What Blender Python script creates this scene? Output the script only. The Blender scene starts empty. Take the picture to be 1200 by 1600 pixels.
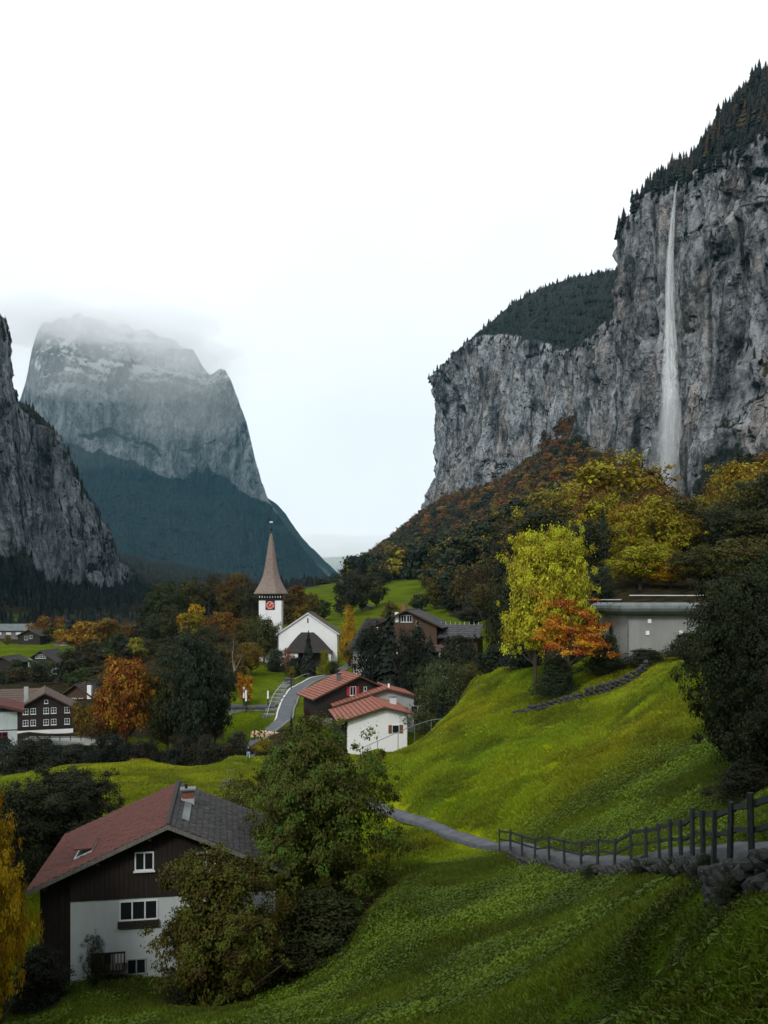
import bpy, bmesh, math, random
import numpy as np
from mathutils import Vector, Matrix

R = math.radians
random.seed(7)
rng = np.random.default_rng(11)
sc = bpy.context.scene
COL = sc.collection

# ------------------------------------------------------------------ camera
# the eye is the origin, the valley runs along +Y; 1385 px focal length for a 1200 px wide frame
FPX, HOR = 1385.0, 940.0
cam_d = bpy.data.cameras.new('camera')
cam_d.sensor_fit = 'VERTICAL'
cam_d.sensor_height = 36.0
cam_d.lens = FPX / 1600.0 * 36.0
cam_d.shift_y = (HOR - 800.0) / 1600.0
cam_d.clip_start = 0.3
cam_d.clip_end = 30000
cam = bpy.data.objects.new('camera', cam_d)
COL.objects.link(cam)
cam.location = (0, 0, 0)
cam.rotation_euler = (R(90), 0, 0)
sc.camera = cam

# ------------------------------------------------------------------ sky and sun (overcast)
SUN_EL, SUN_AZ = 37.0, 204.0          # azimuth clockwise from +Y (behind the viewpoint, a little to the west)
w = bpy.data.worlds.new('World'); sc.world = w; w.use_nodes = True
nt = w.node_tree; N = nt.nodes; N.clear()
sky = N.new('ShaderNodeTexSky'); sky.sky_type = 'NISHITA'; sky.sun_disc = False
sky.sun_elevation = R(SUN_EL); sky.sun_rotation = R(SUN_AZ)
sky.air_density = 1.0; sky.dust_density = 4.0; sky.ozone_density = 1.0
tc = N.new('ShaderNodeTexCoord')
cn = N.new('ShaderNodeTexNoise'); cn.inputs['Scale'].default_value = 2.2; cn.inputs['Detail'].default_value = 4
cm = N.new('ShaderNodeMapRange'); cm.inputs['From Min'].default_value = .3; cm.inputs['From Max'].default_value = .7
cm.inputs['To Min'].default_value = 9.7; cm.inputs['To Max'].default_value = 11.2
cc = N.new('ShaderNodeCombineColor')
mul = N.new('ShaderNodeMath'); mul.operation = 'MULTIPLY'; mul.inputs[1].default_value = 1.02
mx = N.new('ShaderNodeMix'); mx.data_type = 'RGBA'; mx.inputs[0].default_value = 0.93
bg = N.new('ShaderNodeBackground'); bg.inputs['Strength'].default_value = 0.10
wo = N.new('ShaderNodeOutputWorld')
L = nt.links.new
L(tc.outputs['Generated'], cn.inputs['Vector']); L(cn.outputs['Fac'], cm.inputs['Value'])
L(cm.outputs[0], mul.inputs[0])
L(cm.outputs[0], cc.inputs[0]); L(cm.outputs[0], cc.inputs[1]); L(mul.outputs[0], cc.inputs[2])
L(sky.outputs[0], mx.inputs[6]); L(cc.outputs[0], mx.inputs[7])
L(mx.outputs[2], bg.inputs['Color']); L(bg.outputs[0], wo.inputs['Surface'])

sun_d = bpy.data.lights.new('sun', 'SUN'); sun_d.energy = 1.5; sun_d.angle = R(11); sun_d.color = (1.0, .965, .91)
sun = bpy.data.objects.new('sun', sun_d); COL.objects.link(sun)
_d = Vector((math.sin(R(SUN_AZ)) * math.cos(R(SUN_EL)), math.cos(R(SUN_AZ)) * math.cos(R(SUN_EL)), math.sin(R(SUN_EL))))
sun.rotation_euler = _d.to_track_quat('Z', 'Y').to_euler()
sun.location = _d * 400

vs = sc.view_settings
vs.view_transform = 'Standard'; vs.look = 'None'; vs.exposure = 0.24; vs.gamma = 1.0; vs.use_curve_mapping = False
cy = sc.cycles
cy.max_bounces = 12; cy.diffuse_bounces = 3; cy.glossy_bounces = 2; cy.transmission_bounces = 4
cy.volume_bounces = 10; cy.transparent_max_bounces = 24; cy.use_denoising = True
cy.volume_step_rate = 4.0
cy.sample_clamp_indirect = 4.0

# ------------------------------------------------------------------ helpers
def P(px, py, D):
    return np.array([(px - 600.0) / FPX * D, D, (HOR - py) / FPX * D])

def _hash(ix, iy, iz, seed):
    h = (ix.astype(np.int64) * 374761393 + iy.astype(np.int64) * 668265263 + iz.astype(np.int64) * 2147483647 + seed * 974634541) & 0xffffffff
    h = ((h ^ (h >> 13)) * 1274126177) & 0xffffffff
    h = ((h ^ (h >> 16)) * 2246822519) & 0xffffffff
    h = h ^ (h >> 15)
    return (h & 0xffffff) / float(0xffffff)

def vnoise(p, seed=0):
    p = np.asarray(p, float)
    i = np.floor(p); f = p - i; f = f * f * (3 - 2 * f)
    ix, iy, iz = i[..., 0], i[..., 1], i[..., 2]
    fx, fy, fz = f[..., 0], f[..., 1], f[..., 2]
    def c(a, b, d): return _hash(ix + a, iy + b, iz + d, seed)
    x00 = c(0,0,0) * (1 - fx) + c(1,0,0) * fx; x10 = c(0,1,0) * (1 - fx) + c(1,1,0) * fx
    x01 = c(0,0,1) * (1 - fx) + c(1,0,1) * fx; x11 = c(0,1,1) * (1 - fx) + c(1,1,1) * fx
    y0 = x00 * (1 - fy) + x10 * fy; y1 = x01 * (1 - fy) + x11 * fy
    return (y0 * (1 - fz) + y1 * fz) * 2 - 1

def fbm(p, octv=4, seed=0, gain=.5, lac=2.03):
    p = np.asarray(p, float); a = 1.0; s = 0.0
    for k in range(octv):
        s = s + a * vnoise(p, seed + 17 * k); p = p * lac + 3.7; a *= gain
    return s

def ridged(p, octv=4, seed=0):
    p = np.asarray(p, float); a = 1.0; s = 0.0
    for k in range(octv):
        s = s + a * (1 - 2 * np.abs(vnoise(p, seed + 31 * k))); p = p * 2.1 + 5.1; a *= .5
    return s

def sstep(a, b, x):
    t = np.clip((x - a) / (b - a), 0, 1)
    return t * t * (3 - 2 * t)

def mesh_np(name, V, F, smooth=False, face_attrs=None, point_attrs=None, mats=(), midx=None):
    """V (n,3); F (m,k) array or a list of such arrays"""
    me = bpy.data.meshes.new(name)
    V = np.ascontiguousarray(V, np.float32)
    Fs = [np.asarray(f, np.int32) for f in (F if isinstance(F, list) else [F]) if len(f)]
    me.vertices.add(len(V)); me.vertices.foreach_set('co', V.ravel())
    if Fs:
        loops = np.concatenate([f.ravel() for f in Fs])
        tot = np.concatenate([np.full(len(f), f.shape[1], np.int32) for f in Fs])
        st = np.concatenate([[0], np.cumsum(tot)[:-1]]).astype(np.int32)
        me.loops.add(len(loops)); me.loops.foreach_set('vertex_index', loops)
        me.polygons.add(len(tot)); me.polygons.foreach_set('loop_start', st); me.polygons.foreach_set('loop_total', tot)
        me.polygons.foreach_set('use_smooth', np.full(len(tot), smooth))
    for dom, at in (('FACE', face_attrs), ('POINT', point_attrs)):
        for k, a in (at or {}).items():
            a = np.asarray(a)
            if a.ndim == 2:
                t = me.attributes.new(k, 'FLOAT_COLOR' if a.shape[1] == 4 else 'FLOAT_VECTOR', dom)
                t.data.foreach_set('color' if a.shape[1] == 4 else 'vector', np.ascontiguousarray(a, np.float32).ravel())
            elif a.dtype.kind == 'i':
                t = me.attributes.new(k, 'INT', dom); t.data.foreach_set('value', np.ascontiguousarray(a, np.int32))
            else:
                t = me.attributes.new(k, 'FLOAT', dom); t.data.foreach_set('value', np.ascontiguousarray(a, np.float32))
    for m in mats: me.materials.append(m)
    if midx is not None: me.polygons.foreach_set('material_index', np.asarray(midx, np.int32))
    me.update(calc_edges=True)
    me.validate()
    return me

def link(name, me, parent=None, loc=None, rz=0.0, mat=None):
    o = bpy.data.objects.new(name, me)
    COL.objects.link(o)
    if mat is not None and me is not None and not me.materials: me.materials.append(mat)
    if parent is not None: o.parent = parent
    if loc is not None: o.location = Vector([float(q) for q in loc])
    if rz: o.rotation_euler = (0, 0, rz)
    return o

def empty(name, loc, rz=0.0):
    return link(name, None, None, loc, rz)

def tag(o, label=None, cat=None, group=None, kind=None):
    if label: o['label'] = label
    if cat: o['category'] = cat
    if group: o['group'] = group
    if kind: o['kind'] = kind
    return o

class MB:
    """collects boxes, prisms, tubes of ONE part; build() links them as one mesh object"""
    def __init__(s): s.v = []; s.f = []
    def add(s, vs, fs):
        n = len(s.v); s.v += [tuple(map(float, q)) for q in vs]; s.f += [tuple(n + i for i in q) for q in fs]; return s
    def box(s, x0, x1, y0, y1, z0, z1):
        return s.add([(x0,y0,z0),(x1,y0,z0),(x1,y1,z0),(x0,y1,z0),(x0,y0,z1),(x1,y0,z1),(x1,y1,z1),(x0,y1,z1)],
                     [(0,3,2,1),(4,5,6,7),(0,1,5,4),(1,2,6,5),(2,3,7,6),(3,0,4,7)])
    def prism_y(s, poly, y0, y1):
        """polygon [(x,z)...] anticlockwise seen from -Y, pulled along y"""
        n = len(poly)
        vs = [(x, y0, z) for x, z in poly] + [(x, y1, z) for x, z in poly]
        fs = [tuple(range(n)), tuple(range(2 * n - 1, n - 1, -1))] + [(i, i + n, (i + 1) % n + n, (i + 1) % n) for i in range(n)]
        return s.add(vs, [f[::1] for f in fs])
    def prism_z(s, poly, z0, z1):
        n = len(poly)
        vs = [(x, y, z0) for x, y in poly] + [(x, y, z1) for x, y in poly]
        fs = [tuple(range(n - 1, -1, -1)), tuple(range(n, 2 * n))] + [(i, (i + 1) % n, (i + 1) % n + n, i + n) for i in range(n)]
        return s.add(vs, fs)
    def slab(s, a, b, c, d, t):
        """quad a b c d thickened downwards by t along its normal"""
        a, b, c, d = (Vector(q) for q in (a, b, c, d))
        n = (b - a).cross(d - a).normalized() * t
        vs = [a, b, c, d, a - n, b - n, c - n, d - n]
        return s.add(vs, [(0,1,2,3),(7,6,5,4),(0,4,5,1),(1,5,6,2),(2,6,7,3),(3,7,4,0)])
    def tube(s, p0, p1, r0, r1=None, n=6):
        r1 = r0 if r1 is None else r1
        p0, p1 = Vector(p0), Vector(p1); d = (p1 - p0)
        if d.length < 1e-6: return s
        d.normalize(); u = d.orthogonal().normalized(); v = d.cross(u)
        vs = [p0 + (u * math.cos(2*math.pi*k/n) + v * math.sin(2*math.pi*k/n)) * r0 for k in range(n)]
        vs += [p1 + (u * math.cos(2*math.pi*k/n) + v * math.sin(2*math.pi*k/n)) * r1 for k in range(n)]
        fs = [(k, (k+1) % n, (k+1) % n + n, k + n) for k in range(n)] + [tuple(range(n - 1, -1, -1)), tuple(range(n, 2*n))]
        return s.add(vs, fs)
    def lathe(s, prof, cx=0, cy=0, n=8, phase=0.0):
        vs = []
        for r, z in prof:
            vs += [(cx + r * math.cos(phase + 2*math.pi*k/n), cy + r * math.sin(phase + 2*math.pi*k/n), z) for k in range(n)]
        fs = []
        for i in range(len(prof) - 1):
            fs += [(i*n + k, i*n + (k+1) % n, (i+1)*n + (k+1) % n, (i+1)*n + k) for k in range(n)]
        fs += [tuple(range(n - 1, -1, -1)), tuple((len(prof)-1)*n + k for k in range(n))]
        return s.add(vs, fs)
    def mesh(s, name):
        me = bpy.data.meshes.new(name); me.from_pydata(s.v, [], s.f); me.update(); return me
    def build(s, name, mat, parent=None, loc=None, rz=0.0):
        return link(name, s.mesh(name), parent, loc, rz, mat)

# ------------------------------------------------------------------ materials
MAT = {}
def _new(name):
    m = bpy.data.materials.new(name); m.use_nodes = True; m.node_tree.nodes.clear(); MAT[name] = m
    return m, m.node_tree.nodes, m.node_tree.links.new

def paint(name, c1, c2, scale=2.0, rough=.8, bump=.15, detail=5, spec=.3, stretch=(1,1,1), c3=None, dist=.02, metal=0.0, obj=True):
    """two or three tones mixed by noise, with fine relief"""
    m, N, L = _new(name)
    out = N.new('ShaderNodeOutputMaterial'); b = N.new('ShaderNodeBsdfPrincipled')
    t = N.new('ShaderNodeTexCoord'); mp = N.new('ShaderNodeMapping'); mp.inputs['Scale'].default_value = stretch
    n1 = N.new('ShaderNodeTexNoise'); n1.inputs['Scale'].default_value = scale; n1.inputs['Detail'].default_value = detail; n1.inputs['Roughness'].default_value = .62
    r = N.new('ShaderNodeValToRGB')
    r.color_ramp.elements[0].position = .34; r.color_ramp.elements[0].color = (*c1, 1)
    r.color_ramp.elements[1].position = .66; r.color_ramp.elements[1].color = (*c2, 1)
    if c3: e = r.color_ramp.elements.new(.74); e.color = (*c3, 1)
    n2 = N.new('ShaderNodeTexNoise'); n2.inputs['Scale'].default_value = scale * 9; n2.inputs['Detail'].default_value = 3
    bp = N.new('ShaderNodeBump'); bp.inputs['Strength'].default_value = bump; bp.inputs['Distance'].default_value = dist
    L(t.outputs['Object'], mp.inputs[0])
    L(mp.outputs[0], n1.inputs['Vector']); L(mp.outputs[0], n2.inputs['Vector'])
    L(n1.outputs['Fac'], r.inputs[0]); L(n2.outputs['Fac'], bp.inputs['Height'])
    L(r.outputs[0], b.inputs['Base Color']); L(bp.outputs[0], b.inputs['Normal'])
    b.inputs['Roughness'].default_value = rough; b.inputs['Specular IOR Level'].default_value = spec; b.inputs['Metallic'].default_value = metal
    L(b.outputs[0], out.inputs[0])
    return m

def foliage_mat(name, instanced=False):
    """leaf colour comes from the tree (object colour, or the scatter's own tint), varied leaf by leaf and spray by spray"""
    m, N, L = _new(name)
    out = N.new('ShaderNodeOutputMaterial')
    if instanced:
        a = N.new('ShaderNodeAttribute'); a.attribute_type = 'INSTANCER'; a.attribute_name = 'tint'
        col, alp = a.outputs['Color'], a.outputs['Alpha']
    else:
        a = N.new('ShaderNodeObjectInfo'); col, alp = a.outputs['Color'], a.outputs['Alpha']
    r1 = N.new('ShaderNodeAttribute'); r1.attribute_name = 'rnd'
    r2 = N.new('ShaderNodeAttribute'); r2.attribute_name = 'clr'
    def mth(op, a_, b_):
        n = N.new('ShaderNodeMath'); n.operation = op
        for i, q in enumerate((a_, b_)):
            if isinstance(q, (int, float)): n.inputs[i].default_value = q
            else: L(q, n.inputs[i])
        return n.outputs[0]
    mixv = mth('ADD', mth('MULTIPLY', r2.outputs['Fac'], .65), mth('MULTIPLY', r1.outputs['Fac'], .35))
    hue = mth('ADD', mth('MULTIPLY', mth('MULTIPLY', mth('SUBTRACT', mixv, .5), alp), .22), .5)
    val = mth('ADD', mth('MULTIPLY', mixv, 1.05), .42)
    hs = N.new('ShaderNodeHueSaturation'); L(col, hs.inputs['Color']); L(hue, hs.inputs['Hue']); L(val, hs.inputs['Value'])
    b = N.new('ShaderNodeBsdfPrincipled'); L(hs.outputs[0], b.inputs['Base Color'])
    b.inputs['Roughness'].default_value = .6; b.inputs['Specular IOR Level'].default_value = .22
    tr = N.new('ShaderNodeBsdfTranslucent'); L(hs.outputs[0], tr.inputs['Color'])
    mx = N.new('ShaderNodeMixShader'); mx.inputs[0].default_value = .22
    L(b.outputs[0], mx.inputs[1]); L(tr.outputs[0], mx.inputs[2]); L(mx.outputs[0], out.inputs[0])
    return m

foliage_mat('leaf'); foliage_mat('leaf_scatter', True)
paint('bark', (.035,.028,.02), (.075,.06,.045), 3, .95, .6, stretch=(4,4,1))
paint('pale_bark', (.16,.15,.13), (.3,.28,.25), 3, .9, .4, stretch=(3,3,1))
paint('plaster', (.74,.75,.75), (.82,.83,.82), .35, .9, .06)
paint('plaster_dimmed', (.4,.46,.46), (.54,.6,.59), .55, .9, .15, detail=8, stretch=(1,1,.4))  # mottled plaster; shade over the foreground chalet wall is put into its darker blue-grey
paint('plaster_grey', (.3,.31,.31), (.4,.41,.4), .6, .9, .1)
paint('concrete', (.25,.255,.25), (.33,.335,.32), .5, .9, .15, stretch=(1,1,.3))
paint('dark_timber', (.014,.011,.009), (.032,.024,.019), 4, .75, .4, stretch=(6,6,.5))
paint('brown_timber', (.05,.03,.02), (.1,.06,.035), 4, .8, .4, stretch=(5,5,.6))
paint('grey_timber', (.1,.095,.085), (.2,.19,.17), 4, .85, .4, stretch=(5,5,.6))
paint('fresh_timber', (.5,.33,.2), (.66,.48,.32), 2, .8, .2, stretch=(1,6,6))
paint('fence_timber', (.02,.025,.025), (.048,.056,.054), 5, .85, .5, stretch=(5,5,1))
paint('red_tile', (.22,.075,.05), (.34,.13,.09), 2.2, .8, .3, c3=(.38,.19,.14))
paint('rust_tile', (.075,.026,.02), (.125,.043,.032), 3.4, .85, .5, c3=(.13,.075,.06), detail=8)
paint('dark_tile', (.022,.021,.022), (.055,.053,.052), 2.4, .85, .5, c3=(.19,.185,.18), detail=8)
paint('brown_tile', (.07,.05,.04), (.14,.1,.08), 2.5, .85, .3)
paint('slate', (.045,.045,.048), (.09,.09,.092), 2, .8, .3, c3=(.4,.4,.4))
paint('shingle', (.15,.112,.095), (.27,.215,.185), 1.6, .9, .35, stretch=(3,3,1))
paint('dark_shingle', (.022,.02,.019), (.045,.04,.038), 2.5, .9, .3)
paint('white_wood', (.62,.66,.66), (.72,.75,.75), 2, .6, .05)
paint('red_wood', (.3,.02,.03), (.4,.035,.045), 2, .7, .1)
paint('brown_shutter', (.16,.06,.035), (.22,.085,.05), 3, .7, .15)
paint('metal', (.16,.18,.19), (.22,.245,.25), 2, .45, .05, metal=.6)
paint('zinc', (.12,.145,.145), (.2,.225,.22), .7, .5, .08, metal=.3)
paint('pale_metal', (.55,.58,.6), (.65,.67,.68), 2, .5, .05)
paint('black_metal', (.012,.012,.013), (.02,.02,.022), 2, .5, .05)
paint('brick', (.16,.06,.045), (.24,.1,.075), 5, .9, .4)
paint('stone', (.12,.12,.115), (.27,.27,.26), 3.0, .9, .7, c3=(.4,.4,.39), dist=.05)
paint('dark_stone', (.028,.03,.028), (.08,.085,.08), 3.5, .9, .8, c3=(.2,.21,.2), dist=.05)
paint('asphalt', (.075,.085,.096), (.115,.126,.138), .6, .8, .2)
paint('path_gravel', (.065,.07,.078), (.115,.12,.13), 1.2, .85, .3)
paint('clock_red', (.42,.03,.02), (.5,.045,.03), 2, .5, .02)
paint('gold', (.85,.62,.32), (.9,.7,.42), 2, .4, .02)
paint('orange_paint', (.6,.17,.02), (.7,.22,.03), 2, .6, .05)
paint('lamp_white', (.85,.87,.88), (.9,.9,.9), 2, .4, .02)
paint('skin', (.4,.24,.17), (.45,.28,.2), 2, .6, .02)
paint('navy_cloth', (.012,.016,.03), (.02,.028,.045), 6, .9, .3)
paint('pale_denim', (.25,.42,.5), (.32,.5,.58), 6, .9, .3)
def glass(name, c=(.012,.016,.018)):
    m, N, L = _new(name)
    out = N.new('ShaderNodeOutputMaterial'); b = N.new('ShaderNodeBsdfPrincipled')
    b.inputs['Base Color'].default_value = (*c, 1); b.inputs['Roughness'].default_value = .12; b.inputs['Specular IOR Level'].default_value = .35
    L(b.outputs[0], out.inputs[0]); return m
glass('glass'); glass('skylight_glass', (.1,.16,.17))
# ------------------------------------------------------------------ ground sheet
CP = []
def cp(px, py, D): CP.append(tuple(P(px, py, D)))
def cz(x, y, z): CP.append((x, y, z))
# hillside round the viewpoint
for q in [(0,0,-1.7),(3,0,-1.4),(-4,0,-2.6),(0,4,-2.9),(8,0,-.6),(4,7,-3.2),(8,8.5,-2.4),(12,6,-.4),(-8,4,-6),(-12,-8,-6.5),(0,-12,.5),(14,-12,4),(-14,-30,-6),(0,-40,6),(30,-40,18),
          (-45,-40,-20),(-30,10,-15.5),(-40,30,-20),(-60,0,-22),(18,18,-1),(24,36,-2.5),(34,20,8),(45,60,2),(60,-20,26),(40,90,-1.5),
          (-120,0,-25),(-120,80,-24),(-60,70,-20),(-90,-120,-24),(100,-150,45),(100,0,42),(110,80,33),(0,-200,25),(-250,-100,-20),(-300,200,-15),(-350,500,10),
          (160,150,52),(170,0,72),(170,-200,80),(250,-250,110),(255,0,110),(255,150,105),(250,300,82),(245,500,74),(250,700,74),(262,790,76),(235,880,110),
          (300,100,120),(300,400,95),(300,700,90),(400,-400,150),(-600,-600,40),(0,-800,20),(600,-800,200)]: cz(*q)
# the meadow below the path
for q in [(1020,1450,20),(900,1400,37),(1170,1440,13.5),(1190,1600,11.5),(600,1600,26),(300,1590,36),(800,1500,30),(1000,1550,19),(600,1420,44),(640,1340,58),
          (760,1380,46),(130,1545,45),(0,1580,44),(450,1525,46),(300,1545,46),(380,1565,42),(550,1490,43),(60,1540,50),(0,1500,55),(1080,1500,15.5)]: cp(*q)
# the path
for q in [(560,1250,86),(615,1275,76),(700,1305,64.5),(770,1325,57),(850,1338,48),(960,1345,39),(1050,1347,32),(1120,1348,24),(1185,1356,18.3),(1325,1372,13)]: cp(*q)
# the meadow above the path
for q in [(1000,1285,46),(1160,1215,42),(1070,1045,72),(900,1200,62),(700,1230,75),(640,1200,88),(580,1180,97),(690,1130,105),(760,1100,100),(1150,1100,60),
          (840,1113,88),(970,1078,85),(740,1066,118),(790,1046,118),(845,1040,110),(1030,1023,95),(930,1040,97),(1120,1010,95),(960,1130,72),(830,1160,78)]: cp(*q)
for q in [(-2,114,-21.5),(8,124,-20.5),(17,140,-17.5),(12,150,-17.5),(25,145,-11),(0,130,-21)]: cz(*q)
# wooded slope
for q in [(1000,935,130),(850,930,150),(850,900,250),(950,850,250),(1050,850,250),(1150,810,250),(1180,860,180),(800,865,400),(800,815,700),(900,785,600),(700,890,600),
          (620,905,500),(560,925,480),(1000,800,420),(1100,790,420),(1050,790,600)]: cp(*q)
cz(232,1120,190); cz(195,1320,178); cz(128,1450,165); cz(77,1540,148); cz(0,1480,82); cz(-52,1430,40); cz(140,1200,110); cz(60,1100,62); cz(-20,1000,24)
# village and valley floor
for q in [(150,1258,82),(0,1225,95),(370,1187,108),(100,1197,104),(330,1240,86),(220,1190,106)]: cp(*q)
for q in [(-14,62,-19.6),(-22,60,-20),(-30,120,-23.2),(-55,118,-23.5),(-20,119,-21.5),(-12,119,-20.4),(-9,116,-20),(-60,150,-22),(-75,150,-22),(-45,150,-21.5),(-38,140,-21.6),
          (-50,135,-25),(-70,135,-25),(-30,134,-24),(-80,118,-23.5)]: cz(*q)
for q in [(440,1130,136),(470,1100,155),(530,1050,200),(470,1037,217),(420,1037,217),(420,1060,185),(390,1097,153),(395,1131,145),(355,1133,145),(300,1040,200),(560,1060,180),(640,1080,165),(600,1105,145),
          (640,922,400),(520,962,330),(600,976,300),(500,932,450),(700,945,350),(470,985,270),(300,985,260),(200,1010,260),(100,1065,215),(20,1068,215),(60,1056,296),(20,1058,285),(95,1056,290),(60,1050,312),(60,1017,330),(20,1017,330),(95,1017,330),(40,1008,405),(90,1010,370),(0,1008,405),(20,996,470),
          (200,960,600),(0,962,600),(350,950,400),(400,930,600),(520,912,600),(480,915,900),(300,945,900),(150,945,800),(640,1000,230),(720,1010,200),(750,960,270)]: cp(*q)
for q in [(-150,2000,40),(-100,3000,60),(-300,1500,25),(-350,1100,20),(-500,2500,80),(-150,5000,120),(0,8000,250),(600,3000,400),(-1500,3000,300),(-900,1000,150),(-3000,4000,500),(3000,4000,600),(-2000,-2000,200),(2000,-2000,300)]: cz(*q)

CPA = np.array(CP)
def _q(x, y):
    r = np.hypot(x, y) + 1e-9
    g = np.log1p(r / 9.0)
    return np.stack([x / r * g, y / r * g], -1)
def _k(d): return np.where(d > 1e-9, d * d * np.log(np.maximum(d, 1e-9)), 0) * .55 + d * -.45
_Q = _q(CPA[:, 0], CPA[:, 1])
_n = len(_Q)
_A = np.zeros((_n + 3, _n + 3))
_A[:_n, :_n] = _k(np.linalg.norm(_Q[:, None] - _Q[None], axis=2)) - np.eye(_n) * .004
_A[:_n, _n] = 1; _A[:_n, _n+1:] = _Q; _A[_n, :_n] = 1; _A[_n+1:, :_n] = _Q.T
_W = np.linalg.solve(_A, np.concatenate([CPA[:, 2], np.zeros(3)]))

def rbf(x, y):
    x = np.asarray(x, float); y = np.asarray(y, float); sh = x.shape
    q = _q(x.ravel(), y.ravel()); out = np.empty(len(q))
    for i in range(0, len(q), 20000):
        c = q[i:i+20000]
        out[i:i+20000] = _k(np.linalg.norm(c[:, None] - _Q[None], axis=2)) @ _W[:_n] + _W[_n] + c @ _W[_n+1:]
    return out.reshape(sh)

TH = np.radians(np.concatenate([np.arange(-180, -30, 5.0), np.linspace(-30, 30, 300), np.arange(35, 180.1, 5.0)]))
RR = np.concatenate([[.4, 1, 2, 3, 4.2, 5.5, 7], np.exp(np.linspace(math.log(8), math.log(260), 285)), np.exp(np.linspace(math.log(265), math.log(12000), 110))])
_tx, _rx = np.meshgrid(TH, RR)
GX, GY = _rx * np.sin(_tx), _rx * np.cos(_tx)
GZ = rbf(GX, GY)
# uneven turf: little terraces and humps
_pp = np.stack([GX, GY, np.zeros_like(GX)], -1)
_near = 1 - sstep(150, 320, _rx)
GZ = GZ + (_near * (.22 * fbm(_pp / 6.5, 3, 5) + .07 * fbm(_pp / 1.6, 2, 9)) + (1 - _near) * 1.2 * fbm(_pp / 40, 3, 3)) * sstep(9, 16, _rx)
_lr = np.log(RR)
def ground(x, y):
    """height of the ground sheet itself"""
    x = np.asarray(x, float); y = np.asarray(y, float)
    r = np.clip(np.hypot(x, y), RR[0], RR[-1] * .999); th = np.clip(np.arctan2(x, y), TH[0], TH[-1])
    i = np.clip(np.searchsorted(RR, r) - 1, 0, len(RR) - 2); j = np.clip(np.searchsorted(TH, th) - 1, 0, len(TH) - 2)
    fi = (r - RR[i]) / (RR[i+1] - RR[i]); fj = (th - TH[j]) / (TH[j+1] - TH[j])
    return (GZ[i, j] * (1-fi) * (1-fj) + GZ[i+1, j] * fi * (1-fj) + GZ[i, j+1] * (1-fi) * fj + GZ[i+1, j+1] * fi * fj)
def gz(x, y): return float(ground(np.array(x), np.array(y)))

def in_poly(x, y, poly):
    poly = np.asarray(poly, float); ins = np.zeros(np.shape(x), bool); n = len(poly)
    for i in range(n):
        x0, y0 = poly[i]; x1, y1 = poly[(i + 1) % n]
        c = ((y0 > y) != (y1 > y)) & (x < (x1 - x0) * (y - y0) / ((y1 - y0) + 1e-12) + x0)
        ins ^= c
    return ins
def pxd(pts): return [((px - 600) / FPX * D, D) for px, D in pts]

# what covers the ground: 0 meadow, 1 earth and leaf litter under trees
_woods = [
    pxd([(700,300),(760,230),(830,145),(880,108),(1300,88),(1900,60),(2600,400),(1000,2500),(560,2000),(545,620),(600,520),(680,440),(705,380)]),
    [(-200,112),(-75,112),(-22,113),(-11,119.5),(-12,133),(-40,131),(-200,131)],
    pxd([(215,245),(400,232),(410,320),(480,300),(470,560),(520,620),(-200,560),(-150,470),(100,430),(160,330)]),
    pxd([(-900,500),(540,700),(505,4800),(-1500,4800)]),
    pxd([(560,205),(545,172),(600,150),(690,128),(735,140),(725,215)]),
]
_woods.append(pxd([(-60,142),(350,140),(352,152),(372,190),(410,222),(520,226),(540,262),(470,262),(300,330),(110,292),(100,300),(-60,280)]))
COVER = np.zeros_like(GX)
for p_ in _woods: COVER = np.maximum(COVER, in_poly(GX, GY, p_).astype(float))
COVER = np.maximum(COVER, (1 - sstep(3.5, 6.5, np.hypot(GX - P(480,0,50)[0], (GY - 50) * 1.2))))
COVER = np.maximum(COVER, (1 - sstep(1.5, 4, np.hypot(GX - 17.5, GY - 41))))
COVER = np.maximum(COVER, .45 * (1 - sstep(5, 9, np.hypot((GX + 15.5) * .8, GY - 45))))
TONE = .8 * sstep(118, 130, _rx) + sstep(-4, 8, 58 - GY + (GX - 10) * .15 + 3 * fbm(_pp / 9, 3, 77)) * (GY > 0)

def grass_nodes(N, L):
    """meadow colour by place: shared by the turf and by the blades growing on it"""
    g = N.new('ShaderNodeNewGeometry')
    def noise(s, d=4):
        n = N.new('ShaderNodeTexNoise'); n.inputs['Scale'].default_value = s; n.inputs['Detail'].default_value = d; n.inputs['Roughness'].default_value = .6
        L(g.outputs['Position'], n.inputs['Vector']); return n.outputs['Fac']
    r = N.new('ShaderNodeValToRGB'); cr = r.color_ramp
    cr.elements[0].position = .3; cr.elements[0].color = (.085, .12, .003, 1)
    cr.elements[1].position = .72; cr.elements[1].color = (.27, .27, .004, 1)
    e = cr.elements.new(.5); e.color = (.18, .22, .003, 1)
    L(noise(.11), r.inputs[0])
    return g, noise, r.outputs[0]

m, N_, L_ = _new('turf')
g, noise, gcol = grass_nodes(N_, L_)
out = N_.new('ShaderNodeOutputMaterial'); b = N_.new('ShaderNodeBsdfPrincipled'); b.inputs['Roughness'].default_value = 1; b.inputs['Specular IOR Level'].default_value = .02
hs = N_.new('ShaderNodeHueSaturation'); L_(gcol, hs.inputs['Color'])
mr = N_.new('ShaderNodeMapRange'); mr.inputs['From Min'].default_value = .3; mr.inputs['From Max'].default_value = .7; mr.inputs['To Min'].default_value = .55; mr.inputs['To Max'].default_value = 1.25
L_(noise(1.9, 6), mr.inputs[0]); L_(mr.outputs[0], hs.inputs['Value'])
lit = N_.new('ShaderNodeValToRGB'); lit.color_ramp.elements[0].color = (.012, .011, .007, 1); lit.color_ramp.elements[1].color = (.045, .035, .015, 1)
lit.color_ramp.elements[0].position = .35; lit.color_ramp.elements[1].position = .7
L_(noise(.6, 5), lit.inputs[0])
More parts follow.
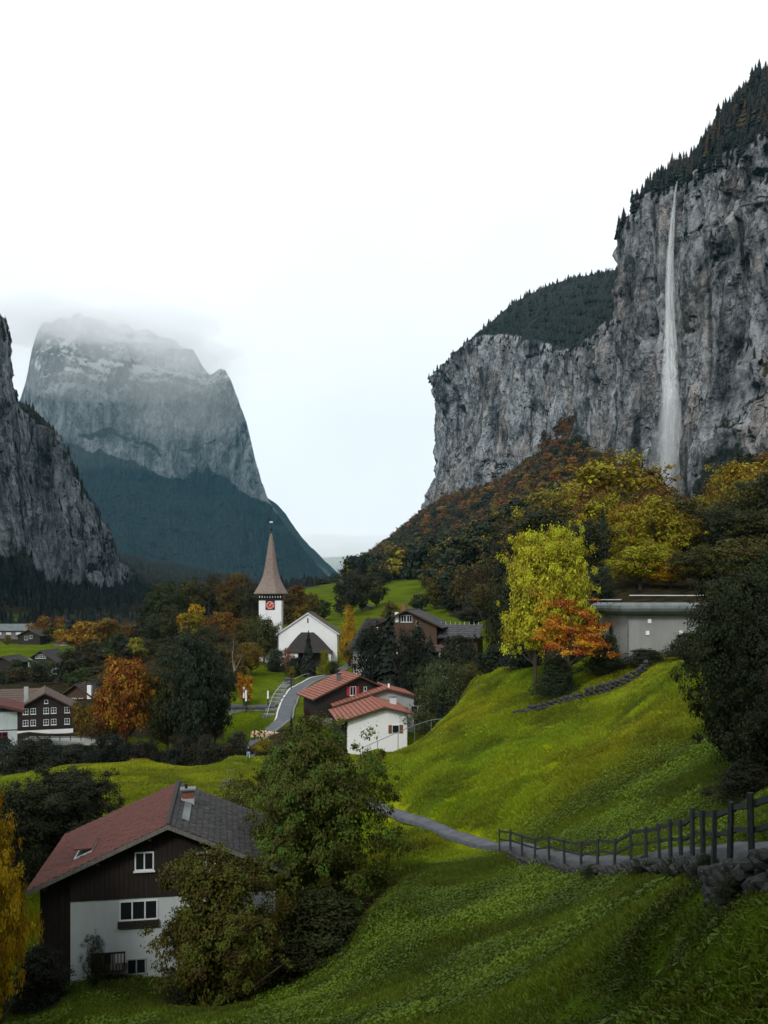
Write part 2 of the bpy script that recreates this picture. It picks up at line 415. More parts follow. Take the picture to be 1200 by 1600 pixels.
tone = N_.new('ShaderNodeAttribute'); tone.attribute_name = 'tone'
lush = N_.new('ShaderNodeMix'); lush.data_type = 'RGBA'; lush.blend_type = 'MULTIPLY'; lush.inputs[7].default_value = (.3, .4, 1.4, 1)
L_(tone.outputs['Fac'], lush.inputs[0]); L_(hs.outputs[0], lush.inputs[6])
cov = N_.new('ShaderNodeAttribute'); cov.attribute_name = 'cover'
mx = N_.new('ShaderNodeMix'); mx.data_type = 'RGBA'; L_(cov.outputs['Fac'], mx.inputs[0]); L_(lush.outputs[2], mx.inputs[6]); L_(lit.outputs[0], mx.inputs[7])
bp = N_.new('ShaderNodeBump'); bp.inputs['Strength'].default_value = .8; bp.inputs['Distance'].default_value = .12
L_(noise(5.5, 5), bp.inputs['Height']); L_(bp.outputs[0], b.inputs['Normal'])
L_(mx.outputs[2], b.inputs['Base Color']); L_(b.outputs[0], out.inputs[0])

nr, nth = GX.shape
_i, _j = np.meshgrid(np.arange(nr - 1), np.arange(nth - 1), indexing='ij')
_F = np.stack([_i * nth + _j, _i * nth + _j + 1, (_i + 1) * nth + _j + 1, (_i + 1) * nth + _j], -1).reshape(-1, 4)[:, ::-1]
me = mesh_np('ground', np.stack([GX, GY, GZ], -1).reshape(-1, 3), _F, True, point_attrs={'cover': COVER.ravel(), 'tone': TONE.ravel()}, mats=[MAT['turf']])
tag(link('ground', me), 'green valley floor and meadow hillside', 'ground', kind='structure')

# ------------------------------------------------------------------ roads and path (sheets laid on the ground)
def smooth_line(pts, step):
    pts = np.asarray(pts, float); out = []
    for i in range(len(pts) - 1):
        p0, p1, p2, p3 = pts[max(i-1, 0)], pts[i], pts[i+1], pts[min(i+2, len(pts)-1)]
        n = max(2, int(np.linalg.norm(p2 - p1) / step))
        for t in np.linspace(0, 1, n, endpoint=False):
            out.append(.5 * ((2*p1) + (-p0 + p2) * t + (2*p0 - 5*p1 + 4*p2 - p3) * t*t + (-p0 + 3*p1 - 3*p2 + p3) * t**3))
    out.append(pts[-1]); return np.array(out)
def ribbon(name, line, width, lift, mat, lo=0.0):
    d = np.gradient(line, axis=0); d /= np.linalg.norm(d, axis=1)[:, None]; n = np.stack([-d[:, 1], d[:, 0]], -1)
    k = 7; V = []
    for s in np.linspace(-.5, .5, k):
        q = line + n * (s * width + lo); V.append(np.stack([q[:, 0], q[:, 1], ground(q[:, 0], q[:, 1]) + lift], -1))
    V = np.array(V)
    # level across
    V[:, :, 2] = V[:, :, 2] * .35 + V[:, :, 2].max(axis=0)[None] * .65
    m_ = len(line); i, j = np.meshgrid(np.arange(k - 1), np.arange(m_ - 1), indexing='ij')
    F = np.stack([i*m_+j, i*m_+j+1, (i+1)*m_+j+1, (i+1)*m_+j], -1).reshape(-1, 4)
    # edge skirts so that the sheet has thickness
    V2 = V.copy(); V2[:, :, 2] -= .35
    VV = np.concatenate([V.reshape(-1, 3), V2[0], V2[-1]])
    b0, b1 = k * m_, k * m_ + m_; jj = np.arange(m_ - 1)
    S = np.concatenate([np.stack([jj, b0+jj, b0+jj+1, jj+1], -1), np.stack([(k-1)*m_+jj, (k-1)*m_+jj+1, b1+jj+1, b1+jj], -1)])
    me = mesh_np(name, VV, [F, S], True, mats=[MAT[mat]])
    return link(name, me), V
PATH = smooth_line(pxd([(520,95),(560,86),(615,76),(700,64.5),(770,57),(850,48),(960,39),(1050,32),(1125,24.5),(1195,18.5)]) + [(7.2,13.6),(7.9,9),(7.6,3),(6,-3),(3,-12)], .6)
o, _ = ribbon('path', PATH, 1.15, .07, 'path_gravel'); tag(o, 'narrow grey footpath curving down across the meadow', 'path', kind='structure')
ROAD = smooth_line(pxd([(330,128),(400,130),(440,137),(448,150),(462,168),(492,186),(530,200),(565,215),(600,240)]), 1.5)
o, _ = ribbon('road', ROAD, 2.4, .12, 'asphalt'); tag(o, 'grey village road climbing past the church', 'road', kind='structure')
for s in (-1, 1):
    o, _ = ribbon('kerb', ROAD[4:], .28, .24, 'pale_metal' if s > 0 else 'stone', lo=s * 1.33)
    tag(o, 'pale stone kerb on the %s side of the village road' % ('lawn' if s > 0 else 'chalet'), 'kerb', kind='structure')
LANE = smooth_line([(-46,85),(-38,97),(-24,104),(-15.5,100),(-13.5,91)], 1.5)
LANE = smooth_line(pxd([(395,122),(382,112),(362,100),(345,90)]), 1.2)
o, _ = ribbon('lane', LANE, 1.1, .07, 'path_gravel'); tag(o, 'short gravel lane at the edge of the lower meadow', 'path', kind='structure')

# ------------------------------------------------------------------ rock
def rock_mat(name, dark, mid, pale, warm, warm_amt, sxy, sz, veg=(.012,.016,.012), snow=False, bump=.6, bdist=4.0):
    m, N, L = _new(name)
    out = N.new('ShaderNodeOutputMaterial'); b = N.new('ShaderNodeBsdfPrincipled'); b.inputs['Roughness'].default_value = .92; b.inputs['Specular IOR Level'].default_value = .15
    g = N.new('ShaderNodeNewGeometry')
    def noise(sx, s_z, det=5, off=0, ro=.6):
        mp = N.new('ShaderNodeMapping'); mp.inputs['Scale'].default_value = (sx, sx, s_z); mp.inputs['Location'].default_value = (off, off * 2, off)
        n = N.new('ShaderNodeTexNoise'); n.inputs['Scale'].default_value = 1; n.inputs['Detail'].default_value = det; n.inputs['Roughness'].default_value = ro
        n.inputs['Distortion'].default_value = .35
        L(g.outputs['Position'], mp.inputs[0]); L(mp.outputs[0], n.inputs['Vector']); return n.outputs['Fac']
    def mth(op, a_, b_, c_=None):
        n = N.new('ShaderNodeMath'); n.operation = op; n.use_clamp = False
        for i, q in enumerate((a_, b_)):
            if isinstance(q, (int, float)): n.inputs[i].default_value = q
            else: L(q, n.inputs[i])
        return n.outputs[0]
    streak = noise(sxy, sz, 6); blot = noise(sxy * .35, sxy * .3, 4, 13); fine = noise(sxy * 5, sz * 9, 6, 31, .7)
    fine2 = noise(sxy * 2.4, sz * 2.2, 6, 47, .72)
    v = mth('ADD', mth('ADD', mth('MULTIPLY', streak, .34), mth('MULTIPLY', blot, .2)), mth('ADD', mth('MULTIPLY', fine, .24), mth('MULTIPLY', fine2, .26)))
    r = N.new('ShaderNodeValToRGB'); cr = r.color_ramp
    cr.elements[0].position = .41; cr.elements[0].color = (*dark, 1); cr.elements[1].position = .585; cr.elements[1].color = (*pale, 1)
    e = cr.elements.new(.475); e.color = (*mid, 1)
    L(v, r.inputs[0])
    wr = N.new('ShaderNodeMapRange'); wr.inputs['From Min'].default_value = .48; wr.inputs['From Max'].default_value = .62; wr.inputs['To Max'].default_value = warm_amt
    L(noise(sxy * .5, sz * .9, 4, 57), wr.inputs[0])
    wm = N.new('ShaderNodeMix'); wm.data_type = 'RGBA'; wm.blend_type = 'MULTIPLY'; wm.inputs[7].default_value = (*warm, 1)
    L(wr.outputs[0], wm.inputs[0]); L(r.outputs[0], wm.inputs[6])
    # black water stains running down
    st = N.new('ShaderNodeMapRange'); st.inputs['From Min'].default_value = .55; st.inputs['From Max'].default_value = .66; st.inputs['To Max'].default_value = .8
    L(noise(sxy * 1.6, sz * .28, 4, 91), st.inputs[0])
    sm = N.new('ShaderNodeMix'); sm.data_type = 'RGBA'; sm.inputs[7].default_value = (*[q * .55 for q in dark], 1)
    L(st.outputs[0], sm.inputs[0]); L(wm.outputs[2], sm.inputs[6])
    # fine cracks and bedding joints
    ck_ = mth('ABSOLUTE', mth('SUBTRACT', noise(sxy * 1.1, sz * 1.6, 5, 113, .68), .5), 0)
    cr2 = N.new('ShaderNodeMapRange'); cr2.inputs['From Min'].default_value = .0; cr2.inputs['From Max'].default_value = .022; cr2.inputs['To Min'].default_value = .8; cr2.inputs['To Max'].default_value = 0
    L(ck_, cr2.inputs[0])
    sm2 = N.new('ShaderNodeMix'); sm2.data_type = 'RGBA'; sm2.inputs[7].default_value = (*[q * .5 for q in dark], 1)
    L(cr2.outputs[0], sm2.inputs[0]); L(sm.outputs[2], sm2.inputs[6])
    col = sm2.outputs[2]
    if snow:
        sa = N.new('ShaderNodeAttribute'); sa.attribute_name = 'snow'
        s1 = N.new('ShaderNodeMix'); s1.data_type = 'RGBA'; s1.inputs[7].default_value = (.75, .78, .8, 1)
        L(sa.outputs['Fac'], s1.inputs[0]); L(col, s1.inputs[6]); col = s1.outputs[2]
    va = N.new('ShaderNodeAttribute'); va.attribute_name = 'veg'
    vr = N.new('ShaderNodeMapRange'); vr.inputs['From Min'].default_value = .4; vr.inputs['From Max'].default_value = .6
    L(mth('ADD', va.outputs['Fac'], mth('MULTIPLY', mth('SUBTRACT', noise(sxy * 3, sxy * 3, 5, 71), .5), .55)), vr.inputs[0])
    vc = N.new('ShaderNodeValToRGB'); vc.color_ramp.elements[0].color = (*[q * .45 for q in veg], 1); vc.color_ramp.elements[1].color = (*[q * 2.8 for q in veg], 1)
    vc.color_ramp.elements[0].position = .35; vc.color_ramp.elements[1].position = .68
    L(fine, vc.inputs[0])
    vm = N.new('ShaderNodeMix'); vm.data_type = 'RGBA'; L(vr.outputs[0], vm.inputs[0]); L(col, vm.inputs[6]); L(vc.outputs[0], vm.inputs[7])
    bp = N.new('ShaderNodeBump'); bp.inputs['Strength'].default_value = bump; bp.inputs['Distance'].default_value = bdist
    L(mth('ADD', mth('ADD', fine, fine2), streak), bp.inputs['Height']); L(bp.outputs[0], b.inputs['Normal'])
    L(vm.outputs[2], b.inputs['Base Color']); L(b.outputs[0], out.inputs[0]); return m

def interp_cols(cols, n):
    c = np.asarray(cols, float)
    d = np.concatenate([[0], np.cumsum(np.hypot(np.diff(c[:, 0]), np.diff(c[:, 1])) + np.abs(np.diff(c[:, 2])) * .3)])
    u = np.linspace(0, d[-1], n)
    return np.stack([np.interp(u, d, c[:, k]) for k in range(c.shape[1])], -1)

def rock_wall(name, cols, nu, nv, nw, mat, label, amp, freq, batter=.1, side=1, back=250, notch=None, vegf=None, snowf=None, slope=None, seed=0, ledge=4.0, topamp=8.0, nrm=None):
    """cols: X, Y, z of the rim, z of the foot, setback of the ridge behind the rim, z of that ridge"""
    C = interp_cols(cols, nu)
    k = 9; ker = np.hanning(k + 2)[1:-1]; ker /= ker.sum()
    for q in range(C.shape[1]):
        C[:, q] = np.convolve(np.pad(C[:, q], k // 2, mode='edge'), ker, 'valid')
    T = np.gradient(C[:, :2], axis=0); T /= np.linalg.norm(T, axis=1)[:, None]
    T = np.stack([np.convolve(np.pad(T[:, q], 10, mode='edge'), np.ones(21) / 21, 'valid') for q in (0, 1)], -1)
    T /= np.linalg.norm(T, axis=1)[:, None]
    Nn = np.stack([T[:, 1], -T[:, 0]], -1) * side            # out towards the valley
    if nrm == 'radial': Nn = -C[:, :2] / np.linalg.norm(C[:, :2], axis=1)[:, None]
    elif nrm is not None: Nn = np.tile(np.array(nrm, float) / np.hypot(*nrm), (nu, 1))
    rows, kind = [], []
    for v in np.linspace(0, 1, nv):
        z = C[:, 3] + (C[:, 2] - C[:, 3]) * v
        off = (C[:, 2] - C[:, 3]) * batter * (1 - v)
        if slope is not None: off = off + slope(v, C)
        if notch is not None: off = off + notch(v, np.linspace(0, 1, nu))
        rows.append(np.stack([C[:, 0] + Nn[:, 0] * off, C[:, 1] + Nn[:, 1] * off, z], -1)); kind.append(np.full(nu, 0.0) + v * .999)
    for w_ in np.linspace(0, 1, nw + 1)[1:]:
        off = -C[:, 4] * w_
        z = C[:, 2] + (C[:, 5] - C[:, 2]) * (1 - (1 - w_) ** 3.0)
        rows.append(np.stack([C[:, 0] + Nn[:, 0] * off, C[:, 1] + Nn[:, 1] * off, z], -1)); kind.append(np.full(nu, 1 + w_))
    for q in (.4, 1.0):
        off = -C[:, 4] - back * q
        rows.append(np.stack([C[:, 0] + Nn[:, 0] * off, C[:, 1] + Nn[:, 1] * off, C[:, 5] - back * q * .25], -1)); kind.append(np.full(nu, 2.5))
    V = np.array(rows); K = np.array(kind)
    f = np.array([freq, freq, freq * .22])
    d = amp * (.8 * fbm(V * f * .35, 3, seed) + .55 * ridged(V * f, 4, seed + 3) - .3)
    zz = V[..., 2] + 14 * fbm(V * freq * .4, 2, seed + 8)
    zz = zz + .22 * (V[..., 0] - V[..., 1] * .6) + 9 * fbm(V * freq * 1.3, 3, seed + 2)
    d = d + ledge * np.sin(zz * freq * 5.2) ** 3 * np.clip(fbm(V * freq * .6, 2, seed + 4) * 1.4, 0, 1)
    qb = V * np.array([freq * 2.0, freq * 2.0, freq * .42]) + .6 * np.stack([fbm(V * freq * 1.4, 3, seed + 50 + k) for k in range(3)], -1)
    fb = np.floor(qb); d = d + amp * .1 * (_hash(fb[..., 0], fb[..., 1], fb[..., 2], seed + 70) - .5) * 2
    qb = qb * 2.3 + 4.4; fb = np.floor(qb); d = d + amp * .055 * (_hash(fb[..., 0], fb[..., 1], fb[..., 2], seed + 71) - .5) * 2
    d = d + amp * .22 * fbm(V * np.array([freq * 4, freq * 4, freq * 1.6]), 3, seed + 9)
    face = np.clip(1 - np.maximum(K - 1, 0) * 6, 0, 1)
    V[..., 0] += Nn[None, :, 0] * d * face; V[..., 1] += Nn[None, :, 1] * d * face
    V[..., 2] += (1 - face) * topamp * fbm(V * .012, 3, seed + 6) + face * amp * .25 * fbm(V * f * .6, 3, seed + 12) * sstep(.5, 1, np.minimum(K, 1))
    veg = np.where(K > 1.0, 1.0, .12)
    nz = np.zeros_like(K)
    du = np.gradient(V, axis=1); dv = np.gradient(V, axis=0); nn = np.cross(du, dv); nn /= np.linalg.norm(nn, axis=2)[..., None] + 1e-9
    nz = np.abs(nn[..., 2])
    veg = np.maximum(veg, sstep(.42, .75, nz) * .75 * (K <= 1))
    if vegf is not None: veg = vegf(V, K, nz, veg)
    at = {'veg': veg.ravel()}
    if snowf is not None: at['snow'] = snowf(V, K, nz).ravel()
    nr_, nc = K.shape
    i, j = np.meshgrid(np.arange(nr_ - 1), np.arange(nc - 1), indexing='ij')
    F = np.stack([i*nc+j, i*nc+j+1, (i+1)*nc+j+1, (i+1)*nc+j], -1).reshape(-1, 4)
    if side < 0: F = F[:, ::-1]
    me = mesh_np(name, V.reshape(-1, 3), F, False, point_attrs=at, mats=[MAT[mat]])
    o = tag(link(name, me), label, 'cliff' if 'cliff' in name else 'mountain', kind='structure')
    return o, V, K, nz

rock_mat('rock_right', (.01,.01,.011), (.12,.133,.142), (.46,.49,.51), (1.1,.84,.68), .5, 1/26, 1/70, bump=1.0, bdist=7)
rock_mat('rock_left', (.01,.013,.015), (.11,.13,.142), (.42,.465,.49), (1,.95,.9), .3, 1/22, 1/80, bump=1.0, bdist=6)
rock_mat('rock_far', (.016,.022,.027), (.09,.105,.115), (.28,.31,.325), (1,.97,.94), .3, 1/75, 1/210, veg=(.007,.013,.013), snow=True, bump=1.0, bdist=22)

def col(px, py, D, foot, setb, ridge_py, tree=16):
    x, y, z = P(px, py, D)
    return [x, y, z, foot, setb, 0, px, ridge_py, D, tree]
# ---- great cliff on the near side of the waterfall, running back to the nose
rc = [(130,1900,430,60,60,470),
      (110,1720,425,60,40,436),
      (101,1650,421,70,40,428),
      (126,1600,440,80,60,458),
      (157,1550,464,90,120,520),
      (200,1500,449,100,240,575),
      (236,1420,412,110,360,582),
      (269,1330,370,110,420,572),
      (292,1230,362,100,420,560),
      (294,1120,357,90,330,520),
      (280,1010,372,90,90,425),
      (262,922,400,80,40,424),
      (262,875,402,70,45,432),
      (270,805,380,60,60,420),
      (275,760,372,60,70,440),
      (276,720,362,60,75,440),
      (282,650,340,60,70,392),
      (296,520,330,70,80,390),(303,350,330,70,80,400),(318,220,335,70,80,405)]
def nose(v, u):
    g_ = np.exp(-((u - .14) / .07) ** 2)
    return g_ * (-42 * np.exp(-((v - .68) / .18) ** 2) + 16 * np.exp(-((v - .12) / .2) ** 2) + 8 * sstep(.9, 1, v)) - 8 * np.exp(-((v - .45) / .3) ** 2)
def veg_right(V, K, nz, veg):
    # bushy ledges at the foot between the two falls
    px = 600 + V[..., 0] / V[..., 1] * FPX; py = HOR - V[..., 2] / V[..., 1] * FPX
    m_ = np.exp(-((px - 880) / 38) ** 2) * sstep(575, 690, py) * (V[..., 1] > 900)
    wet = sstep(1052, 1075, px) * sstep(1215, 1150, px) * sstep(640, 735, py + (px - 1060) * .12) * (.5 + .3 * fbm(V / 40, 3, 6))
    return np.maximum(np.maximum(veg, wet), m_ * (.55 + .3 * fbm(V / 60, 3, 5)))
cliff_r, CV, CK, CN = rock_wall('cliff', rc[::-1], 760, 260, 30, 'rock_right', 'towering grey rock wall beside the waterfall with forested rim', 15, 1/36, .07, side=-1, notch=lambda v, u: nose(v, 1 - u), vegf=veg_right, seed=3, ledge=6)
# ---- cliff on the far side of the valley, falling away to the valley floor
lc = [(-290,420,280,-30,60,300),(-310,560,282,-20,60,305),(-350,808,250,0,60,268),(-358,850,222,0,45,238),(-362,890,192,0,40,208),(-356,960,180,0,30,200),(-350,1020,140,5,30,160),(-352,1085,104,5,25,122),(-355,1160,66,5,20,84),(-352,1230,40,5,20,52),(-340,1300,18,5,20,24)]
cliff_l, LV, LK, LN = rock_wall('cliff', lc, 260, 190, 14, 'rock_left', 'steep grey cliff streaked dark above the valley village', 11, 1/34, .1, side=1, back=260, seed=21, ledge=5,
    vegf=lambda V, K, nz, veg: np.maximum(veg, sstep(50, 18, V[..., 2] + 26 * fbm(V / 70, 3, 3)) * .95))
# ---- far snow-dusted peak
pk = [(-220,720),(-20,705),(22,650),(40,600),(50,548),(58,520),(70,504),(78,512),(92,498),(108,502),(122,490),(132,500),(160,497),(176,508),(196,502),(214,520),(232,516),(248,534),(270,536),(285,552),(300,550),(316,574),(330,590),(341,578),(353,577),(366,612),(385,662),(400,722),(415,775),(440,812),(460,838),(490,876),(520,914),(545,940)]
fc = []
for px, py in pk:
    D = 4300 - 500 * sstep(300, 520, np.array(px)) - 200 * sstep(250, 0, np.array(px))
    x, y, z = P(px, py, float(D))
    fc.append((x, y, max(z, 30), 10, 260, z * .97 + 20))
def peak_slope(v, C):
    H = C[:, 2] - C[:, 3]
    vf = np.where(C[:, 0] < -620, .42, .52) * np.minimum(1, 1)
    return np.clip(vf - v, 0, 1) * H * 1.35 + np.clip(1 - v, 0, 1) * H * .22
def veg_peak(V, K, nz, veg):
    px = 600 + V[..., 0] / V[..., 1] * FPX; py = HOR - V[..., 2] / V[..., 1] * FPX
    line = np.interp(px, [-50, 120, 200, 270, 300, 360, 415, 440, 520], [640, 690, 722, 735, 738, 762, 776, 800, 900])
    nse = 26 * fbm(V / 260, 4, 4)
    a = sstep(-8, 14, py - line + nse)
    band = np.exp(-((py - 688 - (px - 200) * .2 + nse * .9) / (9 + 6 * fbm(V / 200, 2, 14))) ** 2) * sstep(90, 130, px) * sstep(330, 240, px) * (.62 + .4 * fbm(V / 120, 3, 15))
    return np.maximum(a, np.maximum(band, sstep(.6, .85, nz) * .7 * (py > 600)))
def snow_peak(V, K, nz):
    py = HOR - V[..., 2] / V[..., 1] * FPX
    hgt = sstep(640, 520, py)
    return np.clip(sstep(.26, .55, nz + .3 * fbm(V / 90, 4, 8)) * hgt * 1.5 + sstep(560, 500, py) * .4, 0, 1)
peak, PV, PK_, PN = rock_wall('mountain', fc, 430, 300, 14, 'rock_far', 'distant snow-dusted rock peak fading into low cloud', 60, 1/150, .0, side=1, back=700, slope=peak_slope, vegf=veg_peak, snowf=snow_peak, seed=40, ledge=22, topamp=20, nrm='radial')
# ---- two farther ridges closing the valley
for k, (pts, D, lab) in enumerate([([(380,740),(418,778),(432,784),(446,800),(470,838),(500,868),(530,898),(560,925)], 5600, 'pale blue ridge just behind the snow-dusted peak'),
                                   ([(440,862),(500,872),(540,868),(590,866),(640,850),(700,835),(800,800)], 9000, 'hazy far ridge closing the end of the valley')]):
    cc_ = []
    for px, py in pts:
        x, y, z = P(px, py, D); cc_.append((x, y, max(z, 60), 20, 300, z))
    rock_wall('mountain', cc_, 90, 50, 4, 'rock_far', lab, 70, 1/260, .9, side=1, back=800, seed=60 + k, ledge=10, nrm='radial', vegf=lambda V, K, nz, veg: np.full_like(K, .8), snowf=lambda V, K, nz: np.zeros_like(K))
# ------------------------------------------------------------------ buildings
def tile_plane(roof, a, b, sl, y0, y1, mat, course, tile, seed=0):
    gap = .085 if mat == 'red_tile' else 0.0
    """courses of tiles on one roof plane. a=(x,z) ridge, b=(x,z) eave, laid along y; each course is a piece of its own"""
    rr = random.Random(seed)
    dx, dz = b[0] - a[0], b[1] - a[1]; S = math.hypot(dx, dz); dx /= S; dz /= S
    nx, nz = (-dz, dx) if dx > 0 else (dz, -dx)
    if nz < 0: nx, nz = -nx, -nz
    n = max(2, int(round(S / course))); c = S / n
    nt_ = max(2, int((y1 - y0) / tile)); tw = (y1 - y0) / nt_
    for k in range(n):
        mb = MB()
        for q in range(nt_):
            ya = y0 + q * tw + .006; yb = ya + tw - .012
            s0 = k * c - (.04 if k else 0) + gap * 1.5; s1 = (k + 1) * c + rr.uniform(-.012, .012)
            h0 = .02 + rr.uniform(0, .006); h1 = .06 + rr.uniform(0, .03)
            def pt(s, h, y): return (a[0] + dx * s + nx * h, y, a[1] + dz * s + nz * h)
            vs = [pt(s0, h0, ya), pt(s1, h1, ya), pt(s1, h1, yb), pt(s0, h0, yb), pt(s1, .004, ya), pt(s1, .004, yb)]
            fs = [(0,1,2,3), (1,4,5,2)]
            mb.add(vs, fs if dx < 0 else [f[::-1] for f in fs])
        mb.build('tile_course', MAT[mat], roof)

def gable_roof(root, rx, rz_, xl, zl, xr, zr, y0, y1, mat, course=.5, tile=.8, under='dark_timber', matr=None, thick=.14, ridge=True, seed=0):
    mb = MB()
    mb.prism_y([(rx, rz_), (xl, zl), (xl, zl - thick), (rx, rz_ - thick), (xr, zr - thick), (xr, zr)], y0, y1)
    roof = mb.build('roof', MAT[under], root)
    tile_plane(roof, (rx, rz_), (xl, zl), 0, y0 + .02, y1 - .02, mat, course, tile, seed)
    tile_plane(roof, (rx, rz_), (xr, zr), 0, y0 + .02, y1 - .02, matr or mat, course, tile, seed + 1)
    if ridge:
        mb = MB(); n = max(3, int((y1 - y0) / .42))
        for k in range(n):
            ya = y0 + (y1 - y0) * k / n; yb = y0 + (y1 - y0) * (k + 1) / n
            mb.tube((rx, ya, rz_ + .05), (rx, yb + .03, rz_ + .05), .11, .13, 6)
        mb.build('ridge_tiles', MAT[matr or mat], roof)
    # verge boards on the front edge
    for (xa, za) in ((xl, zl), (xr, zr)):
        mb = MB(); t = .2
        mb.add([(rx, y0 - .035, rz_ + .03), (xa, y0 - .035, za + .03), (xa, y0 - .035, za - t), (rx, y0 - .035, rz_ - t),
                (rx, y0 - .003, rz_ + .03), (xa, y0 - .003, za + .03), (xa, y0 - .003, za - t), (rx, y0 - .003, rz_ - t)],
               [(0,1,2,3),(7,6,5,4),(0,4,5,1),(1,5,6,2),(2,6,7,3),(3,7,4,0)])
        mb.build('verge_board', MAT['brown_timber' if mat != 'rust_tile' else 'grey_timber'], roof)
    return roof

def window(root, x, y, z, w, h, mull=1, frame='white_wood', shutter=None, bars=0, sill=True, face='front', pane='glass', ft=.07):
    """a window with casing, panes, bars and sill on a wall facing -y ('front') or +x ('side')"""
    def M(b_):
        if face == 'front': return b_
        b_.v = [(x - (q[1] - y), y + (q[0] - x), q[2]) for q in b_.v] if face == 'side' else b_.v
        return b_
    fr = MB()
    fr.box(x - w/2, x - w/2 + ft, y - .05, y - .002, z, z + h); fr.box(x + w/2 - ft, x + w/2, y - .05, y - .002, z, z + h)
    fr.box(x - w/2 + ft, x + w/2 - ft, y - .05, y - .002, z, z + ft); fr.box(x - w/2 + ft, x + w/2 - ft, y - .05, y - .002, z + h - ft, z + h)
    wo_ = M(fr).build('window', MAT[frame], root)
    for k in range(mull):
        xm = x - w/2 + w * (k + 1) / (mull + 1)
        M(MB().box(xm - ft * .5, xm + ft * .5, y - .048, y - .004, z + ft, z + h - ft)).build('mullion', MAT[frame], wo_)
    for k in range(bars):
        zm = z + h * (k + 1) / (bars + 1)
        M(MB().box(x - w/2 + ft, x + w/2 - ft, y - .04, y - .006, zm - .02, zm + .02)).build('glazing_bar', MAT[frame], wo_)
    for k in range(mull + 1):
        xa = x - w/2 + w * k / (mull + 1); xb = x - w/2 + w * (k + 1) / (mull + 1)
        M(MB().box(xa + ft * .4, xb - ft * .4, y - .016, y - .003, z + ft * .5, z + h - ft * .5)).build('pane', MAT[pane], wo_)
    if sill: M(MB().box(x - w/2 - .06, x + w/2 + .06, y - .14, y - .002, z - .07, z - .003)).build('sill', MAT[frame], wo_)
    if shutter:
        for s in (-1, 1):
            xc = x + s * (w/2 + w * .27)
            sb = MB().box(xc - w * .24, xc + w * .24, y - .06, y - .004, z, z + h)
            for q in range(5):
                zz = z + h * (q + .5) / 5; sb.box(xc - w * .19, xc + w * .19, y - .075, y - .0605, zz - h * .06, zz + h * .06)
            M(sb).build('shutter', MAT[shutter], root)
    return wo_

def chimney(roof, x, y, z0, z1, w=.5, mat='plaster_grey', cap='slate'):
    c = MB().box(x - w/2, x + w/2, y - w/2, y + w/2, z0, z1).build('chimney', MAT[mat], roof)
    return c

def planks(root, x0, x1, y, z0, zt, mat, wd=.22, gap=.012, thick=.05):
    """upright boards; zt(x) gives the top"""
    n = int((x1 - x0) / wd)
    base = MB()
    for k in range(n):
        xa = x0 + (x1 - x0) * k / n; xb = x0 + (x1 - x0) * (k + 1) / n - gap
        za, zb = zt(xa), zt(xb)
        t = thick + random.uniform(0, .012)
        mb = MB().add([(xa,y-t,z0),(xb,y-t,z0),(xb,y-t,zb),(xa,y-t,za),(xa,y-.002,z0),(xb,y-.002,z0),(xb,y-.002,zb),(xa,y-.002,za)],
                      [(0,1,2,3),(0,3,7,4),(1,5,6,2),(2,6,7,3),(0,4,5,1)])
        mb.build('plank', MAT[mat], root)

# ---- the chalet below the viewpoint -------------------------------------------------------------
A = P(262, 1290, 46)                       # front end of its ridge
rz = math.atan2(.177, .984)
u_ = np.array([math.cos(rz), math.sin(rz)]); d_ = np.array([-math.sin(rz), math.cos(rz)])
base_z = -20.6
org = np.array([A[0], A[1]]) + d_ * .8     # wall plane 0.8 m behind the verge
ch = empty('chalet', (org[0], org[1], base_z), rz)
tag(ch, 'large dark timber chalet with red and grey roof in the lower corner of the meadow', 'house')
ZR = A[2] - base_z                          # ridge height above base
wl, wr, Lh = -4.95, 5.6, 9.6
pit = 3.0 / 6.85
def under(x): return ZR - .16 - abs(x) * pit
zb = (HOR - 1408) / FPX * 46 - base_z       # top of the plastered storey
zwl = under(-6.2)
MB().prism_y([(wl, -1.5), (wr, -1.5), (wr, zb), (wl, zb)], 0, Lh).build('plaster_wall', MAT['plaster_dimmed'], ch)
tw = MB().prism_y([(wl, zb + .002), (wr, zb + .002), (wr, under(wr)), (0, under(0)), (wl, under(wl))], .004, Lh).build('timber_wall', MAT['dark_timber'], ch)
planks(tw, wl, wr, .003, zb + .002, lambda x: under(x) - .01, 'dark_timber', .24)
# lean-to under the long eave
an = MB().prism_y([(-6.5, -1.5), (wl - .01, -1.5), (wl - .01, under(wl)), (-6.5, under(-6.5))], .35, Lh - .3).build('lean_to_wall', MAT['dark_timber'], ch)
planks(an, -6.5, wl - .01, .348, -1.2, lambda x: under(x) - .01, 'dark_timber', .26)
roof = gable_roof(ch, 0, ZR, -6.95, ZR - 6.95 * pit, 6.3, ZR - 6.3 * pit, -.8, Lh + .8, 'rust_tile', .36, .3, matr='dark_tile', thick=.18, seed=5)
def along(px, py, D=46): q = P(px, py, D); return float(np.dot(q[:2] - org, u_)), float(q[2] - base_z)
x, z = along(225, 1362, 46.3); window(ch, x, -.06, z, .98, .98, 1)
x, z = along(322, 1362, 46.8); window(ch, x, -.06, z, .98, .98, 1)
x, z = along(216, 1440, 46.3)
wn = window(ch, x, 0, z, 1.95, 1.05, 2, sill=False)
MB().box(x - 1.05, x + 1.05, -.16, -.003, z - .34, z - .006).build('flower_ledge', MAT['dark_timber'], wn)
x, z = along(240, 1522, 46.3); window(ch, x - .9, 0, z - .1, 1.0, .85, 1, frame='plaster_grey', sill=False)
window(ch, x - 2.6, 0, z + .2, 1.15, .95, 1, frame='grey_timber', sill=False)
